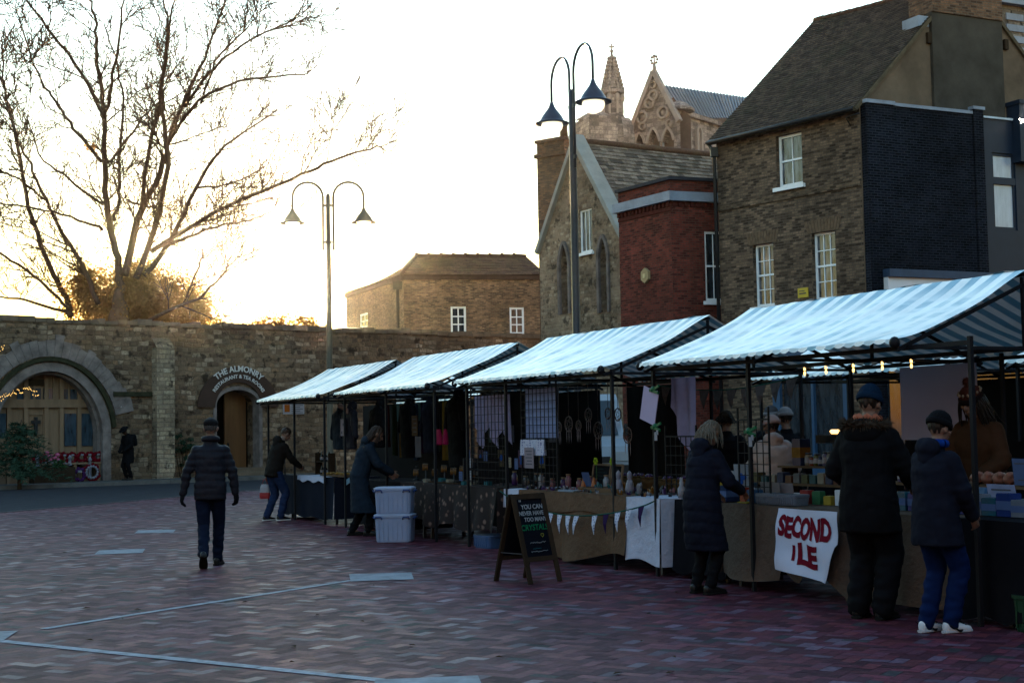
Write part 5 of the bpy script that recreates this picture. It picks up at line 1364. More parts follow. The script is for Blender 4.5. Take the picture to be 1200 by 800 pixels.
        part(m_, 'coat' if coat_len > .05 else 'jacket', jacket, .0125, 5, jd)
        if hood is not None:
            m_ = MB(); hc = neck-fwd2*.085+up2*.015
            m_.ell(hc, (.125, .075, .085), M=Matrix((lat, fwd2, up2)).transposed(), n=16); m_.ell(hc-up2*.07-fwd2*.01, (.095, .055, .09), M=Matrix((lat, fwd2, up2)).transposed(), n=14)
            part(m_, 'hood', hood, .012, 5, lambda p, n: .012*nz(p, 14))
        if collar:
            m_ = MB(); secs = []
            for i in range(17):
                t = 2*pi*i/16; secs.append(neck+up2*(.050)+lat*.080*cos(t)+fwd2*.078*sin(t))
            m_.tube(secs, .036, 8, caps=False); fin(m_.mesh('collar'), 'collar', collar, body)
    if gloves:
        for s in (1, -1):
            m_ = MB(); dd = (wr[s]-el[s]).normalized(); cap(m_, wr[s]-dd*.05, wr[s]+dd*.01, .036, .034)
            hand_prims(m_, wr[s], dd, -lat*s*.8+fw*.3, fw, curl, 1.25); part(m_, 'glove', gloves, .007, 2)
    # ---- hair
    if hair:
        rg_ = random.Random(sd_); m_ = MB(); st, ln_ = hair
        m_.ell(headc+hu*.03-hf*.012, (.083, .099, .1), M=HM, n=16)
        if st == 'long':
            loft(m_, [(headc-hu*ln_*1.0-hf*.05, hx*.075, hf*.03), (headc-hu*ln_*.5-hf*.05, hx*.088, hf*.05), (headc-hu*.03-hf*.035, hx*.088, hf*.06), (headc+hu*.04-hf*.02, hx*.08, hf*.07)])
        hm = solid(m_, .009, 3)
        displace(hm, lambda p, n: .011*noise.noise(Vector((p.x*60+sd_, p.y*60, p.z*9))))
        # keep the face free
        ho = fin(hm, 'hair', hairm, body)
        bmh = bmesh.new(); bmh.from_mesh(hm); kill = []
        for v_ in bmh.verts:
            q = v_.co/k-headc
            if q.dot(hf) > .045 and q.dot(hu) < .055 and abs(q.dot(hx)) < .068: kill.append(v_)
        bmesh.ops.delete(bmh, geom=kill, context='VERTS'); bmh.to_mesh(hm); bmh.free()
        if st in ('long', 'loose'):
            s_ = MB()
            for i in range(300 if st == 'long' else 120):
                t = rg_.uniform(.22*pi, 2.78*pi) if False else rg_.uniform(-.35, 1.35)*pi + pi
                e = rg_.uniform(.0, .9); rr = Vector((sin(t), cos(t)))
                if cos(t) > .55: continue
                p0 = headc+hu*(.03+.1*e)+hx*rr.x*.085*math.sqrt(1-e*e*.9)+hf*(rr.y*.1*math.sqrt(1-e*e*.9)-.012)
                pts = [p0]; q = p0.copy(); L_ = ln_*rg_.uniform(.75, 1.1)+.03
                for j in range(5):
                    q = q-hu*L_/5*.95-Z*L_/5*.1+hx*(rr.x*.012+rg_.gauss(0, .011))+hf*(rr.y*.010*(1-j*.3)+rg_.gauss(0, .006)); pts.append(q.copy())
                s_.tube(pts, [.007, .008, .008, .007, .005, .002], 4, caps=False)
            fin(s_.mesh('strands'), 'strands', hairm, ho)
    # ---- hats
    if hat:
        m_ = MB(); st = hat[0]
        if st == 'beanie':
            m_.ell(headc+hu*.045-hf*.01, (.092, .108, .098*hat[1]), M=HM, n=18)
            hm = solid(m_, .009, 3); bmh = bmesh.new(); bmh.from_mesh(hm)
            bmesh.ops.bisect_plane(bmh, geom=bmh.verts[:]+bmh.edges[:]+bmh.faces[:], plane_co=headc+hu*.03, plane_no=hu+hf*.12, clear_inner=True); bmh.to_mesh(hm); bmh.free()
            displace(hm, lambda p, n: .003*sin(math.atan2((p-headc).dot(hx), (p-headc).dot(hf))*26))
            ho = fin(hm, 'hat', hatm[0], body)
            m_ = MB(); pts = []
            for i in range(33):
                t = 2*pi*i/32; pts.append(headc+hu*(.036-.014*cos(t))-hf*.01+hx*.092*sin(t)+hf*.108*cos(t))
            nn = 8; vs = []; 
            for i in range(32):
                c_ = pts[i]; o_ = (c_-headc-hu*.035); o_.normalize()
                for j in range(nn): t = 2*pi*j/nn; vs.append(c_+o_*.009*cos(t)*(1+.25*(i % 2))+hu*.026*sin(t))
            fs = [(i*nn+j, i*nn+(j+1) % nn, ((i+1) % 32)*nn+(j+1) % nn, ((i+1) % 32)*nn+j) for i in range(32) for j in range(nn)]
            m_.add(vs, fs, 0, True); fin(m_.mesh('cuff'), 'cuff', hatm[-1], ho)
            if len(hat) > 2:
                m_ = MB(); rg_ = random.Random(3); pc_ = headc+hu*(.045+.098*hat[1]+.03)-hf*.01
                for i in range(160):
                    d_ = Vector((rg_.gauss(0, 1), rg_.gauss(0, 1), rg_.gauss(0, 1))).normalized(); o_ = d_.orthogonal().normalized()*.007
                    m_.add([pc_+o_, pc_-o_, pc_+d_*.05*rg_.uniform(.8, 1.1)], [(0, 1, 2)])
                m_.ell(pc_, .036, n=8); fin(m_.mesh('bobble'), 'bobble', hatm[0], ho)
        elif st == 'cap':
            m_.ell(headc+hu*.062-hf*.004, (.092, .118, .055), M=HM, n=18); m_.ell(headc+hu*.048+hf*.10, (.07, .06, .012), M=HM, n=14); loft(m_, [(headc+hu*.025-hf*.012, hx*.084, hf*.1), (headc+hu*.075-hf*.012, hx*.088, hf*.106)])
            part(m_, 'hat', hatm[0], .009, 4)
        elif st == 'brim':
            loft(m_, [(headc+hu*.045, hx*.085, hf*.1), (headc+hu*.10, hx*.082, hf*.095), (headc+hu*.125, hx*.06, hf*.07)]); loft(m_, [(headc+hu*.038, hx*.16, hf*.175), (headc+hu*.056, hx*.15, hf*.165)])
            part(m_, 'hat', hatm[0], .009, 3)
    body['_k'] = k
    return dict(o=body, neck=neck, up=up2, fw=fwd2, lat=lat, head=headc, hu=hu, hf=hf, hx=hx, wr=wr, el=el, k=k, chest=chest, hip=hip, fin=fin, sh=sh)
def fur_ring(pd, c, ax, ay, r, m, n=420, name='fur_trim', seed=1, start=0., end=2*pi):
    rg_ = random.Random(seed); mb = MB()
    for i in range(n):
        t = rg_.uniform(start, end); p = c+ax*cos(t)+ay*sin(t); o_ = (ax*cos(t)+ay*sin(t)).normalized()
        d = (o_*rg_.gauss(.6, .6)+pd['up']*rg_.gauss(.15, .8)+Vector((rg_.gauss(0, .35),)*3)).normalized()
        s_ = d.orthogonal().normalized()*.009; L_ = r*rg_.uniform(.6, 1.25); mb.add([p+s_, p-s_, p+d*L_], [(0, 1, 2)])
    pts = [c+ax*cos(start+(end-start)*i/20)+ay*sin(start+(end-start)*i/20) for i in range(21)]; mb.tube(pts, r*.45, 8)
    return pd['fin'](mb.mesh(name), name, m, pd['o'])

def W2(p): return Vector((p[0], p[1], 0))
navy = cloth('navy_cloth', (.012, .014, .026)); black = cloth('black_cloth', (.008, .008, .010)); dkgrey = cloth('charcoal_shell', (.022, .022, .030), .45)
denim = cloth('dark_denim', (.014, .022, .052)); denim2 = cloth('blue_denim', (.03, .055, .14)); joggers = cloth('royal_blue_fleece', (.008, .026, .115)); slate = cloth('slate_blue_cloth', (.026, .042, .066))
brown = cloth('brown_fleece', (.06, .026, .013)); cream = cloth('cream_shell', (.55, .46, .42), .6); leather = mat('black_leather', (.012, .011, .011), .4, .2, 8); rubber = mat('dark_sole', (.02, .018, .016), .7, .2)
grey_hair = mat('grey_blond_hair', (.26, .20, .14), .55, .3, 30, stretch=(1, 1, .1)); dark_hair = mat('dark_brown_hair', (.022, .013, .009), .5, .3, 30, stretch=(1, 1, .1)); brown_hair = mat('brown_hair', (.07, .035, .018), .5, .3, 30, stretch=(1, 1, .1))
bluehat = cloth('teal_blue_knit', (.01, .035, .08)); peach = cloth('peach_knit', (.75, .22, .12)); fur = mat('brown_fur', (.06, .042, .03), .9, .4, 20); palehat = cloth('pale_pink_knit', (.5, .36, .32)); greyhat = cloth('grey_knit', (.22, .2, .2)); rustknit = cloth('rust_knit', (.12, .04, .03))
sneaker = mat('white_leather', (.72, .74, .78), .45, .06, 4); blacksole = mat('swoosh_black', (.01, .01, .012), .5)
shoes_b = (leather, rubber)

# walking man, seen from behind
g = gnd(247, 664)
pd = person('man in dark quilted jacket and flat cap walking away across the square', (g.x, g.y, 0), (-.06, 1), 1.76, lean=3, pitch=2, sleeve=.93, handR=(.30, .05, .79), handL=(-.34, -.02, .78),
            feet=((.045, .26, 0), (-.04, -.24, 0)), heel=(0, .085), jacket=dkgrey, bulk=1.06, puff=.085, trousers=denim, leg_w=.98, shoes=shoes_b, gloves=black, hat=('cap',), hatm=(cloth('black_tweed', (.014, .013, .014)),), hair=('short', .05), hairm=mat('silver_hair', (.12, .11, .105), .6, .2, 30), collar=dkgrey, curl=.7)
mb = MB(); h = pd['head']
for s in (1, -1): mb.bar(h+pd['hx']*s*.082+pd['hf']*.085+pd['hu']*.012, h+pd['hx']*s*.084-pd['hf']*.01+pd['hu']*.012, .004, .007)
mb.bar(h+pd['hx']*.08+pd['hf']*.115+pd['hu']*.008, h-pd['hx']*.08+pd['hf']*.115+pd['hu']*.008, .004, .03); pd['fin'](mb.mesh('glasses'), 'glasses', mat('steel_frame', (.6, .6, .62), .25, .05, metal=.8), pd['o'])
# dark figure by the arch
p = WALL.P(WALL.px(140, 560)[0], .115, .75)
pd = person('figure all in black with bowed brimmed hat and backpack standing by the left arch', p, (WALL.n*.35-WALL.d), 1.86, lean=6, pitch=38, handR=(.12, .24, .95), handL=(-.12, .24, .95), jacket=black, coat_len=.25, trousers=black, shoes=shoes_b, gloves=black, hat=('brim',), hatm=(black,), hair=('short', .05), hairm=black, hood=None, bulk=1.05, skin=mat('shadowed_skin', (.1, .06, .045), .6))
mb = MB(); c_ = pd['chest']-pd['fw']*.22; loft(mb, [(c_-pd['up']*.22, pd['lat']*.13, pd['fw']*.07), (c_-pd['up']*.18, pd['lat']*.16, pd['fw']*.1), (c_+pd['up']*.1, pd['lat']*.15, pd['fw']*.09), (c_+pd['up']*.16, pd['lat']*.1, pd['fw']*.06)]); pd['fin'](mb.mesh('backpack'), 'backpack', black, pd['o'])
# man leaning over the farthest stall
p = S(11.3, -.28)
pd = person('stooping man in black jacket and blue jeans at left end of the farthest stall', p, (.75, .6), 1.74, lean=15, pitch=30, handR=(.14, .42, .98), handL=(-.30, -.05, .74), feet=((.11, .05, 0), (-.11, -.12, 0)), jacket=cloth('olive_black_cloth', (.016, .013, .011)), bulk=1.05, trousers=denim2, leg_w=1.08, shoes=(leather, mat('pale_sole', (.5, .48, .45), .6)), hair=('short', .04), hairm=brown_hair, face=True, hood=cloth('olive_black_cloth', (.016, .013, .011)))
bg_ = thing('carrier_bag', 'red and white carrier bag hanging from the hand of the stooping man', 'bag', p + Vector((-.24, .16, .53)))
mb = MB(); loft(mb, [((0, 0, -.17), X*.12, Y*.05), ((0, 0, -.12), X*.14, Y*.06), ((0, 0, .08), X*.12, Y*.05), ((0, 0, .16), X*.09, Y*.02)], 14); mb.build('bag', mat('white_plastic', (.6, .6, .66), .4, .1), bg_, local=True)
mb = MB(); loft(mb, [((0, 0, -.172), X*.122, Y*.052), ((0, 0, -.118), X*.143, Y*.063), ((0, 0, -.03), X*.133, Y*.058)], 14); mb.build('red_print', M_red, bg_, local=True)
mb = MB(); mb.tube([(-.07, 0, .15), (-.03, 0, .27), (.03, 0, .28), (.07, 0, .15)], .008, 5); mb.build('handle', M_red, bg_, local=True); bg_.scale = (.72, .72, .8)
# woman in long blue coat leaning over the second table
p = S(6.55, -.36)
pd = person('woman in long slate blue hooded coat bending over the goods of the second stall', p, (.95, .15), 1.72, lean=18, pitch=30, handR=(.12, .44, .97), handL=(-.1, .40, .95), feet=((.1, .1, 0), (-.1, -.14, 0)), jacket=slate, coat_len=.42, hem_flare=1.28, bulk=1.12, trousers=black, shoes=shoes_b, hair=('long', .16), hairm=brown_hair, hood=slate, female=True, face=True)
# woman with grey blond hair at the dark table
p = S(-2.78, -.42)
pd = person('woman with loose grey blond hair and long dark padded coat at a stall table', p, (.80, .62), 1.63, lean=8, pitch=26, handR=(.2, .34, 1.02), handL=(-.16, .32, 1.0), jacket=navy, coat_len=.36, bulk=1.16, puff=.11, trousers=black, leg_w=.95, shoes=shoes_b, hair=('long', .15), hairm=grey_hair, hood=navy, female=True, face=True)
# man with blue beanie, scarf and parka
p = S(-4.98, -.30)
pd = person('tall person in blue beanie, peach scarf and black fur hooded parka by the banner table', p, (.62, .75), 1.84, lean=3, pitch=12, handR=(.2, .34, 1.02), handL=(-.22, .22, .98), jacket=black, coat_len=.14, bulk=1.22, trousers=black, leg_w=1.42, shoes=shoes_b, hat=('beanie', 1.18), hatm=(bluehat, bluehat), hair=('short', .05), hairm=dark_hair, hood=None, sleeve=1.05)
mb = MB(); n_ = pd['neck']+pd['up']*.06
mb.tube([n_+pd['lat']*.086*cos(2*pi*i/16)+pd['fw']*.084*sin(2*pi*i/16)+pd['up']*.012*sin(3*i) for i in range(17)], .027, 10, caps=False); pd['fin'](mb.mesh('scarf'), 'scarf', peach, pd['o'])
mb = MB(); hc = pd['neck']-pd['fw']*.1-pd['up']*.05; mb.ell(hc, (.16, .085, .11), M=Matrix((pd['lat'], pd['fw'], pd['up'])).transposed(), n=14); pd['fin'](solid(mb, .014, 4), 'hood', black, pd['o'])
fur_ring(pd, pd['neck']-pd['fw']*.05+pd['up']*.005, pd['lat']*.165, pd['fw']*.125, .062, fur, 900)
# youth with white trainers
p = S(-5.87, -.42)
pd = person('slim youth in navy coat, blue joggers and white trainers at the right edge', p, (.8, .45), 1.62, lean=2, pitch=14, handR=(.16, .24, .92), handL=(-.2, .18, .84), feet=((.06, .09, 0), (-.09, -.03, 0)), jacket=navy, coat_len=.10, bulk=1.14, trousers=joggers, leg_w=1.12, shoes=(sneaker, mat('trainer_sole', (.6, .6, .64), .6), blacksole), hat=('beanie', 1.08), hatm=(black, black), hair=('short', .05), hairm=dark_hair, hood=navy, collar=cloth('bright_blue_lining', (.01, .07, .42)))
# seller in bobble hat
p = S(s_at(1148, 1.55, 1.5), 1.55)
pd = person('seller with long dark hair, bobble hat and brown fleece looking down behind the counter', p, (-.75, -.62), 1.88, lean=4, pitch=22, handR=(.15, .36, 1.05), handL=(-.18, .30, 1.0), jacket=brown, coat_len=.12, bulk=1.25, trousers=black, shoes=shoes_b, hat=('beanie', 1.0, 1), hatm=(rustknit, cloth('dark_knit_cuff', (.025, .015, .015))), hair=('long', .30), hairm=dark_hair, female=True, face=True)
mb = MB()
for i in range(14):
    t = 2*pi*i/14; c_ = pd['head']+pd['hu']*.085-pd['hf']*.01+pd['hx']*.09*sin(t)+pd['hf']*.106*cos(t); mb.ell(c_, (.012, .012, .014), n=6)
pd['fin'](mb.mesh('hat_pattern'), 'hat_pattern', mat('cream_knit', (.55, .42, .3), .8), pd['o'])
# shoppers on the far side of the banner stall
pd = person('shopper in cream puffer coat and pale pink hat seen from behind among the stalls', S(s_at(906, 2.0, 1.4), 2.0), (.1, 1), 1.66, lean=4, pitch=10, yaw=40, handR=(.2, .3, 1.), handL=(-.2, .3, 1.), jacket=cream, coat_len=.12, bulk=1.35, puff=.12, trousers=black, shoes=shoes_b, hat=('beanie', 1.05), hatm=(palehat, palehat), hair=('short', .05), hairm=dark_hair, hood=cream, female=True, voxel=.011)
pd = person('shopper in black coat and round dark fur hat left of the cream coat', S(s_at(851, 2.7, 1.4), 2.7), (.3, 1), 1.74, lean=2, pitch=8, jacket=black, coat_len=.15, bulk=1.2, trousers=black, shoes=shoes_b, hat=('beanie', 1.05), hatm=(fur, fur), hair=('loose', .06), hairm=dark_hair, voxel=.011)
pd = person('shopper in black coat and light grey knitted hat right of the cream coat', S(s_at(922, 3.2, 1.4), 3.2), (-.2, 1), 1.76, lean=0, pitch=4, jacket=black, coat_len=.15, bulk=1.25, trousers=black, shoes=shoes_b, hat=('beanie', 1.05), hatm=(greyhat, greyhat), hair=('short', .05), hairm=dark_hair, voxel=.011)
pd = person('distant shopper in grey hat between the cream coat and the grey hat', S(s_at(905, 3.85, 1.4), 3.85), (-.5, -.8), 1.8, jacket=black, coat_len=.1, bulk=1.1, trousers=black, shoes=shoes_b, hat=('beanie', 1.), hatm=(cloth('mid_grey_knit', (.14, .13, .14)), greyhat), hair=('short', .05), hairm=dark_hair, face=True, voxel=.011)
# ---------------------------------------------------------------- market stalls
def stripemat(name, dark, per):
    m, nt, b, out = newmat(name); c = coord(nt, 'Object')
    sp = nt.nodes.new('ShaderNodeSeparateXYZ'); L(nt, c, sp.inputs[0])
    def M(op, a, b_=None):
        n = nt.nodes.new('ShaderNodeMath'); n.operation = op
        for i, v_ in enumerate((a, b_)):
            if v_ is None: continue
            if hasattr(v_, 'is_output'): L(nt, v_, n.inputs[i])
            else: n.inputs[i].default_value = v_
        return n.outputs[0]
    wob = M('MULTIPLY', M('SUBTRACT', noisen(nt, c, 2., 2), .5), .05)
    fr = M('FRACT', M('DIVIDE', M('ADD', sp.outputs[0], wob), per))
    st = ramp(nt, fr, [(.47, 0.), (.53, 1.)])
    worn = ramp(nt, noisen(nt, coord(nt, 'Object', (.8, 3, 1)), 1.6, 4), [(.42, .06), (.70, .9)])
    yy = ramp(nt, M('DIVIDE', sp.outputs[1], 1.35), [(.0, .5), (.1, 0.), (.70, 0.), (.93, 1.), (1., 1.)])
    st2 = M('MULTIPLY', st, M('MAXIMUM', worn, M('MULTIPLY', yy, .9)))
    dirt = ramp(nt, noisen(nt, c, 3., 5, .7), [(.3, .8), (.7, 1.05)])
    col = mixc(nt, 1., mixc(nt, st2, (.84, .83, .79), dark), dirt, 'MULTIPLY')
    L(nt, col, b.inputs['Base Color']); b.inputs['Roughness'].default_value = .32; b.inputs['Specular IOR Level'].default_value = .6
    bumpn(nt, noisen(nt, coord(nt, 'Object', (3, .8, 1)), 3, 4), b, .25, .03)
    t = nt.nodes.new('ShaderNodeBsdfTranslucent'); L(nt, mixc(nt, .5, col, (.2, .2, .2), 'MULTIPLY'), t.inputs[0])
    mx = nt.nodes.new('ShaderNodeMixShader'); mx.inputs[0].default_value = .12
    L(nt, b.outputs[0], mx.inputs[1]); L(nt, t.outputs[0], mx.inputs[2]); L(nt, mx.outputs[0], out.inputs[0]); return m
M_stripe = stripemat('striped_canvas', (.05, .25, .36), .25)
M_frame = mat('stall_frame', (.016, .016, .02), .55, .2, 6, spec=.08)
def stall(label, s0, Lc, posts, seed, group='market stalls with blue and white striped canopies', rear=0.):
    o = S(s0, rear); t = thing('market_stall', label, 'market stall', o, ROWROT, group)
    rg_ = random.Random(seed); K = rg_.uniform(0, 50)
    y0, yr, y1, z0, zr = -.12, 1.35, 2.82, 2.24, 2.85
    def sag(x, v_): return -.048*sin(pi*v_)*(1+.7*noise.noise(Vector((x*1.1+K, v_*2, 1)))) + .026*noise.noise(Vector((x*2.6+K, v_*1.6, 4))) + .008*noise.noise(Vector((x*9+K, v_*3, 4))) - .018*sin(pi*x/1.33)**2*sin(pi*v_) - .014*abs(sin(pi*x*Lc/1.33))**.5*0
    def fr(u, v_):
        x = u*Lc; e = .02*noise.noise(Vector((x*3+K, 0, 7)))*(1-v_)
        return Vector((x, y0+(yr-y0)*v_+e, z0+(zr-z0)*v_**(1.08)+sag(x, v_)*(.3+.7*(0 < v_ < 1)) + .012*noise.noise(Vector((x*5+K, v_*3, 2)))))
    def bk(u, v_):
        x = u*Lc; return Vector((x, yr+(y1-yr)*v_, zr+(z0+.03-zr)*v_**.95+sag(x, v_)*.8))
    mb = MB(); mb.grid(fr, 64, 14); mb.grid(bk, 48, 10); cn = mb.build('canopy', M_stripe, t, local=True)
    mb = MB(); mb2 = MB(); n = 96
    for i in range(n):
        def hang(x):
            k = (x/.125) % 1.; return .024+.018*sin(pi*k)
        a = fr(i/n, 0); b = fr((i+1)/n, 0); ha, hb = hang(a.x), hang(b.x+1e-6)
        mb.quad(a+Vector((0, -.012, -ha)), b+Vector((0, -.012, -hb)), b, a)
        a = bk(i/n, 1); b = bk((i+1)/n, 1); mb2.quad(a, b, b+Vector((0, .008, -hb)), a+Vector((0, .008, -ha)))
    mb.build('valance', M_stripe, cn, local=True); mb2.build('valance', M_stripe, cn, local=True)
    w = .034
    for x in posts:
        mb = MB(); mb.box((x, .05, (z0-.02)/2), (w, w, z0-.02)); mb.build('post', M_frame, t, local=True)
    for x in (posts[0], Lc-.1, (posts[0]+posts[-1])/2):
        mb = MB(); mb.box((x, 2.7, 1.12), (w, w, 2.24)); mb.build('post', M_frame, t, local=True)
    mb = MB()
    xe = max(Lc, posts[-1])
    for (y, z) in ((.05, z0-.07), (2.7, z0-.05), (1.35, z0-.06)): mb.bar((min(0, posts[0])+.02, y, z), (xe+.0, y, z), .032, .038)
    mb.bar((.02, 1.35, zr-.04), (Lc-.02, 1.35, zr-.04), .03, .03)
    for x in (.05, Lc*.5, Lc-.05):
        mb.bar((x, -.06, z0-.09), (x, 1.35, zr-.13), .026, .03); mb.bar((x, 1.35, zr-.13), (x, 2.78, z0-.09), .026, .03); mb.bar((x, .02, z0-.065), (x, 2.72, z0-.063), .026, .03); mb.bar((x, 1.35, z0-.06), (x, 1.35, zr-.06), .026)
    mb.build('frame', M_frame, t, local=True)
    for x in (.03, Lc-.03): mb = MB(); mb.ell((x, -.10, z0-.03), (.045, .045, .05), n=8); mb.build('corner_fitting', M_frame, t, local=True)
    return t
ST = {1: (13.14, 3.75), 2: (8.59, 4.03), 3: (3.67, 4.05), 4: (-1.15, 4.0)}
stall('farthest and smallest striped market stall, beside the stone wall doorway', 13.14, 3.75, (.25, 1.9, 3.6), 1)
stall('second striped market stall from the far end, hung with dark clothes', 8.59, 4.03, (.1, 2., 3.9), 2)
stall('striped market stall with bunting and tea towels on wire grids', 3.67, 4.05, (.1, 1.3, 4.0), 3)
stall('nearest and largest striped market stall, above the red lettered banner', -1.15, 4.0, (.05, 1.75, 4.65), 4)
stall('rear striped stall mostly hidden behind the nearest stall', -2.2, 4.0, (.1, 2, 3.9), 5, 'striped stalls of the rear row', 4.1)
stall('rear striped stall seen through the gap left of the nearest canopy', 2.6, 4.0, (.1, 2, 3.9), 6, 'striped stalls of the rear row', 4.1)
stall('rear striped stall mostly hidden behind the two farthest stalls', 16.2, 4.0, (.1, 2, 3.9), 7, 'striped stalls of the rear row', 4.1)

# tables
M_ply = mat('plywood', (.16, .10, .06), .7, .25, 4, stretch=(.3, 1, 1)); M_steel = mat('steel_leg', (.12, .12, .13), .4, .2, 6, metal=.6)
def row(s, t, z=0): return S(s, t, z)
TT = {}
def table(label, s0, s1, t0, t1, z=.8):
    o = S(s0, t0); Lx = s0-s1; D = t1-t0; t = thing('trestle_table', label, 'table', o, ROWROT, 'trestle tables of the stalls')
    mb = MB(); mb.box((Lx/2, D/2, z-.02), (Lx, D, .035)); mb.build('tabletop', M_ply, t, local=True)
    for x in (.15, Lx-.15):
        for y in (.08, D-.08): mb = MB(); mb.box((x, y, (z-.04)/2), (.04, .04, z-.04)); mb.build('leg', M_steel, t, local=True)
    return t
def drape(label, m, s0, s1, t0, t1, z, hem, fold=.03, freq=9., sides=True, seed=0, name='tablecloth', over=0., group=None, back=False):
    """cloth over a table: top sheet and hanging front; hem(u) = bottom height"""
    o = S(s0, t0); Lx = s0-s1; mb = MB(); K = seed*3.7
    hem_ = hem if callable(hem) else (lambda u: hem + .02*sin(u*17+K))
    def top(u, v_): return Vector((u*Lx, v_*(t1-t0), z+.006+.004*noise.noise(Vector((u*Lx*3+K, v_*3, 0)))))
    def fold_(x, d): return (.4+.6*d)*d*fold*(sin(x*freq+K+1.5*noise.noise(Vector((x*1.2, K, 0))))+.8*noise.noise(Vector((x*4, d*1.5, K))))
    def front(u, v_):
        x = u*Lx; d = 1-v_; zb = hem_(u); return Vector((x, -.012-abs(fold*.9)*d-fold_(x, d), zb+(z+.006-zb)*v_))
    mb.grid(top, max(6, int(Lx*10)), 8); mb.grid(front, max(10, int(Lx*26)), 14)
    if sides:
        for u in (0, 1):
            sg = -1 if u == 0 else 1
            def sd(a, v_, u=u, sg=sg):
                d = 1-v_; zb = hem_(u); y = a*(t1-t0); return Vector((u*Lx+sg*(.012+abs(fold)*d*.6+fold*.5*d*sin(y*freq+K)), y-(abs(fold*.9)*d+.012)*(1-a), zb+(z+.006-zb)*v_))
            mb.grid(sd, 10, 8, flip=(u == 0))
    return mb.buildT(name, m, o, ROWROT, label, name.replace('_', ' '), group)
M_kraft = mat('brown_cotton', (.27, .165, .105), .85, .2, 2.5, .9, dist=.03); M_taupe = mat('taupe_cotton', (.23, .165, .13), .85, .2, 2.5, .9, dist=.03)
M_sheet = mat('white_cotton', (.55, .58, .72), .8, .08, 2.5, .7, dist=.03); M_blackcl = mat('black_tablecloth', (.010, .010, .014), .8, .2, 3, .2); M_navycl = mat('navy_tablecloth', (.012, .016, .03), .8, .2, 3, .2)
# lace like cloth with a gold leaf pattern
m, nt, b, out = newmat('dark_floral_cloth'); vo = nt.nodes.new('ShaderNodeTexVoronoi'); vo.inputs['Scale'].default_value = 9; L(nt, coord(nt), vo.inputs['Vector'])
L(nt, ramp(nt, mixc(nt, .6, vo.outputs[0], noisen(nt, coord(nt), 22, 3), 'MULTIPLY'), [(.12, (.13, .085, .07)), (.24, (.02, .016, .016))]), b.inputs['Base Color']); b.inputs['Roughness'].default_value = .7; b.inputs['Specular IOR Level'].default_value = .03; M_floral = m
table('trestle table under the navy cloth of the farthest stall', 12.1, 9.3, .15, .95); drape('navy tablecloth on the farthest stall with plain hanging front', M_navycl, 12.12, 9.25, .13, .97, .8, .08, .02, 6, seed=1)
drape('white runner along front edge of the farthest table', M_sheet, 11.2, 9.6, .10, .7, .808, .72, .004, 20, sides=False, seed=2, name='table_runner')
table('trestle table under dark floral cloth of the second stall', 8.2, 5.4, .15, .95); drape('black tablecloth at left part of the second stall behind the stooping woman', M_blackcl, 8.22, 6.2, .13, .97, .8, .08, .025, 7, seed=3)
table('trestle table between the storage boxes and the chalkboard', 5.4, 2.75, .15, .95); drape('dark floral patterned cloth with gathered hem right of the plastic boxes', M_floral, 6.15, 2.80, .12, .97, .806, lambda u: .2+.10*abs(sin(u*8.5))-.05*u, .05, 11, seed=4)
table('trestle table under brown cloth with bunting', 2.4, -1.25, .1, .95)
drape('brown cotton cloth hanging to the ground on the bunting table', M_kraft, 2.3, -.62, .08, .95, .80, lambda u: .16-.10*sin(pi*min(1, u*1.05))+.04*sin(u*9)+(.16*(1-u/.3) if u < .3 else 0), .06, 5, seed=5)
drape('short brown runner folded over front edge of the bunting table', M_kraft, 2.02, -.60, .05, .7, .812, lambda u: .60+.02*sin(u*12), .008, 9, sides=False, seed=6, name='table_runner')
drape('white cotton cloth hanging at right end of the bunting table', M_sheet, -.60, -1.28, .055, .9, .808, lambda u: .13+.03*sin(u*5), .018, 8, seed=7)
drape('small white patterned cloth at left corner of the bunting table', M_sheet, 2.46, 2.04, .06, .9, .808, lambda u: .58, .012, 14, seed=8, name='table_runner')
table('trestle table under black cloth where the grey haired woman stands', -1.42, -2.3, .2, 1.); drape('black tablecloth on the dark table right of the white cloth', M_blackcl, -1.40, -2.28, .17, 1., .8, .06, .03, 9, seed=9)
table('long trestle table under taupe cloth with the banner', -2.3, -4.2, .15, 1.0); table('trestle table behind the tall person in the parka', -4.2, -6.1, .15, 1.0)
def hem4(u):
    s = 2.32+u*3.5
    if s < 3.35: return .13-.04*sin((s-2.32)/1.03*pi)
    if s < 4.0: k = (s-3.35)/.65; return .26 - .21*sin(pi*min(1, k*1.15))*.9 + .12*k
    if s < 4.45: k = (s-4.0)/.45; return .38-.36*k**.8
    return .08
drape('taupe tablecloth with swagged hem under the red lettered banner', M_taupe, -2.32, -5.45, .12, 1., .80, hem4, .05, 5.5, seed=10)
drape('black tablecloth at the right edge behind the youth', M_blackcl, -5.47, -6.6, .12, 1., .80, .05, .03, 7, seed=11)

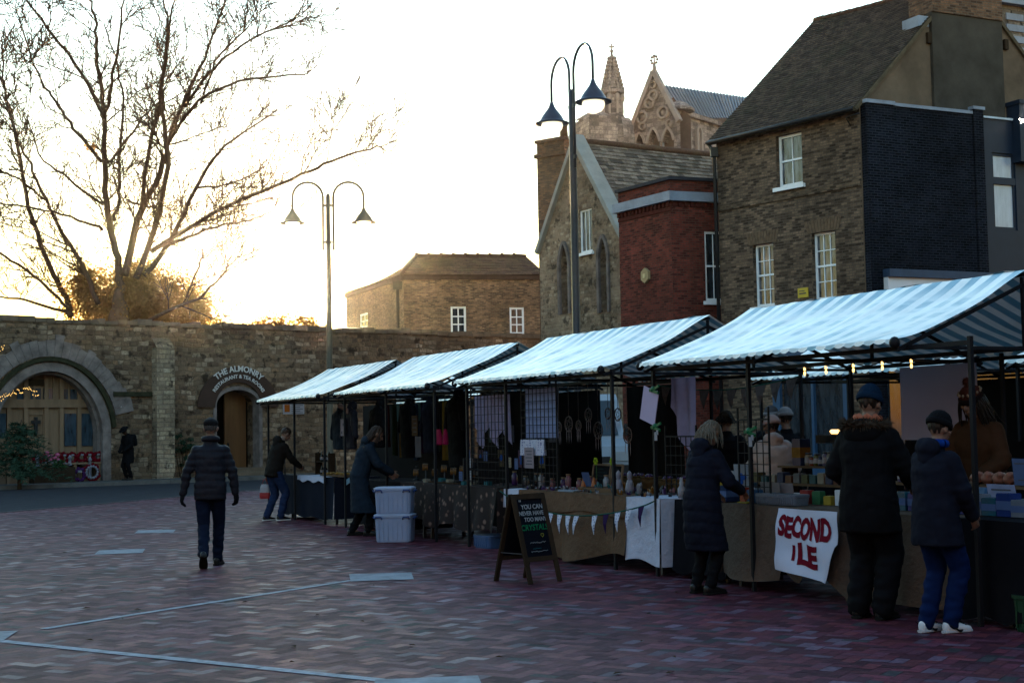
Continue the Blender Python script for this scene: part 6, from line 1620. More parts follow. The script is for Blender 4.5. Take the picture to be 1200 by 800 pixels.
# banner
s0 = s_at(919, .04, .55); s1 = s_at(988, .04, .55); Wb = s0-s1
t = thing('banner', 'white cloth banner with red SECOND lettering pinned to the table front', 'banner', S(s0, .02, .0), ROWROT)
mb = MB()
def bnf(u, v_):
    x = u*Wb; z = .255+(.805-.255)*v_ - (.07*u*(1-v_)) ; y = -.035-.05*(1-v_)-.010*sin(u*9+v_*3)-.008*sin(v_*11+u*4)-.02*max(0, .3-u)*2*(1-abs(v_-.4))
    if v_ < .55 and u > .80: x = Wb*(.80+(u-.8)*(.2+1.2*v_))
    return Vector((x, y, z))
mb.grid(bnf, 24, 20); mb.grid(lambda u, v_: bnf(u, v_)+Vector((0, .004, 0)), 24, 20, flip=True); mb.build('cloth', mat('banner_cloth', (.62, .66, .82), .75, .07, 3, .15), t, local=True)
M_redletter = mat('dark_red_letters', (.10, .004, .012), .7, .12, 5)
def bletters(txt, size, u0, vc, w, bold):
    q = text_mb(txt, size, bold, .001, align='LEFT'); xs_ = [p.x for p in q.v]; x0, x1 = min(xs_), max(xs_)
    # subdivide long faces so they follow the cloth
    bm_ = bmesh.new(); vs_ = [bm_.verts.new(p) for p in q.v]
    for fc in q.f:
        try: bm_.faces.new([vs_[i] for i in fc])
        except ValueError: pass
    bmesh.ops.subdivide_edges(bm_, edges=[e for e in bm_.edges if e.calc_length() > .05], cuts=2); bmesh.ops.triangulate(bm_, faces=bm_.faces[:])
    bm_.verts.ensure_lookup_table(); bm_.verts.index_update(); r_ = MB(); out_ = []
    for v_ in bm_.verts:
        u = (u0 + (v_.co.x-x0)/(x1-x0)*w); vv = vc + (v_.co.y+.04*size*sin(v_.co.x*25))/.55
        p = bnf(u, vv); out_.append(p+Vector((0, -.0045-(v_.co.z > 0)*.001, 0)))
    r_.add(out_, [[v_.index for v_ in fc.verts] for fc in bm_.faces]); bm_.free(); return r_
bletters('SECOND', .235, .045, .70, .86, .013).build('lettering', M_redletter, t, local=True)
bletters('LE', .235, .36, .30, .36, .013).build('lettering', M_redletter, t, local=True)
mb = MB(); mb.grid(lambda u, v_: bnf(.27+.045*u, .20+.24*v_)+Vector((0, -.005, 0)), 3, 6); mb.build('folded_letter', M_redletter, t, local=True)

# bunting on table front
def bunting(label, pts, flags, sizes, mats, name='bunting'):
    t = thing(name, label, 'bunting', pts[0]); mb = MB(); mb.tube(pts, .008, 5); mb.build('string', mat('green_cord', (.012, .10, .075), .7, .15), t)
    for i, (k, tw) in enumerate(flags):
        n = len(pts)-1; x = k*n; j = min(n-1, int(x)); a = pts[j].lerp(pts[j+1], x-j); d = (pts[j+1]-pts[j]).normalized(); w, h = sizes
        nrm = Vector((d.y, -d.x, 0)); tip = a+Vector((0, 0, -h))+d*tw+nrm*.02; c_ = (a+tip)/2+nrm*.02; l_ = a-d*w/2; r_ = a+d*w/2
        mb = MB(); ml = l_.lerp(tip, .5)+nrm*.018; mr = r_.lerp(tip, .5)+nrm*.014
        mb.add([l_, r_, mr, tip, ml], [(0, 1, 2, 4), (4, 2, 3)]); mb.add([q_+nrm*.004 for q_ in (l_, r_, mr, tip, ml)], [(0, 1, 2, 4), (4, 2, 3)], 0); mb.build('flag', mats[i % len(mats)], t)
    return t
m, nt, b, out = newmat('dotted_cotton'); vo = nt.nodes.new('ShaderNodeTexVoronoi'); vo.inputs['Scale'].default_value = 32; vo.inputs['Randomness'].default_value = .4; L(nt, coord(nt), vo.inputs['Vector'])
L(nt, ramp(nt, vo.outputs[0], [(.30, (.10, .11, .22)), (.36, (.36, .37, .46))]), b.inputs['Base Color']); b.inputs['Roughness'].default_value = .8; M_dot = m
M_violet = mat('violet_cotton', (.05, .02, .11), .8, .15, 4)
pts = [S(2.46-3.72*i/24, -.012-.05*sin(pi*i/24), .79-.30*(sin(pi*(i/24)**1.0))**.8*(.75 if i < 12 else .75)) for i in range(25)]
bunting('green cord bunting with dotted white and violet pennants across the brown tablecloth', pts, [(.24, .01), (.29, .0), (.345, -.01), (.40, .0), (.46, .02), (.515, .03), (.57, -.06), (.68, .0), (.745, .01), (.81, .01), (.87, -.02), (.935, .0)], (.115, .22), [M_dot, M_dot, M_violet, M_dot, M_dot, M_dot, M_dot, M_dot, M_violet, M_dot, M_dot, M_violet])
lace = mat('ecru_lace', (.16, .13, .12), .85, .3, 18)
pts = [S(1.6-2.9*i/20, 1.9, 2.10-.10*sin(pi*i/20)) for i in range(21)]
bunting('ecru lace bunting strung inside the stall above the crystals', pts, [(.05+.1*i, .01) for i in range(10)], (.22, .24), [lace], 'lace_bunting')

# chalk A-board
nA = Vector((.67, -.74, 0)).normalized(); eA = Vector((.74, .67, 0)).normalized(); oA = Vector((.12, 14.86, 0))
t = thing('chalkboard_sign', 'wooden A-board with chalk lettering YOU CAN NEVER HAVE TOO MANY CRYSTALS before the bunting table', 'sign', oA)
hB = .90; wB = .235; sp = .25
def ab(e, z, o, sgn=1):      # point on a leaf: e across, z along height, o out of the board
    k = sp*(1-z/hB)+.015
    return oA + eA*e + nA*(sgn*k+sgn*o) + Vector((0, 0, z))
for sgn, nm in ((1, 'front'), (-1, 'rear')):
    for e in (-wB+.03, wB-.03):
        mb = MB(); mb.bar(ab(e, 0, 0, sgn), ab(e, hB, 0, sgn), .055, .022, up=nA); mb.build('leg', M_wood_dark, t)
    mb = MB(); mb.bar(ab(-wB+.055, hB-.03, .001, sgn), ab(wB-.055, hB-.03, .001, sgn), .055, .021, up=nA+Vector((0, 0, .3))); mb.bar(ab(-wB+.055, .24, .001, sgn), ab(wB-.055, .24, .001, sgn), .05, .021, up=nA+Vector((0, 0, .3))); mb.build('rail', M_wood_dark, t)
    mb = MB(); P4 = [ab(-wB+.055, .262, -.002, sgn), ab(wB-.055, .262, -.002, sgn), ab(wB-.055, hB-.055, -.002, sgn), ab(-wB+.055, hB-.055, -.002, sgn)]
    mb.quad(*P4) if sgn > 0 else mb.quad(*P4[::-1]); P5 = [q-nA*sgn*.012 for q in P4]; mb.quad(*P5); pn_ = mb.build('board', mat('chalkboard', (.010, .013, .022), .6, .25, 4), t)
    if sgn > 0: front = pn_
M_chalk = mat('chalk_white', (.62, .64, .68), .9, .15, 40); M_chalkg = mat('chalk_green', (.02, .32, .13), .9, .15, 40); M_chalky = mat('chalk_yellow', (.6, .55, .08), .9); M_chalkt = mat('chalk_teal', (.05, .25, .3), .9)
def onboard(q, cx, cz):
    out_ = []
    for p in q.v: out_.append(ab(cx+p.x, cz+p.y, .004+(.001 if p.z > 0 else 0)))
    r_ = MB(); r_.add(out_, q.f); return r_
for txt, sz, cx, cz, m_, sh_ in (('“', .08, -.13, .81, M_chalk, 0), ('YOU CAN', .066, .02, .765, M_chalk, .1), ('NEVER HAVE', .060, -.005, .700, M_chalk, .05), ('TOO MANY', .058, .035, .637, M_chalk, .1), ('CRYSTALS', .082, .0, .555, M_chalkg, .15)):
    onboard(text_mb(txt, sz, .0015, .0006, shear=sh_), cx, cz).build('chalk_lettering', m_, front)
def scribble(w, h, n, seed):
    rg_ = random.Random(seed); mb = MB(); x = -w/2
    pts = []
    while x < w/2:
        pts.append(Vector((x, rg_.uniform(-h/2, h/2), 0))); x += rg_.uniform(.006, .014)
    mb.tube(pts, .0022, 4); return mb
mb = scribble(.22, .018, 0, 1); onboard(mb, .01, .405).build('chalk_scribble', M_chalk, front)
mb = scribble(.24, .014, 0, 2); onboard(mb, .01, .315).build('chalk_scribble', M_chalk, front); mb = scribble(.12, .012, 0, 3); onboard(mb, -.02, .345).build('chalk_scribble', M_chalkt, front)
mb = MB(); pts = []
for i in range(25):
    a = 2*pi*i/24; pts.append(Vector((.0013*16*sin(a)**3, .0013*(13*cos(a)-5*cos(2*a)-2*cos(3*a)-cos(4*a)), 0)))
mb.tube(pts, .0025, 4, caps=False); onboard(mb, .09, .475).build('chalk_heart', M_chalky, front)
mb = MB(); mb.bar(ab(-wB+.02, .30, -.02), oA+eA*(-wB+.02)-nA*.17+Vector((0, 0, .30)), .01, .01); mb.build('stay', M_steel, t)

# storage boxes
M_tub = mat('clear_plastic_blue', (.42, .50, .72), .35, .12, 3, trans=.3); M_tublid = mat('milky_plastic', (.52, .60, .80), .4, .1, 3, trans=.2); M_handle = mat('blue_handle', (.03, .09, .32), .4, .1)
def tub(label, loc, w, d, h, rz=ROWROT, m=M_tub, group='storage boxes stacked on the paving', hand=True, name='storage_box', lid=True):
    t = thing(name, label, 'storage box', loc, rz, group); mb = MB()
    secs = [((0, 0, 0), X*w*.44, Y*d*.44), ((0, 0, .02), X*w*.455, Y*d*.455), ((0, 0, h-.06), X*w*.48, Y*d*.48), ((0, 0, h-.055), X*w*.5, Y*d*.5), ((0, 0, h-.03), X*w*.5, Y*d*.5)]
    loft(mb, secs, 24, 7); 
    for k in range(-3, 4): mb.box((k*w*.12, -d*.468, h*.45), (.012, .012, h*.7))
    mb.build('body', m, t, local=True)
    if lid:
        mb = MB(); loft(mb, [((0, 0, h-.028), X*w*.512, Y*d*.512), ((0, 0, h-.012), X*w*.512, Y*d*.512), ((0, 0, h-.004), X*w*.47, Y*d*.47), ((0, 0, h), X*w*.46, Y*d*.46)], 24, 7); mb.build('lid', M_tublid, t, local=True)
    if hand:
        for sg in (-1, 1):
            mb = MB(); mb.tube([(sg*w*.5, -.07, h-.075), (sg*(w*.5+.022), -.07, h-.05), (sg*(w*.5+.022), .07, h-.05), (sg*w*.5, .07, h-.075)], .012, 6); mb.build('handle', M_handle, t, local=True)
            mb = MB(); mb.tube([(sg*w*.36-.05, -d*.5, h-.075), (sg*w*.36-.04, -d*.53, h-.04), (sg*w*.36+.04, -d*.53, h-.04), (sg*w*.36+.05, -d*.5, h-.075)], .010, 6); mb.build('handle', M_handle, t, local=True)
    return t
gb = gnd(463.5, 634)
tub('translucent bluish plastic storage box with lid, lower of the stack', gb, .56, .40, .40, R(-8)); tub('translucent bluish plastic storage box, upper of the stack, blue clip handles', gb+Vector((.0, .0, .402)), .56, .40, .38, R(-6))
tub('blue plastic crate under the dark floral cloth', S(3.3, .25, 0), .5, .35, .2, ROWROT, mat('blue_crate', (.06, .13, .3), .5, .1), None, False, 'plastic_crate', False)
tub('dark green plastic crate on the ground under the right edge table', S(-6.35, .25, 0), .55, .4, .3, ROWROT, mat('green_crate', (.008, .06, .028), .5, .1), None, False, 'plastic_crate', False)

# ---------------------------------------------------------------- goods and fittings
def TH(name, label, cat, s, t, z, group=None, rz=0.): return thing(name, label, cat, S(s, t, z), ROWROT+rz, group)
def lb(mb, name, m, t): return mb.build(name, m, t, local=True)
def wiregrid(label, s0, s1, t, z0, z1, cell=.1):
    o = TH('wire_grid', label, 'display grid', s0, t, z0, 'black wire display grids'); w = s0-s1; h = z1-z0; mb = MB(); n = int(w/cell)
    for i in range(n+1): mb.bar((w*i/n, 0, 0), (w*i/n, 0, h), .008)
    m_ = int(h/cell)
    for j in range(m_+1): mb.bar((0, -.006, h*j/m_), (w, -.006, h*j/m_), .008)
    lb(mb, 'mesh_panel', M_frame, o); mb = MB()
    for a, b_ in (((0, 0, -.0), (0, 0, h+.12)), ((w, 0, 0), (w, 0, h+.12)), ((0, 0, h), (w, 0, h)), ((0, 0, 0), (w, 0, 0))): mb.bar(a, b_, .016)
    lb(mb, 'rim', M_frame, o)
    return o
def hangcloth(label, s0, s1, t, z0, z1, m, wav=.02, freq=20, pts=None, name='tea_towel', group=None):
    o = S(s0, t, z0); w = s0-s1; h = z1-z0; mb = MB()
    def fn(u, v_):
        hb = pts(u) if pts else 0; return Vector((u*w, wav*(1-v_*.6)*sin(u*freq+v_), hb+(h-hb)*v_))
    mb.grid(fn, 30, 14); mb.grid(lambda u, v_: fn(u, v_)+Vector((0, .004, 0)), 30, 14, flip=True)
    return mb.buildT(name, m, o, ROWROT, label, name.replace('_', ' '), group)
M_lav = mat('lavender_linen', (.34, .30, .52), .85, .12, 3, .2); M_lav2 = mat('lilac_linen', (.30, .27, .42), .85, .2, 5, .2); M_blueln = mat('blue_linen', (.28, .34, .58), .85, .12, 3, .2)
a, b_ = s_at(553, .25, 1.7), s_at(588, .25, 1.7); wiregrid('left black wire grid holding pointed lilac cloths', a+.05, b_-.1, .26, .82, 2.1)
hangcloth('lilac pointed cloths hanging on the left wire grid', a+.12, b_-.08, .34, 1.38, 2.04, M_lav2, .035, 34, lambda u: .30*abs(((u*2.5) % 1)-.5)*2-.06, 'hanging_cloth')
a, b_ = s_at(612, .25, 1.7), s_at(650, .25, 1.7); wiregrid('right black wire grid holding a flat lavender cloth', a+.04, b_-.03, .26, .82, 2.12)
hangcloth('flat lavender blue cloth hung behind the right wire grid', a, b_+.02, .30, 1.46, 2.08, M_blueln, .008, 9, None, 'hanging_cloth')
hangcloth('white ruffled lace strip below the lavender cloth', a+.06, b_+.25, .24, 1.24, 1.44, M_dot, .03, 60, None, 'hanging_cloth')
a = s_at(870, .35, 1.2); wiregrid('wire grid with green clip right of grey haired woman', s_at(866, .3, 1.2), s_at(884, .3, 1.2)-.25, .3, .86, 1.62)
a = s_at(785, .4, 1.2); wiregrid('low wire grid on the dark table behind the grey haired woman', s_at(776, .45, 1.2), s_at(812, .45, 1.2), .5, .84, 1.46)
# notices and price cards
def card(label, px, t, z, w, h, m, lean=.15, lines=4, yaw=0., ink=M_ink, name='price_card', group='small cards and notices on the stalls', pic=None):
    o = TH(name, label, 'card', s_at(px, t, z+h/2), t, z, group, yaw); Mx = Matrix.Rotation(lean, 3, 'X'); mb = MB(); mb.box(Mx @ Vector((0, 0, h/2)), (w, .006, h), rot=Mx); lb(mb, 'sheet', m, o)
    if lines:
        mb = MB()
        for i in range(lines): mb.box(Mx @ Vector(((.06*w)*(i % 2), -.0045, h*(.82-.62*i/max(1, lines-1)))), (w*(.7-.16*(i % 2)), .002, h*.045), rot=Mx)
        lb(mb, 'printed_lines', ink, o)
    if pic:
        mb = MB(); rg_ = random.Random(px)
        for i in range(6): mb.ell(Mx @ Vector((rg_.uniform(-.22, .22)*w, -.004, h*(.45+rg_.uniform(-.2, .2)))), (w*.16, .002, h*.12), n=8)
        lb(mb, 'picture', pic, o)
    return o
M_lilpap = mat('lilac_paper', (.50, .42, .60), .7, .06, 3); M_pinkpap = mat('pinkish_paper', (.56, .46, .52), .7, .06, 3); M_bluepap = mat('blue_card', (.16, .24, .5), .6, .12, 4); M_yelpap = mat('yellow_card', (.6, .42, .05), .6, .1, 4)
M_bluepic = mat('blue_picture', (.03, .12, .5), .6, .2, 6)
card('pinkish printed notice pinned low on the right wire grid', 620, .2, 1.08, .25, .26, M_pinkpap, 0, 5)
card('small cream card left of the pinkish notice', 597, .2, 1.08, .1, .13, mat('cream_card', (.5, .42, .3), .7, .1), 0, 3)
card('small blue card beside the cream card', 605, .21, 1.06, .09, .14, M_bluepap, 0, 2)
for i, (px, z, m_) in enumerate(((549, 1.17, M_bluepap), (552, 1.05, M_paper), (551, .88, M_paper), (569, 1.15, M_bluepap), (540, .86, M_bluepap))):
    card('small %s price card, %s on the dark rack left of the lilac cloths' % ('blue' if m_ is M_bluepap else 'white', ('upper left', 'middle left', 'lower left', 'upper right', 'lowest far left')[i]), px, .35, z, .11, .13, m_, 0, 3)
o = card('large tilted lilac price sheet clipped to the stall post', 758, -.02, 1.62, .30, .36, M_lilpap, 0, 0, 0, name='price_sheet'); o.rotation_euler = (0, R(16), ROWROT)
M_gclip = mat('green_plastic', (.01, .22, .08), .4, .15)
for i, (px, z, lab) in enumerate(((765, 1.95, 'green spring clip at top of the lilac price sheet'), (767, 1.56, 'green spring clip with white tag below the lilac price sheet'), (877, 1.50, 'green spring clip on the middle post of the nearest stall'))):
    o = TH('spring_clip', lab, 'clip', s_at(px, -.03, z), -.03, z, 'green spring clips'); mb = MB()
    mb.bar((-.06, 0, 0), (.03, 0, .02), .02, .03); mb.bar((-.0, 0, .0), (.12, 0, .045), .018, .028); mb.bar((0, -.01, .0), (.12, -.01, -.03), .018, .028); mb.ell((.01, 0, .01), (.035, .03, .035), n=8); lb(mb, 'clip_body', M_gclip, o)
    if i: mb = MB(); mb.box((.07, -.03, -.09), (.05, .004, .09)); mb.box((.1, -.03, -.05), (.035, .004, .05)); lb(mb, 'tag', M_paper, o)
for px, lab in ((706, 'left'), (724, 'right')):
    w = .42 if lab == 'left' else .24
    o = TH('framed_chalkboard', 'small %s wooden framed chalkboard menu standing among crystals' % lab, 'chalkboard', s_at(px-6, .75, 1.1), .78, .82, 'framed chalkboards among the crystals'); h = .3; Mx = Matrix.Rotation(-.15, 3, 'X'); mb = MB()
    for c_, d_ in (((0, 0, .012), (w, .02, .025)), ((0, 0, h), (w, .02, .025)), ((-w/2, 0, h/2), (.025, .02, h)), ((w/2, 0, h/2), (.025, .02, h))): mb.box(Mx @ Vector(c_), d_, rot=Mx)
    lb(mb, 'frame', M_oak, o); mb = MB(); mb.box(Mx @ Vector((0, .004, h/2)), (w-.02, .008, h-.02), rot=Mx); lb(mb, 'board', MATS['chalkboard'], o)
    mb = MB()
    for i in range(5): mb.bar(Mx @ Vector((-w*.35, -.004, h*(.82-.14*i))), Mx @ Vector((w*(.1+.2*(i % 2)), -.004, h*(.82-.14*i))), .005, .002)
    lb(mb, 'chalk_lines', M_chalkt, o)
# small goods on the bunting table
rg = random.Random(21)
gcols = {'violet': (.10, .04, .18), 'white': (.5, .5, .56), 'pink': (.4, .16, .2), 'black': (.015, .015, .02), 'teal': (.03, .16, .18), 'amber': (.4, .16, .03), 'grey': (.15, .15, .17)}
GM = {k: mat('crystal_'+k, v_, .25, .3, 20) for k, v_ in gcols.items()}
def crystal(s, t, z, r, c, lab, grp):
    o = S(s, t, z); mb = MB(); n = rg.randint(3, 6)
    for i in range(n):
        a = rg.uniform(0, 6.28); tl = rg.uniform(0, .5); L_ = r*rg.uniform(.8, 1.8); d = Vector((sin(tl)*cos(a), sin(tl)*sin(a), cos(tl))); b0 = Vector((cos(a), sin(a), 0))*r*.3
        mb.tube([b0, b0+d*L_*.75, b0+d*L_], [r*.3, r*.26, .001], 6, smooth=False)
    mb.buildT('crystal', GM[c], o, rg.uniform(0, 6), lab, 'crystal', grp)
for i in range(46):
    c = rg.choice(list(gcols)); s = 2.2-3.2*rg.random(); tt = rg.uniform(.16, .42); crystal(s, tt, .815, rg.uniform(.02, .04), c, 'small %s crystal cluster on the bunting table' % c, 'crystals on the bunting table')
for i in range(14):
    c = rg.choice(list(gcols)); crystal(.95-1.9*rg.random(), rg.uniform(.5, .62), .815, rg.uniform(.05, .08), c, 'tall %s crystal point at the back of the bunting table' % c, 'crystals on the bunting table')
o = TH('wooden_tray', 'long shallow wooden tray of stones on the bunting table', 'tray', .55, .46, .814); mb = MB()
for c_, d_ in (((0, 0, .01), (.9, .26, .012)), ((0, -.13, .03), (.9, .014, .05)), ((0, .13, .03), (.9, .014, .05)), ((-.45, 0, .03), (.014, .27, .05)), ((.45, 0, .03), (.014, .27, .05))): mb.box(c_, d_)
lb(mb, 'tray_box', M_ply, o)
mb = MB()
for i in range(60): mb.ell((rg.uniform(-.42, .42), rg.uniform(-.11, .11), .03), (.022, .02, .016), n=6, mi=rg.randint(0, 3))
lb(mb, 'stones', [GM['pink'], GM['grey'], GM['violet'], GM['amber']], o)
o = TH('paper_bag', 'flat pale blue paper bag lying on the bunting table', 'bag', s_at(669, .22, .83), .22, .816); mb = MB(); mb.box((0, 0, .012), (.32, .16, .022), rz=.1); mb.box((.17, .0, .018), (.04, .14, .012), rz=.1); lb(mb, 'bag', mat('pale_blue_paper', (.45, .54, .68), .6, .06), o)
for i, px in enumerate((684, 696)):
    o = TH('orange_candle', '%s orange cone candle in front of the chalkboards' % ('left' if i == 0 else 'right'), 'candle', s_at(px, .6, .9), .6, .815, 'orange cone candles'); mb = MB(); mb.lathe([(.045, 0), (.04, .03), (.012, .15), (.003, .16)], n=12); lb(mb, 'candle', mat('orange_wax', (.75, .2, .03), .4, .1), o)
    mb = MB(); mb.lathe([(.06, -.002), (.065, .008), (.03, .012)], n=12); lb(mb, 'dish', M_iron, o)
card('blue picture card between the orange candles', 690, .64, .82, .12, .22, M_bluepap, .3, 0, .3)
for i, px in enumerate((699, 718)):
    o = TH('yellow_flower_pick', 'lime yellow flower pick above the %s chalkboard' % ('left' if i == 0 else 'right'), 'flower pick', s_at(px, .74, 1.1), .74, .82, 'lime flower picks'); mb = MB(); mb.tube([(0, 0, 0), (.0, 0, .36)], .006, 5); lb(mb, 'stem', M_green, o)
    mb = MB()
    for k in range(6): mb.ell((.03*cos(k*1.05), -.01, .34+.03*sin(k*1.05)), (.022, .012, .022), n=6)
    lb(mb, 'petals', mat('lime_petal', (.35, .5, .03), .6, .1), o)
for i, px in enumerate((725, 738)):
    o = TH('white_figurine', 'small pale figurine, %s of two right of the chalkboards' % ('left' if i == 0 else 'right'), 'figurine', s_at(px, .45, .9), .45, .815, 'pale figurines'); mb = MB(); mb.lathe([(.05, 0), (.055, .05), (.04, .12), (.02, .16), (.03, .19), (.028, .23), (.005, .26)], n=12); mb.ell((.035, 0, .11), (.02, .02, .05), n=6); mb.ell((-.035, 0, .11), (.02, .02, .05), n=6); lb(mb, 'figure', mat('pale_ceramic', (.42, .40, .5), .4, .2, 14), o)
for i in range(12):
    o = TH('soap_bar', 'small wrapped bar in the row on the black table right of the white cloth', 'soap', -1.48-.066*i, .28+.02*(i % 2), .812, 'wrapped bars on the black table'); mb = MB(); mb.box((0, 0, .018), (.045, .07, .035)); lb(mb, 'bar', mat('soap_%d' % (i % 4), ((.5, .45, .5), (.4, .2, .2), (.2, .2, .3), (.55, .5, .4))[i % 4], .5, .1), o)
o = TH('white_bottle', 'white bottle with ears shaped cap on the black table', 'bottle', s_at(795, .3, .9), .34, .812); mb = MB(); mb.lathe([(.04, 0), (.042, .1), (.02, .13), (.022, .17), (.01, .18)], n=12); lb(mb, 'body', M_paper, o); mb = MB(); mb.ell((.015, 0, .19), (.012, .01, .03), n=6); mb.ell((-.015, 0, .19), (.012, .01, .03), n=6); lb(mb, 'cap', M_paper, o)
# clothes of the second and farthest stall
def garment(label, s, t, ztop, m, print_=None, w=.25, hood=True, ln=.72, group='dark garments hung in the stalls', name='hanging_jacket', tee=False):
    o = TH(name, label, 'garment', s, t, 0, group); mb = MB(); z = ztop
    loft(mb, [((0, 0, z-ln), X*w, Y*.09), ((0, 0, z-ln*.5), X*w*.95, Y*.1), ((0, 0, z-.16), X*w, Y*.11), ((0, 0, z-.05), X*w*.8, Y*.08), ((0, 0, z), X*.09, Y*.06)])
    for sg in (-1, 1): cap(mb, (sg*w*.85, 0, z-.09), (sg*(w+.09), -.02, z-.5), .075, .055)
    if hood: mb.ell((0, .05, z+.03), (.13, .09, .12), n=12)
    me = solid(mb, .016, 4); displace(me, lambda p, n: .012*noise.noise(p*9)); link('cloth', me, m, o)
    mb = MB(); mb.tube([(-w*.8, 0, z-.02), (0, 0, z+.06), (w*.8, 0, z-.02)], .01, 5); mb.tube([(0, 0, z+.06), (.03, 0, z+.12), (0, 0, 2.17)], .006, 5); lb(mb, 'hanger', M_iron, o)
    if print_:
        mb = MB(); mb.box((0, -.125, z-.33), (.26, .008, .30)); lb(mb, 'print', print_, o)
        mb = MB(); mb.box((-.06, -.131, z-.42), (.05, .006, .05)); mb.box((.04, -.131, z-.28), (.09, .006, .05)); mb.box((.07, -.131, z-.42), (.03, .006, .03)); lb(mb, 'print_marks', M_ink, o)
    return o
garment('dark hoodie with a pale printed panel hanging in the farthest stall', s_at(410, .7, 1.5), .7, 2.0, dkgrey, M_pinkpap)
garment('plain black jacket hanging behind the printed hoodie', s_at(437, 1.1, 1.5), 1.2, 2.02, black); garment('dark slate jacket hanging left of the printed hoodie', s_at(392, .9, 1.5), 1.0, 1.98, slate)
garment('black coat hanging at centre of the second stall', s_at(478, 1.9, 1.5), 1.9, 2.1, black, ln=1.0); garment('black hoodie hanging right of centre in the second stall', s_at(505, 1.6, 1.5), 1.6, 2.1, navy, ln=.9); garment('black long coat hanging at right end of the second stall', s_at(535, 1.2, 1.5), 1.2, 2.1, black, ln=1.1)
o = TH('display_hand', 'pale mannequin forearm resting on top of the dark hoodie', 'mannequin arm', s_at(402, .62, 2.), .62, 1.98); mb = MB(); cap(mb, (-.16, 0, .08), (.12, 0, .02), .05, .04); hand_prims(mb, Vector((.12, 0, .02)), Vector((1, 0, -.35)), Vector((0, 0, -1)), Y, .4, 1.2); me = solid(mb, .01, 2); link('forearm', me, mat('mannequin_skin', (.45, .25, .17), .5, .1), o)
for i, px in enumerate((514, 522)):
    w = .17 if i == 0 else .07; o = TH('pink_bag', '%s bright pink fabric bag hanging in the second stall' % ('larger' if i == 0 else 'smaller'), 'bag', s_at(px, .8, 1.4), .8, 1.36, 'bright pink bags'); mb = MB(); loft(mb, [((0, 0, 0), X*w*.75, Y*.03), ((0, 0, .02), X*w*.8, Y*.045), ((0, 0, .14), X*w*.62, Y*.04), ((0, 0, .24), X*w*.38, Y*.02)], 14); lb(mb, 'bag', mat('hot_pink', (.55, .02, .12), .6, .15), o); mb = MB(); mb.tube([(-w*.3, 0, .23), (0, 0, .8), (w*.3, 0, .23)], .006, 5); lb(mb, 'strap', M_iron, o)
for i, (px, z, m_) in enumerate(((486, 1.5, mat('cork', (.16, .10, .05), .8)), (490, 1.15, M_pinkpap))):
    card(('framed brown cork notice hanging in the second stall', 'greyish printed sheet hanging below the cork notice')[i], px, 1.1, z, .25, .34, mat('dim_paper', (.2, .18, .2), .7) if i else m_, 0, 4, name='hanging_notice')
o = TH('black_display_rack', 'black tiered rack of small cards at right end of the second stall', 'display rack', s_at(556, .5, 1.), .5, .815); mb = MB()
for k in range(3): mb.box((0, .1*k, .12*k+.01), (.5, .1, .02)); mb.box((0, .1*k-.05, .12*k+.03), (.5, .01, .05))
for sg in (-1, 1): mb.box((sg*.25, .1, .18), (.02, .32, .36))
lb(mb, 'rack', M_iron, o)
for i in range(8):
    o = TH('bottle', 'small dark bottle with pale label in the rack beside the stooping man', 'bottle', s_at(373+i % 4*4.2, .65, 1.), .65, .812+(.24 if i > 3 else 0), 'small dark bottles of the farthest stall'); mb = MB(); mb.lathe([(.03, 0), (.032, .1), (.012, .14), (.013, .18)], n=10); lb(mb, 'glass', mat('dark_bottle', (.015, .012, .01), .15, .1), o); mb = MB(); mb.lathe([(.0328, .03), (.0328, .08)], n=10, caps=False); lb(mb, 'label', M_paper, o)
o = TH('bottle_shelf', 'dark two tier wooden shelf carrying small bottles on the farthest table', 'shelf', s_at(381, .65, 1.), .65, .808); mb = MB(); mb.box((0, 0, .235), (.75, .14, .012)); mb.box((-.37, 0, .2), (.02, .14, .4)); mb.box((.37, 0, .2), (.02, .14, .4)); lb(mb, 'shelf_frame', M_wood_dark, o)
M_yel = mat('ochre_goods', (.42, .22, .05), .6, .3, 12)
o = TH('produce_tray', 'shallow tray of ochre goods on the farthest table', 'tray', s_at(395, .3, .85), .36, .815); mb = MB(); mb.box((0, 0, .02), (1.3, .3, .03)); lb(mb, 'tray', M_ply, o); mb = MB()
for i in range(60): mb.ell((rg.uniform(-.6, .6), rg.uniform(-.12, .12), .05), (.05, .035, .02), n=6)
lb(mb, 'ochre_goods', M_yel, o)
o = TH('paper_bag', 'small blue and white leaflet hanging over front of the farthest table', 'leaflet', s_at(408, .08, .75), .08, .70); mb = MB(); mb.box((0, -.02, .06), (.26, .006, .09), rot=Matrix.Rotation(-.25, 3, 'Y')); lb(mb, 'sheet', mat('light_blue_print', (.3, .5, .65), .6), o); o.name = 'leaflet'
o = TH('trinket_tray', 'flat tray of small trinkets beside the stooping woman', 'tray', 4.9, .4, .815); mb = MB(); mb.box((0, 0, .012), (1.1, .3, .02)); lb(mb, 'tray', M_wood_dark, o); mb = MB()
for i in range(40): mb.box((rg.uniform(-.5, .5), rg.uniform(-.12, .12), .03), (.03, .02, .015), rz=rg.random()*3, mi=rg.randint(0, 2))
lb(mb, 'trinkets', [GM['grey'], GM['amber'], GM['white']], o)
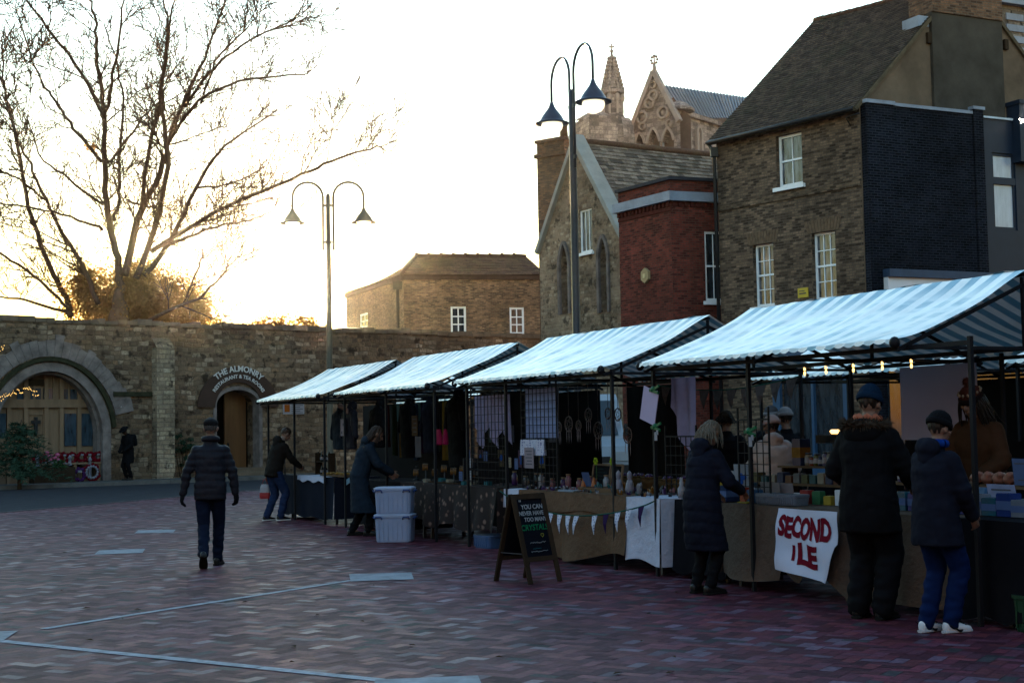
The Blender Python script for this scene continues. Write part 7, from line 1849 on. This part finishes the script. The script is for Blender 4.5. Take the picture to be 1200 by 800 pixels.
# banner stall goods
def gbox(label, px, t, z, w, d, h, m, name='small_box', cat='box', group='small goods of the banner stall', band=None, rz=0.):
    o = TH(name, label, cat, s_at(px, t, z+h/2), t, z, group, rz); mb = MB(); mb.box((0, 0, h/2), (w, d, h)); mb.box((0, 0, h+.004), (w*.94, d*.94, .008)); lb(mb, 'carton', m, o)
    if band: mb = MB(); mb.box((0, 0, h*.5), (w+.004, d+.004, h*.4)); lb(mb, 'label_band', band, o)
    return o
zt = .812
gbox('dark blue carton holding yellow card on the banner table', 852, .3, zt, .2, .16, .15, mat('dark_blue_card', (.03, .06, .16), .6, .15), band=M_bluepap)
card('yellow card leaning on the dark blue carton', 846, .26, zt+.10, .1, .1, M_yelpap, .2, 0); card('yellow leaflet lying at front edge of the banner table', 869, .18, zt+.002, .16, .1, M_yelpap, -1.4, 2)
card('white greeting card behind the dark blue carton', 857, .42, zt+.1, .16, .2, M_paper, .1, 0, 0, pic=M_bluepic); card('white greeting card with a big blue picture', 871, .36, zt+.1, .2, .27, M_paper, .1, 0, .2, pic=M_bluepic)
gbox('red tin beside the big blue picture card', 874, .26, zt, .08, .08, .14, mat('red_tin', (.35, .05, .02), .4, .1)); gbox('bright blue box right of the red tin', 884, .3, zt, .13, .12, .12, mat('bright_blue_card', (.05, .16, .35), .5, .1))
for i, px in enumerate((901, 916, 931)): tub('clear open tub, %s of three on the banner table' % ('left', 'middle', 'right')[i], S(s_at(903+i*13.5, .3, .9), .3, zt), .24, .22, .13, ROWROT+.05*i, mat('grey_plastic', (.32, .36, .46), .35, .1, trans=.25), 'clear open tubs', False, 'plastic_tub', False)
card('cream folder standing behind the clear tubs', 905, .46, zt, .3, .2, mat('cream_folder', (.42, .36, .36), .7), .15, 0); card('second cream folder behind the right tub', 920, .5, zt, .26, .19, mat('cream_folder2', (.38, .33, .36), .7), .1, 0, .1)
def shelf(label, s0, s1, t, z, m=M_ply):
    o = TH('display_shelf', label, 'shelf', s0, t, 0, 'tiered display shelves'); w = s0-s1; mb = MB(); mb.box((w/2, .12, z-.012), (w, .26, .022)); lb(mb, 'plank', m, o)
    for x in (.05, w-.05): mb = MB(); mb.box((x, .12, (z-.024)/2), (.03, .2, z-.024)); lb(mb, 'support', M_wood_dark, o)
a0s, a1s = s_at(826, 1.35, 1.), s_at(1010, 1.35, 1.)
shelf('lower tier plank behind the banner table', s_at(868, 1.3, 1.), s_at(1000, 1.3, 1.), 1.3, .95); shelf('upper tier plank behind the banner table', s_at(912, 1.65, 1.1), s_at(1000, 1.65, 1.1), 1.65, 1.12)
for i in range(12):
    px = 890+i*9.5; c = (('olive', (.12, .12, .05)), ('teal', (.03, .13, .16)), ('cream', (.4, .35, .28)), ('dark blue', (.03, .05, .14)), ('rust', (.2, .07, .03)), ('grey', (.2, .2, .22)))[i % 6]
    gbox('small %s pot, number %s from the left on lower tier plank' % (c[0], names[i] if i < 8 else ('ninth', 'tenth', 'eleventh', 'twelfth')[i-8]), px, 1.42, .951, .1, .1, rg.uniform(.06, .11), mat('pot_'+c[0], c[1], .5, .2), name='small_tub', cat='tub')
gbox('tall blue drink can with gold marks on the upper tier plank', 939, 1.78, 1.121, .14, .14, .28, mat('can_blue', (.02, .04, .12), .3, .1), 'tall_tin', 'tin', band=M_yel)
for i in range(7):
    gbox('row of dark boxes on the rear of the banner table, %s from the left' % names[i], 838+i*13, .75, zt, .16, .14, rg.uniform(.08, .16), mat('dimbox%d' % (i % 3), ((.04, .09, .14), (.12, .14, .16), (.05, .05, .07))[i % 3], .5, .15), band=(M_bluepap if i % 2 else None))
# right part: shelves, pink packages, blue boxes, counter
shelf('tier plank with pink packages at right edge', s_at(1030, 1.0, 1.), s_at(1250, 1.0, 1.), .95, 1.02)
for i in range(7):
    o = TH('pink_package', 'pink wrapped package in the row at right edge, %s from the left' % names[i], 'package', s_at(1062+i*16 if i < 2 else 1146+(i-2)*13, 1.05, 1.08), 1.05, 1.021, 'pink wrapped packages'); mb = MB(); mb.ell((0, 0, .055), (.075, .07, .055), n=10); mb.ell((.03, -.04, .09), (.04, .03, .03), n=8); me = solid(mb, .012, 2); displace(me, lambda p, n: .008*noise.noise(p*25+Vector((i, 0, 0)))); link('wrapper', me, mat('salmon_wrap' if i > 1 else 'beige_wrap', (.50, .19, .13) if i > 1 else (.34, .28, .2), .5, .2, 14), o)
card('white card with yellow corner at far right of the plank', 1198, .98, 1.03, .17, .22, M_bluepap, .1, 2, 0)
for i in range(9):
    c = (('teal', (.02, .16, .24)), ('blue', (.03, .07, .3)), ('silver', (.3, .34, .42)))[i % 3]
    gbox('glossy %s box of the front row at right edge, %s from the left' % (c[0], names[i] if i < 8 else 'ninth'), 1060+i*17.5, .5, zt, .15, .12, rg.uniform(.07, .18), mat('gloss_'+c[0], c[1], .25, .2), band=(M_poppy if i == 2 else M_bluepap))
card('clear display leaflet stand at right edge of the counter', 1178, .75, zt, .3, .24, mat('grey_blue_leaf', (.18, .2, .32), .4), .2, 3)
# backing sheets; the dark ones are added to deepen shade inside stalls
M_dark = mat('shade_sheet', (.014, .014, .018), .7, .2, 2); M_palesheet = mat('pale_backing_sheet', (.44, .46, .66), .8, .06, 1.5, .1); M_teal = mat('teal_tarpaulin', (.08, .24, .28), .6, .1, 2)
hangcloth('pale sheet hung behind the seller in the nearest stall', s_at(1056, 2.62, 1.6), s_at(1146, 2.62, 1.6), 2.62, 1.38, 2.16, M_palesheet, .012, 7, None, 'backing_sheet', 'sheets closing the backs of the stalls')
hangcloth('dark sheet added as shade at the back of the bunting stall', 3.5, -.1, 2.64, .1, 1.95, M_dark, .03, 14, None, 'backing_sheet', 'sheets closing the backs of the stalls') if False else None
hangcloth('dark sheet added as shade at the back of the second stall', 8.2, 4.4, 2.6, .05, 2.14, M_dark, .03, 14, None, 'backing_sheet', 'sheets closing the backs of the stalls')
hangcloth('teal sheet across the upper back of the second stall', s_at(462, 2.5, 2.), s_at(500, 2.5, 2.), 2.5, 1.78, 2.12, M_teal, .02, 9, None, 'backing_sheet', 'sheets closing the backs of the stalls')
hangcloth('dark sheet added as shade at the back of the farthest stall', s_at(425, 2.6, 1.5), 9.3, 2.6, .05, 2.14, M_dark, .03, 14, None, 'backing_sheet', 'sheets closing the backs of the stalls')
hangcloth('grey lilac sheet tied back at left side of the nearest stall', s_at(786, 1.2, 1.8), s_at(815, 1.2, 1.8), 1.2, 1.1, 2.14, M_lav2, .04, 12, lambda u: .7*(1-u)**1.4, 'side_curtain')
hangcloth('dark sheet added as shade behind the crystals on the bunting stall', s_at(735, 2.4, 1.5), s_at(800, 2.4, 1.5), 2.4, .05, 2.14, M_dark, .03, 14, None, 'backing_sheet', 'sheets closing the backs of the stalls')
hangcloth('dark sheet added as shade behind the wire grids of the bunting stall', s_at(560, 1.8, 1.5), s_at(655, 1.8, 1.5), 1.8, .05, 2.14, M_dark, .03, 14, None, 'backing_sheet', 'sheets closing the backs of the stalls')
hangcloth('dark sheet added as shade at the back of the nearest stall right of the shoppers', s_at(950, 2.62, 1.5)-.3, s_at(1050, 2.62, 1.5)-.02, 2.66, .05, 1.2, M_dark, .03, 14, None, 'backing_sheet', 'sheets closing the backs of the stalls')
hangcloth('dark sheet added as shade at the lower back behind the seller', s_at(1056, 2.62, 1.)-.02, s_at(1230, 2.62, 1.), 2.68, .05, 1.36, M_dark, .03, 14, None, 'backing_sheet', 'sheets closing the backs of the stalls')
for nm, s0, s1 in (('left', 2.5, -1.3), ('right', -2.3, -6.1)):
    hangcloth('dark shade sheet added behind the %s rear stall' % nm, s0, s1, 6.75, .05, 2.15, M_dark, .03, 12, None, 'backing_sheet', 'sheets closing the backs of the stalls')
    table('rear row trestle table of the %s hidden stall' % nm, s0, s1+1, 4.4, 5.1); drape('dark cloth on rear row table of the %s hidden stall' % nm, M_blackcl, s0+.02, s1+.98, 4.38, 5.12, .8, .05, .03, 7, seed=20+len(nm))
# festoon bulbs
E_bulb = emis('festoon_bulb', (1., .55, .16), .5)
t = thing('festoon_lights', 'festoon string of small warm bulbs along the inner rail of the nearest stall', 'string lights', S(-1.4, 1.3, 2.12))
pts = []; prev = None
hp_ = [(s_at(px, .9, 2.1), .9, 2.14) for px in (905, 945, 970, 1000, 1034, 1068, 1110)]
for i in range(len(hp_)-1):
    for k in range(5): u = k/5; pts.append(S(hp_[i][0]*(1-u)+hp_[i+1][0]*u, .9, 2.13-.03*sin(pi*u)))
mb = MB(); mb.tube(pts, .006, 4); mb.build('wire', M_iron, t)
for px, y in ((943, 443), (968, 448), (1000, 441), (1034, 437), (1068, 421)):
    s = s_at(px, .9, 2.1); c_ = S(s, .9, 2.10); mb = MB(); mb.lathe([(.010, .03), (.012, .0), (.001, -.002)], c_, 8); mb.ell(c_+Vector((0, 0, -.03)), (.012, .012, .022), n=8); mb.build('bulb', E_bulb, t)
o = thing('work_lamp', 'small bright lamp on a dark bracket behind the parka wearer', 'lamp', S(s_at(979, 3., 1.5), 3., 1.45), ROWROT); mb = MB(); mb.lathe([(.05, 0), (.07, .03), (.05, .05)], n=10); lb(mb, 'lamp_head', E_bulb, o); mb = MB(); mb.box((0, 0, -.06), (.5, .2, .1)); mb.box((0, .0, -.75), (.05, .05, 1.4)); lb(mb, 'bracket', M_iron, o)
# van parked behind the stalls
t = thing('parked_van', 'pale van with wide windscreen parked behind the bunting stall', 'van', (1.75, 33.2, 0), .12, None)
M_van = mat('van_paint', (.38, .42, .48), .35, .06, 2); mb = MB()
prof = [(-.0, .35), (.0, .75), (.12, .98), (.75, 1.12), (1.45, 1.92), (1.75, 2.05), (4.6, 2.05), (4.75, 1.9), (4.75, .35)]
W_ = .93
mb.prism([(-W_, y, z) for y, z in prof], (1, 0, 0), 2*W_); lb(mb, 'body', M_van, t)
mb = MB(); mb.quad((-W_*.86, .80, 1.185), (W_*.86, .80, 1.185), (W_*.80, 1.42, 1.895), (-W_*.80, 1.42, 1.895)); mb.v = [q+Vector((0, -.012, .012)) for q in mb.v]; lb(mb, 'windscreen', mat('van_glass', (.05, .07, .09), .1, .1), t)
for sg in (-1, 1):
    mb = MB(); mb.quad((sg*(W_+.006), 1.0, 1.2), (sg*(W_+.006), 1.95, 1.2), (sg*(W_+.006), 1.95, 1.85), (sg*(W_+.006), 1.5, 1.85)); lb(mb, 'side_window', MATS['van_glass'], t)
    for y in (.95, 3.8):
        Mx = Matrix.Rotation(pi/2, 3, 'Y'); mb = MB(); mb.lathe([(.2, -.1), (.33, -.1), (.34, -.05), (.34, .05), (.33, .1), (.2, .1)], (sg*(W_-.06), y, .34), 20, M=Mx); wh_ = lb(mb, 'wheel', rubber, t); mb = MB(); mb.lathe([(.21, -.105), (.2, .108), (.05, .112)], (sg*(W_-.06), y, .34), 14, M=Mx); mb.build('rim', M_steel, wh_, local=True)
    mb = MB(); mb.box((sg*.68, .02, .78), (.36, .08, .18)); lb(mb, 'headlight', mat('headlight', (.5, .52, .55), .2, .1), t)
    mb = MB(); mb.box((sg*(W_+.12), .95, 1.3), (.16, .08, .24)); lb(mb, 'mirror', M_iron, t)
mb = MB(); mb.box((0, -.02, .5), (1.8, .12, .22)); mb.box((0, .0, .72), (.9, .06, .12)); lb(mb, 'bumper', M_iron, t); t.scale = (1.08, 1.05, 1.18)

# ---------------------------------------------------------------- more stock, so that the stalls are as crowded as in the photograph
ORD = names + ['ninth', 'tenth', 'eleventh', 'twelfth', 'thirteenth', 'fourteenth', 'fifteenth', 'sixteenth']
rg = random.Random(77)
# hanging scarves of the second stall
SC = (('wine red', (.10, .015, .02)), ('moss green', (.03, .05, .02)), ('mustard', (.22, .12, .02)), ('grey', (.12, .12, .13)), ('dusty blue', (.05, .09, .15)), ('plum', (.07, .02, .07)))
for i in range(12):
    nm, c = SC[i % 6]; px = 452+i*8.3
    hangcloth('%s scarf hanging at the back of the second stall, %s from the left' % (nm, ORD[i]), s_at(px, 2.3, 1.6), s_at(px, 2.3, 1.6)-.2, 2.3, rg.uniform(1.0, 1.35), 2.1, mat('scarf_'+nm.replace(' ', '_'), c, .85, .25, 6, .3), .03, 30, None, 'scarf', 'scarves of the second stall')
for i in range(7):
    px = 488+i*11; o = TH('jewellery_stand', 'small black jewellery stand on the floral cloth, %s from the left' % ORD[i], 'stand', s_at(px, .6, .95), .6, .812, 'jewellery stands of the second stall'); mb = MB(); mb.lathe([(.06, 0), (.06, .012), (.01, .03), (.01, .2), (.015, .22)], n=10); h = rg.uniform(.16, .26); mb.bar((-.1, 0, h), (.1, 0, h), .016); lb(mb, 'stand', M_iron, o)
    mb = MB()
    for k in range(5): x = -.09+.045*k; mb.tube([(x, -.01, h), (x-.008, -.012, h-.06), (x, -.014, h-.1), (x+.008, -.012, h-.06), (x, -.01, h)], .004, 4, mi=k % 3)
    lb(mb, 'necklaces', [GM['amber'], GM['white'], GM['teal']], o)
for i in range(9):
    px = 500+i*9; c = (('cream', (.4, .36, .28)), ('black', (.02, .02, .02)), ('teal', (.03, .13, .15)))[i % 3]
    gbox('small %s gift box at front of the floral cloth, %s from the left' % (c[0], ORD[i]), px, .3, .812, .1, .08, rg.uniform(.03, .08), mat('gift_'+c[0], c[1], .6, .2), 'gift_box', 'box', 'gift boxes of the second stall')
# back table of the bunting stall with baskets, prints and dream catchers
table('second trestle table at the back of the bunting stall', 2.3, -1.0, 1.2, 1.7); drape('black cloth on the back table of the bunting stall', M_blackcl, 2.32, -1.02, 1.18, 1.72, .8, .05, .03, 8, seed=31)
M_wick = mat('wicker', (.14, .08, .035), .8, .35, 30, .5)
for i in range(9):
    s = 2.15-i*.36; o = TH('wicker_basket', 'small wicker basket on the back table of the bunting stall, %s from the left' % ORD[i], 'basket', s, 1.4, .808, 'wicker baskets of the bunting stall'); mb = MB(); r_ = rg.uniform(.09, .14); h = rg.uniform(.08, .16)
    mb.lathe([(r_*.8, 0), (r_, h*.5), (r_*1.05, h), (r_*.98, h), (r_*.75, .02), (.01, .02)], n=16, caps=False); mb.tube([(r_*1.04*cos(a*pi/8), r_*1.04*sin(a*pi/8), h) for a in range(17)], .012, 5, caps=False); lb(mb, 'basket', M_wick, o); mb = MB()
    for k in range(12): mb.ell((rg.uniform(-.6, .6)*r_, rg.uniform(-.6, .6)*r_, h*.8+rg.uniform(0, .05)), (.03, .028, .026), n=6, mi=rg.randint(0, 3))
    lb(mb, 'stones', [GM['violet'], GM['teal'], GM['white'], GM['amber']], o)
for i in range(8):
    px = 655+i*11.5; z = rg.uniform(1.45, 1.8); o = TH('dream_catcher', 'hanging ring dream catcher with feathers inside the bunting stall, %s from the left' % ORD[i], 'dream catcher', s_at(px, 1.5, z), 1.5, z, 'dream catchers of the bunting stall'); r_ = rg.uniform(.07, .12); mb = MB(); mb.tube([(r_*cos(a*pi/10), 0, r_*sin(a*pi/10)) for a in range(21)], .009, 5, caps=False)
    for a in range(5): mb.bar((r_*cos(a*1.256), 0, r_*sin(a*1.256)), (r_*cos(a*1.256+2.5), 0, r_*sin(a*1.256+2.5)), .004)
    mb.tube([(0, 0, r_), (0, 0, 2.16-z)], .004, 4); lb(mb, 'ring', mat('ring_fibre', (.28, .24, .22), .8, .2), o); mb = MB()
    for a in (-1, 0, 1):
        x = a*r_*.6; mb.add([(x, 0, -r_*.8), (x-.018, .005, -r_-.07), (x, 0, -r_-.17), (x+.018, -.005, -r_-.07)], [(0, 1, 2, 3)]); mb.bar((x, 0, -r_*.5), (x, 0, -r_-.1), .005)
    lb(mb, 'feathers', mat('pale_feather', (.32, .28, .30), .8, .2), o)
for i in range(8):
    px = 563+i*12; z = 1.0+.38*(i % 2); card('small framed print pinned on the dark sheet behind the wire grids, %s from the left' % ORD[i], px, 1.72, z, .2, .26, mat('print_%d' % (i % 4), ((.20, .12, .2), (.1, .18, .2), (.25, .2, .12), (.15, .15, .2))[i % 4], .6, .3, 8), 0, 0, 0, name='framed_print', group='framed prints of the bunting stall', pic=(M_ink if i % 2 else M_bluepic))
for i in range(11):
    px = 603+i*10.5; c = rg.choice(list(gcols)); o = TH('glass_jar', 'small glass jar of %s beads on the bunting table, %s from the left' % (c, ORD[i]), 'jar', s_at(px, .68, .9), .68+.03*(i % 3), .815, 'bead jars of the bunting stall'); h = rg.uniform(.09, .17); mb = MB(); mb.lathe([(.035, 0), (.04, .01), (.04, h*.8), (.025, h*.9), (.027, h)], n=12); lb(mb, 'jar', GM[c], o); mb = MB(); mb.lathe([(.03, h), (.03, h+.02)], n=12); lb(mb, 'lid', M_oak, o)
# banner stall: jars, tins and toys on both tables
for i in range(14):
    px = 945+i*5.2 if i < 9 else 1056+(i-9)*12; c = (('cream', (.42, .36, .26)), ('rust', (.25, .06, .02)), ('olive', (.12, .12, .04)), ('navy', (.02, .03, .09)), ('lilac', (.22, .18, .32)))[i % 5]
    o = TH('jam_jar', '%s coloured jar in the back row of the banner stall, %s from the left' % (c[0], ORD[i]), 'jar', s_at(px, 1.75, 1.15) if i < 9 else s_at(px, 1.0, .9), 1.78 if i < 9 else 1.02, 1.121 if i < 9 else 1.022, 'jars of the banner stall'); h = rg.uniform(.1, .16); mb = MB(); mb.lathe([(.036, 0), (.042, .01), (.042, h*.75), (.03, h*.86)], n=12); lb(mb, 'glass', mat('jar_'+c[0], c[1], .3, .2), o); mb = MB(); mb.lathe([(.036, h*.86), (.036, h)], n=12); lb(mb, 'lid', M_steel, o); mb = MB(); mb.lathe([(.0425, h*.2), (.0425, h*.6)], n=12, caps=False); lb(mb, 'label', M_paper, o)
for i in range(12):
    px = 838+i*13.5; c = (('red', (.28, .03, .03)), ('green', (.03, .14, .06)), ('yellow', (.4, .28, .03)), ('white', (.4, .4, .44)))[i % 4]
    gbox('small %s toy box in second row of the banner table, %s from the left' % (c[0], ORD[i]), px, .56, .812, rg.uniform(.07, .13), .08, rg.uniform(.06, .14), mat('toy_'+c[0], c[1], .5, .2), 'toy_box', 'box', 'toy boxes of the banner table', rz=rg.uniform(-.3, .3))
for i in range(10):
    px = 1058+i*15.5; c = (('red', (.28, .03, .03)), ('cream', (.42, .36, .26)), ('sky blue', (.1, .22, .4)), ('brown', (.12, .06, .03)))[i % 4]
    gbox('%s packet standing in the middle row at right edge, %s from the left' % (c[0], ORD[i]), px, .78, .812, rg.uniform(.08, .13), .06, rg.uniform(.1, .2), mat('packet_'+c[0].replace(' ', '_'), c[1], .4, .2), 'packet', 'packet', 'packets at the right edge', band=M_paper if i % 2 else M_bluepap, rz=rg.uniform(-.2, .2))
# a few dry leaves on the paving
M_dry = mat('dry_brown', (.09, .05, .025), .8, .3)
for i in range(26):
    px = rg.uniform(60, 820); py = rg.uniform(640, 790); g = gnd(px, py); mb = MB(); l_ = rg.uniform(.02, .045); mb.add([(-l_, 0, .004), (0, -l_*.5, .014), (l_, 0, .006), (0, l_*.5, .011)], [(0, 1, 2, 3)]); mb.add([(-l_*1.5, 0, .004), (-l_, .002, .005), (-l_, -.002, .005)], [(0, 1, 2)])
    mb.buildT('fallen_leaf', M_dry, (g.x, g.y, .004), rg.uniform(0, 6), 'small dry brown leaf lying on the brick paving', 'leaf', 'fallen leaves on the paving')

# ---------------------------------------------------------------- unseen terraces added around the square to block sky light and deepen shade
def terrace(label, P, d, L_, h, brick, n, seed):
    F_ = Fac(P, d); rg_ = random.Random(seed); t = thing('shade_terrace', label, 'building', F_.P(L_/2, 0)); holes = []
    for i in range(n):
        a = L_*(i+.5)/n
        for z0, z1 in ((3.9, 5.6), (7., 8.5)): holes.append((a-.55, a+.55, z0, z1))
    mb = MB(); F_.wall(mb, 0, L_, -.1, h, holes, .15); F_.box(mb, 0, L_, 0, h-.05, -8, -.4); mb.build('brick_walls', brick, t)
    for q in holes: F_.window(t, *q, 2, 4, M_white, M_glass_dark, o=-.06, fw=.07)
    mb = MB(); v_ = [F_.P(-.3, h-.1, .35), F_.P(L_+.3, h-.1, .35), F_.P(L_+.3, h+3.2, -4), F_.P(-.3, h+3.2, -4), F_.P(L_+.3, h-.1, -8.3), F_.P(-.3, h-.1, -8.3)]
    mb.add(v_, [(0, 1, 2, 3), (3, 2, 4, 5), (0, 3, 5), (1, 4, 2)]); mb.build('roof', M_tile3 if False else MATS['bed_clay'], t)
    mb = MB(); F_.box(mb, 0, L_, 3.0, 3.5, 0, .2); mb.build('shop_fascia', M_navy, t); mb = MB(); F_.box(mb, .3, L_-.3, .4, 3., 0, .06); mb.build('shop_window', M_glass_dark, t)
terrace('unseen brown brick terrace with shops, added on the near side to shade the square', Vector((45, -16, 0)), Vector((-1, 0, 0)), 85, 10., M_lowbrick, 20, 1)
terrace('unseen yellow brick terrace with shops, added on the right to shade the square', Vector((19.5, 26, 0)), Vector((-.1, -1, 0)), 34, 10., M_yellowbrick, 8, 2)
terrace('unseen red brick terrace with shops, added on the left to shade the square', Vector((-34, -14, 0)), Vector((-.12, 1, 0)), 42, 9.5, M_redbrick, 10, 3)
# ---------------------------------------------------------------- thin haze box, added so the low sun glows over the wall
hm_ = bpy.data.materials.new('haze'); hm_.use_nodes = True; nt = hm_.node_tree; nt.nodes.clear()
out = nt.nodes.new('ShaderNodeOutputMaterial'); pv = nt.nodes.new('ShaderNodeVolumePrincipled')
pv.inputs['Color'].default_value = (.95, .95, .95, 1); pv.inputs['Density'].default_value = HAZE_D; pv.inputs['Anisotropy'].default_value = .93
nt.links.new(pv.outputs[0], out.inputs['Volume'])
mb = MB(); mb.box((0, 140, 23), (420, 380, 49.2)); tag(mb.build('haze', hm_), kind='stuff')
scene.cycles.volume_bounces = 0
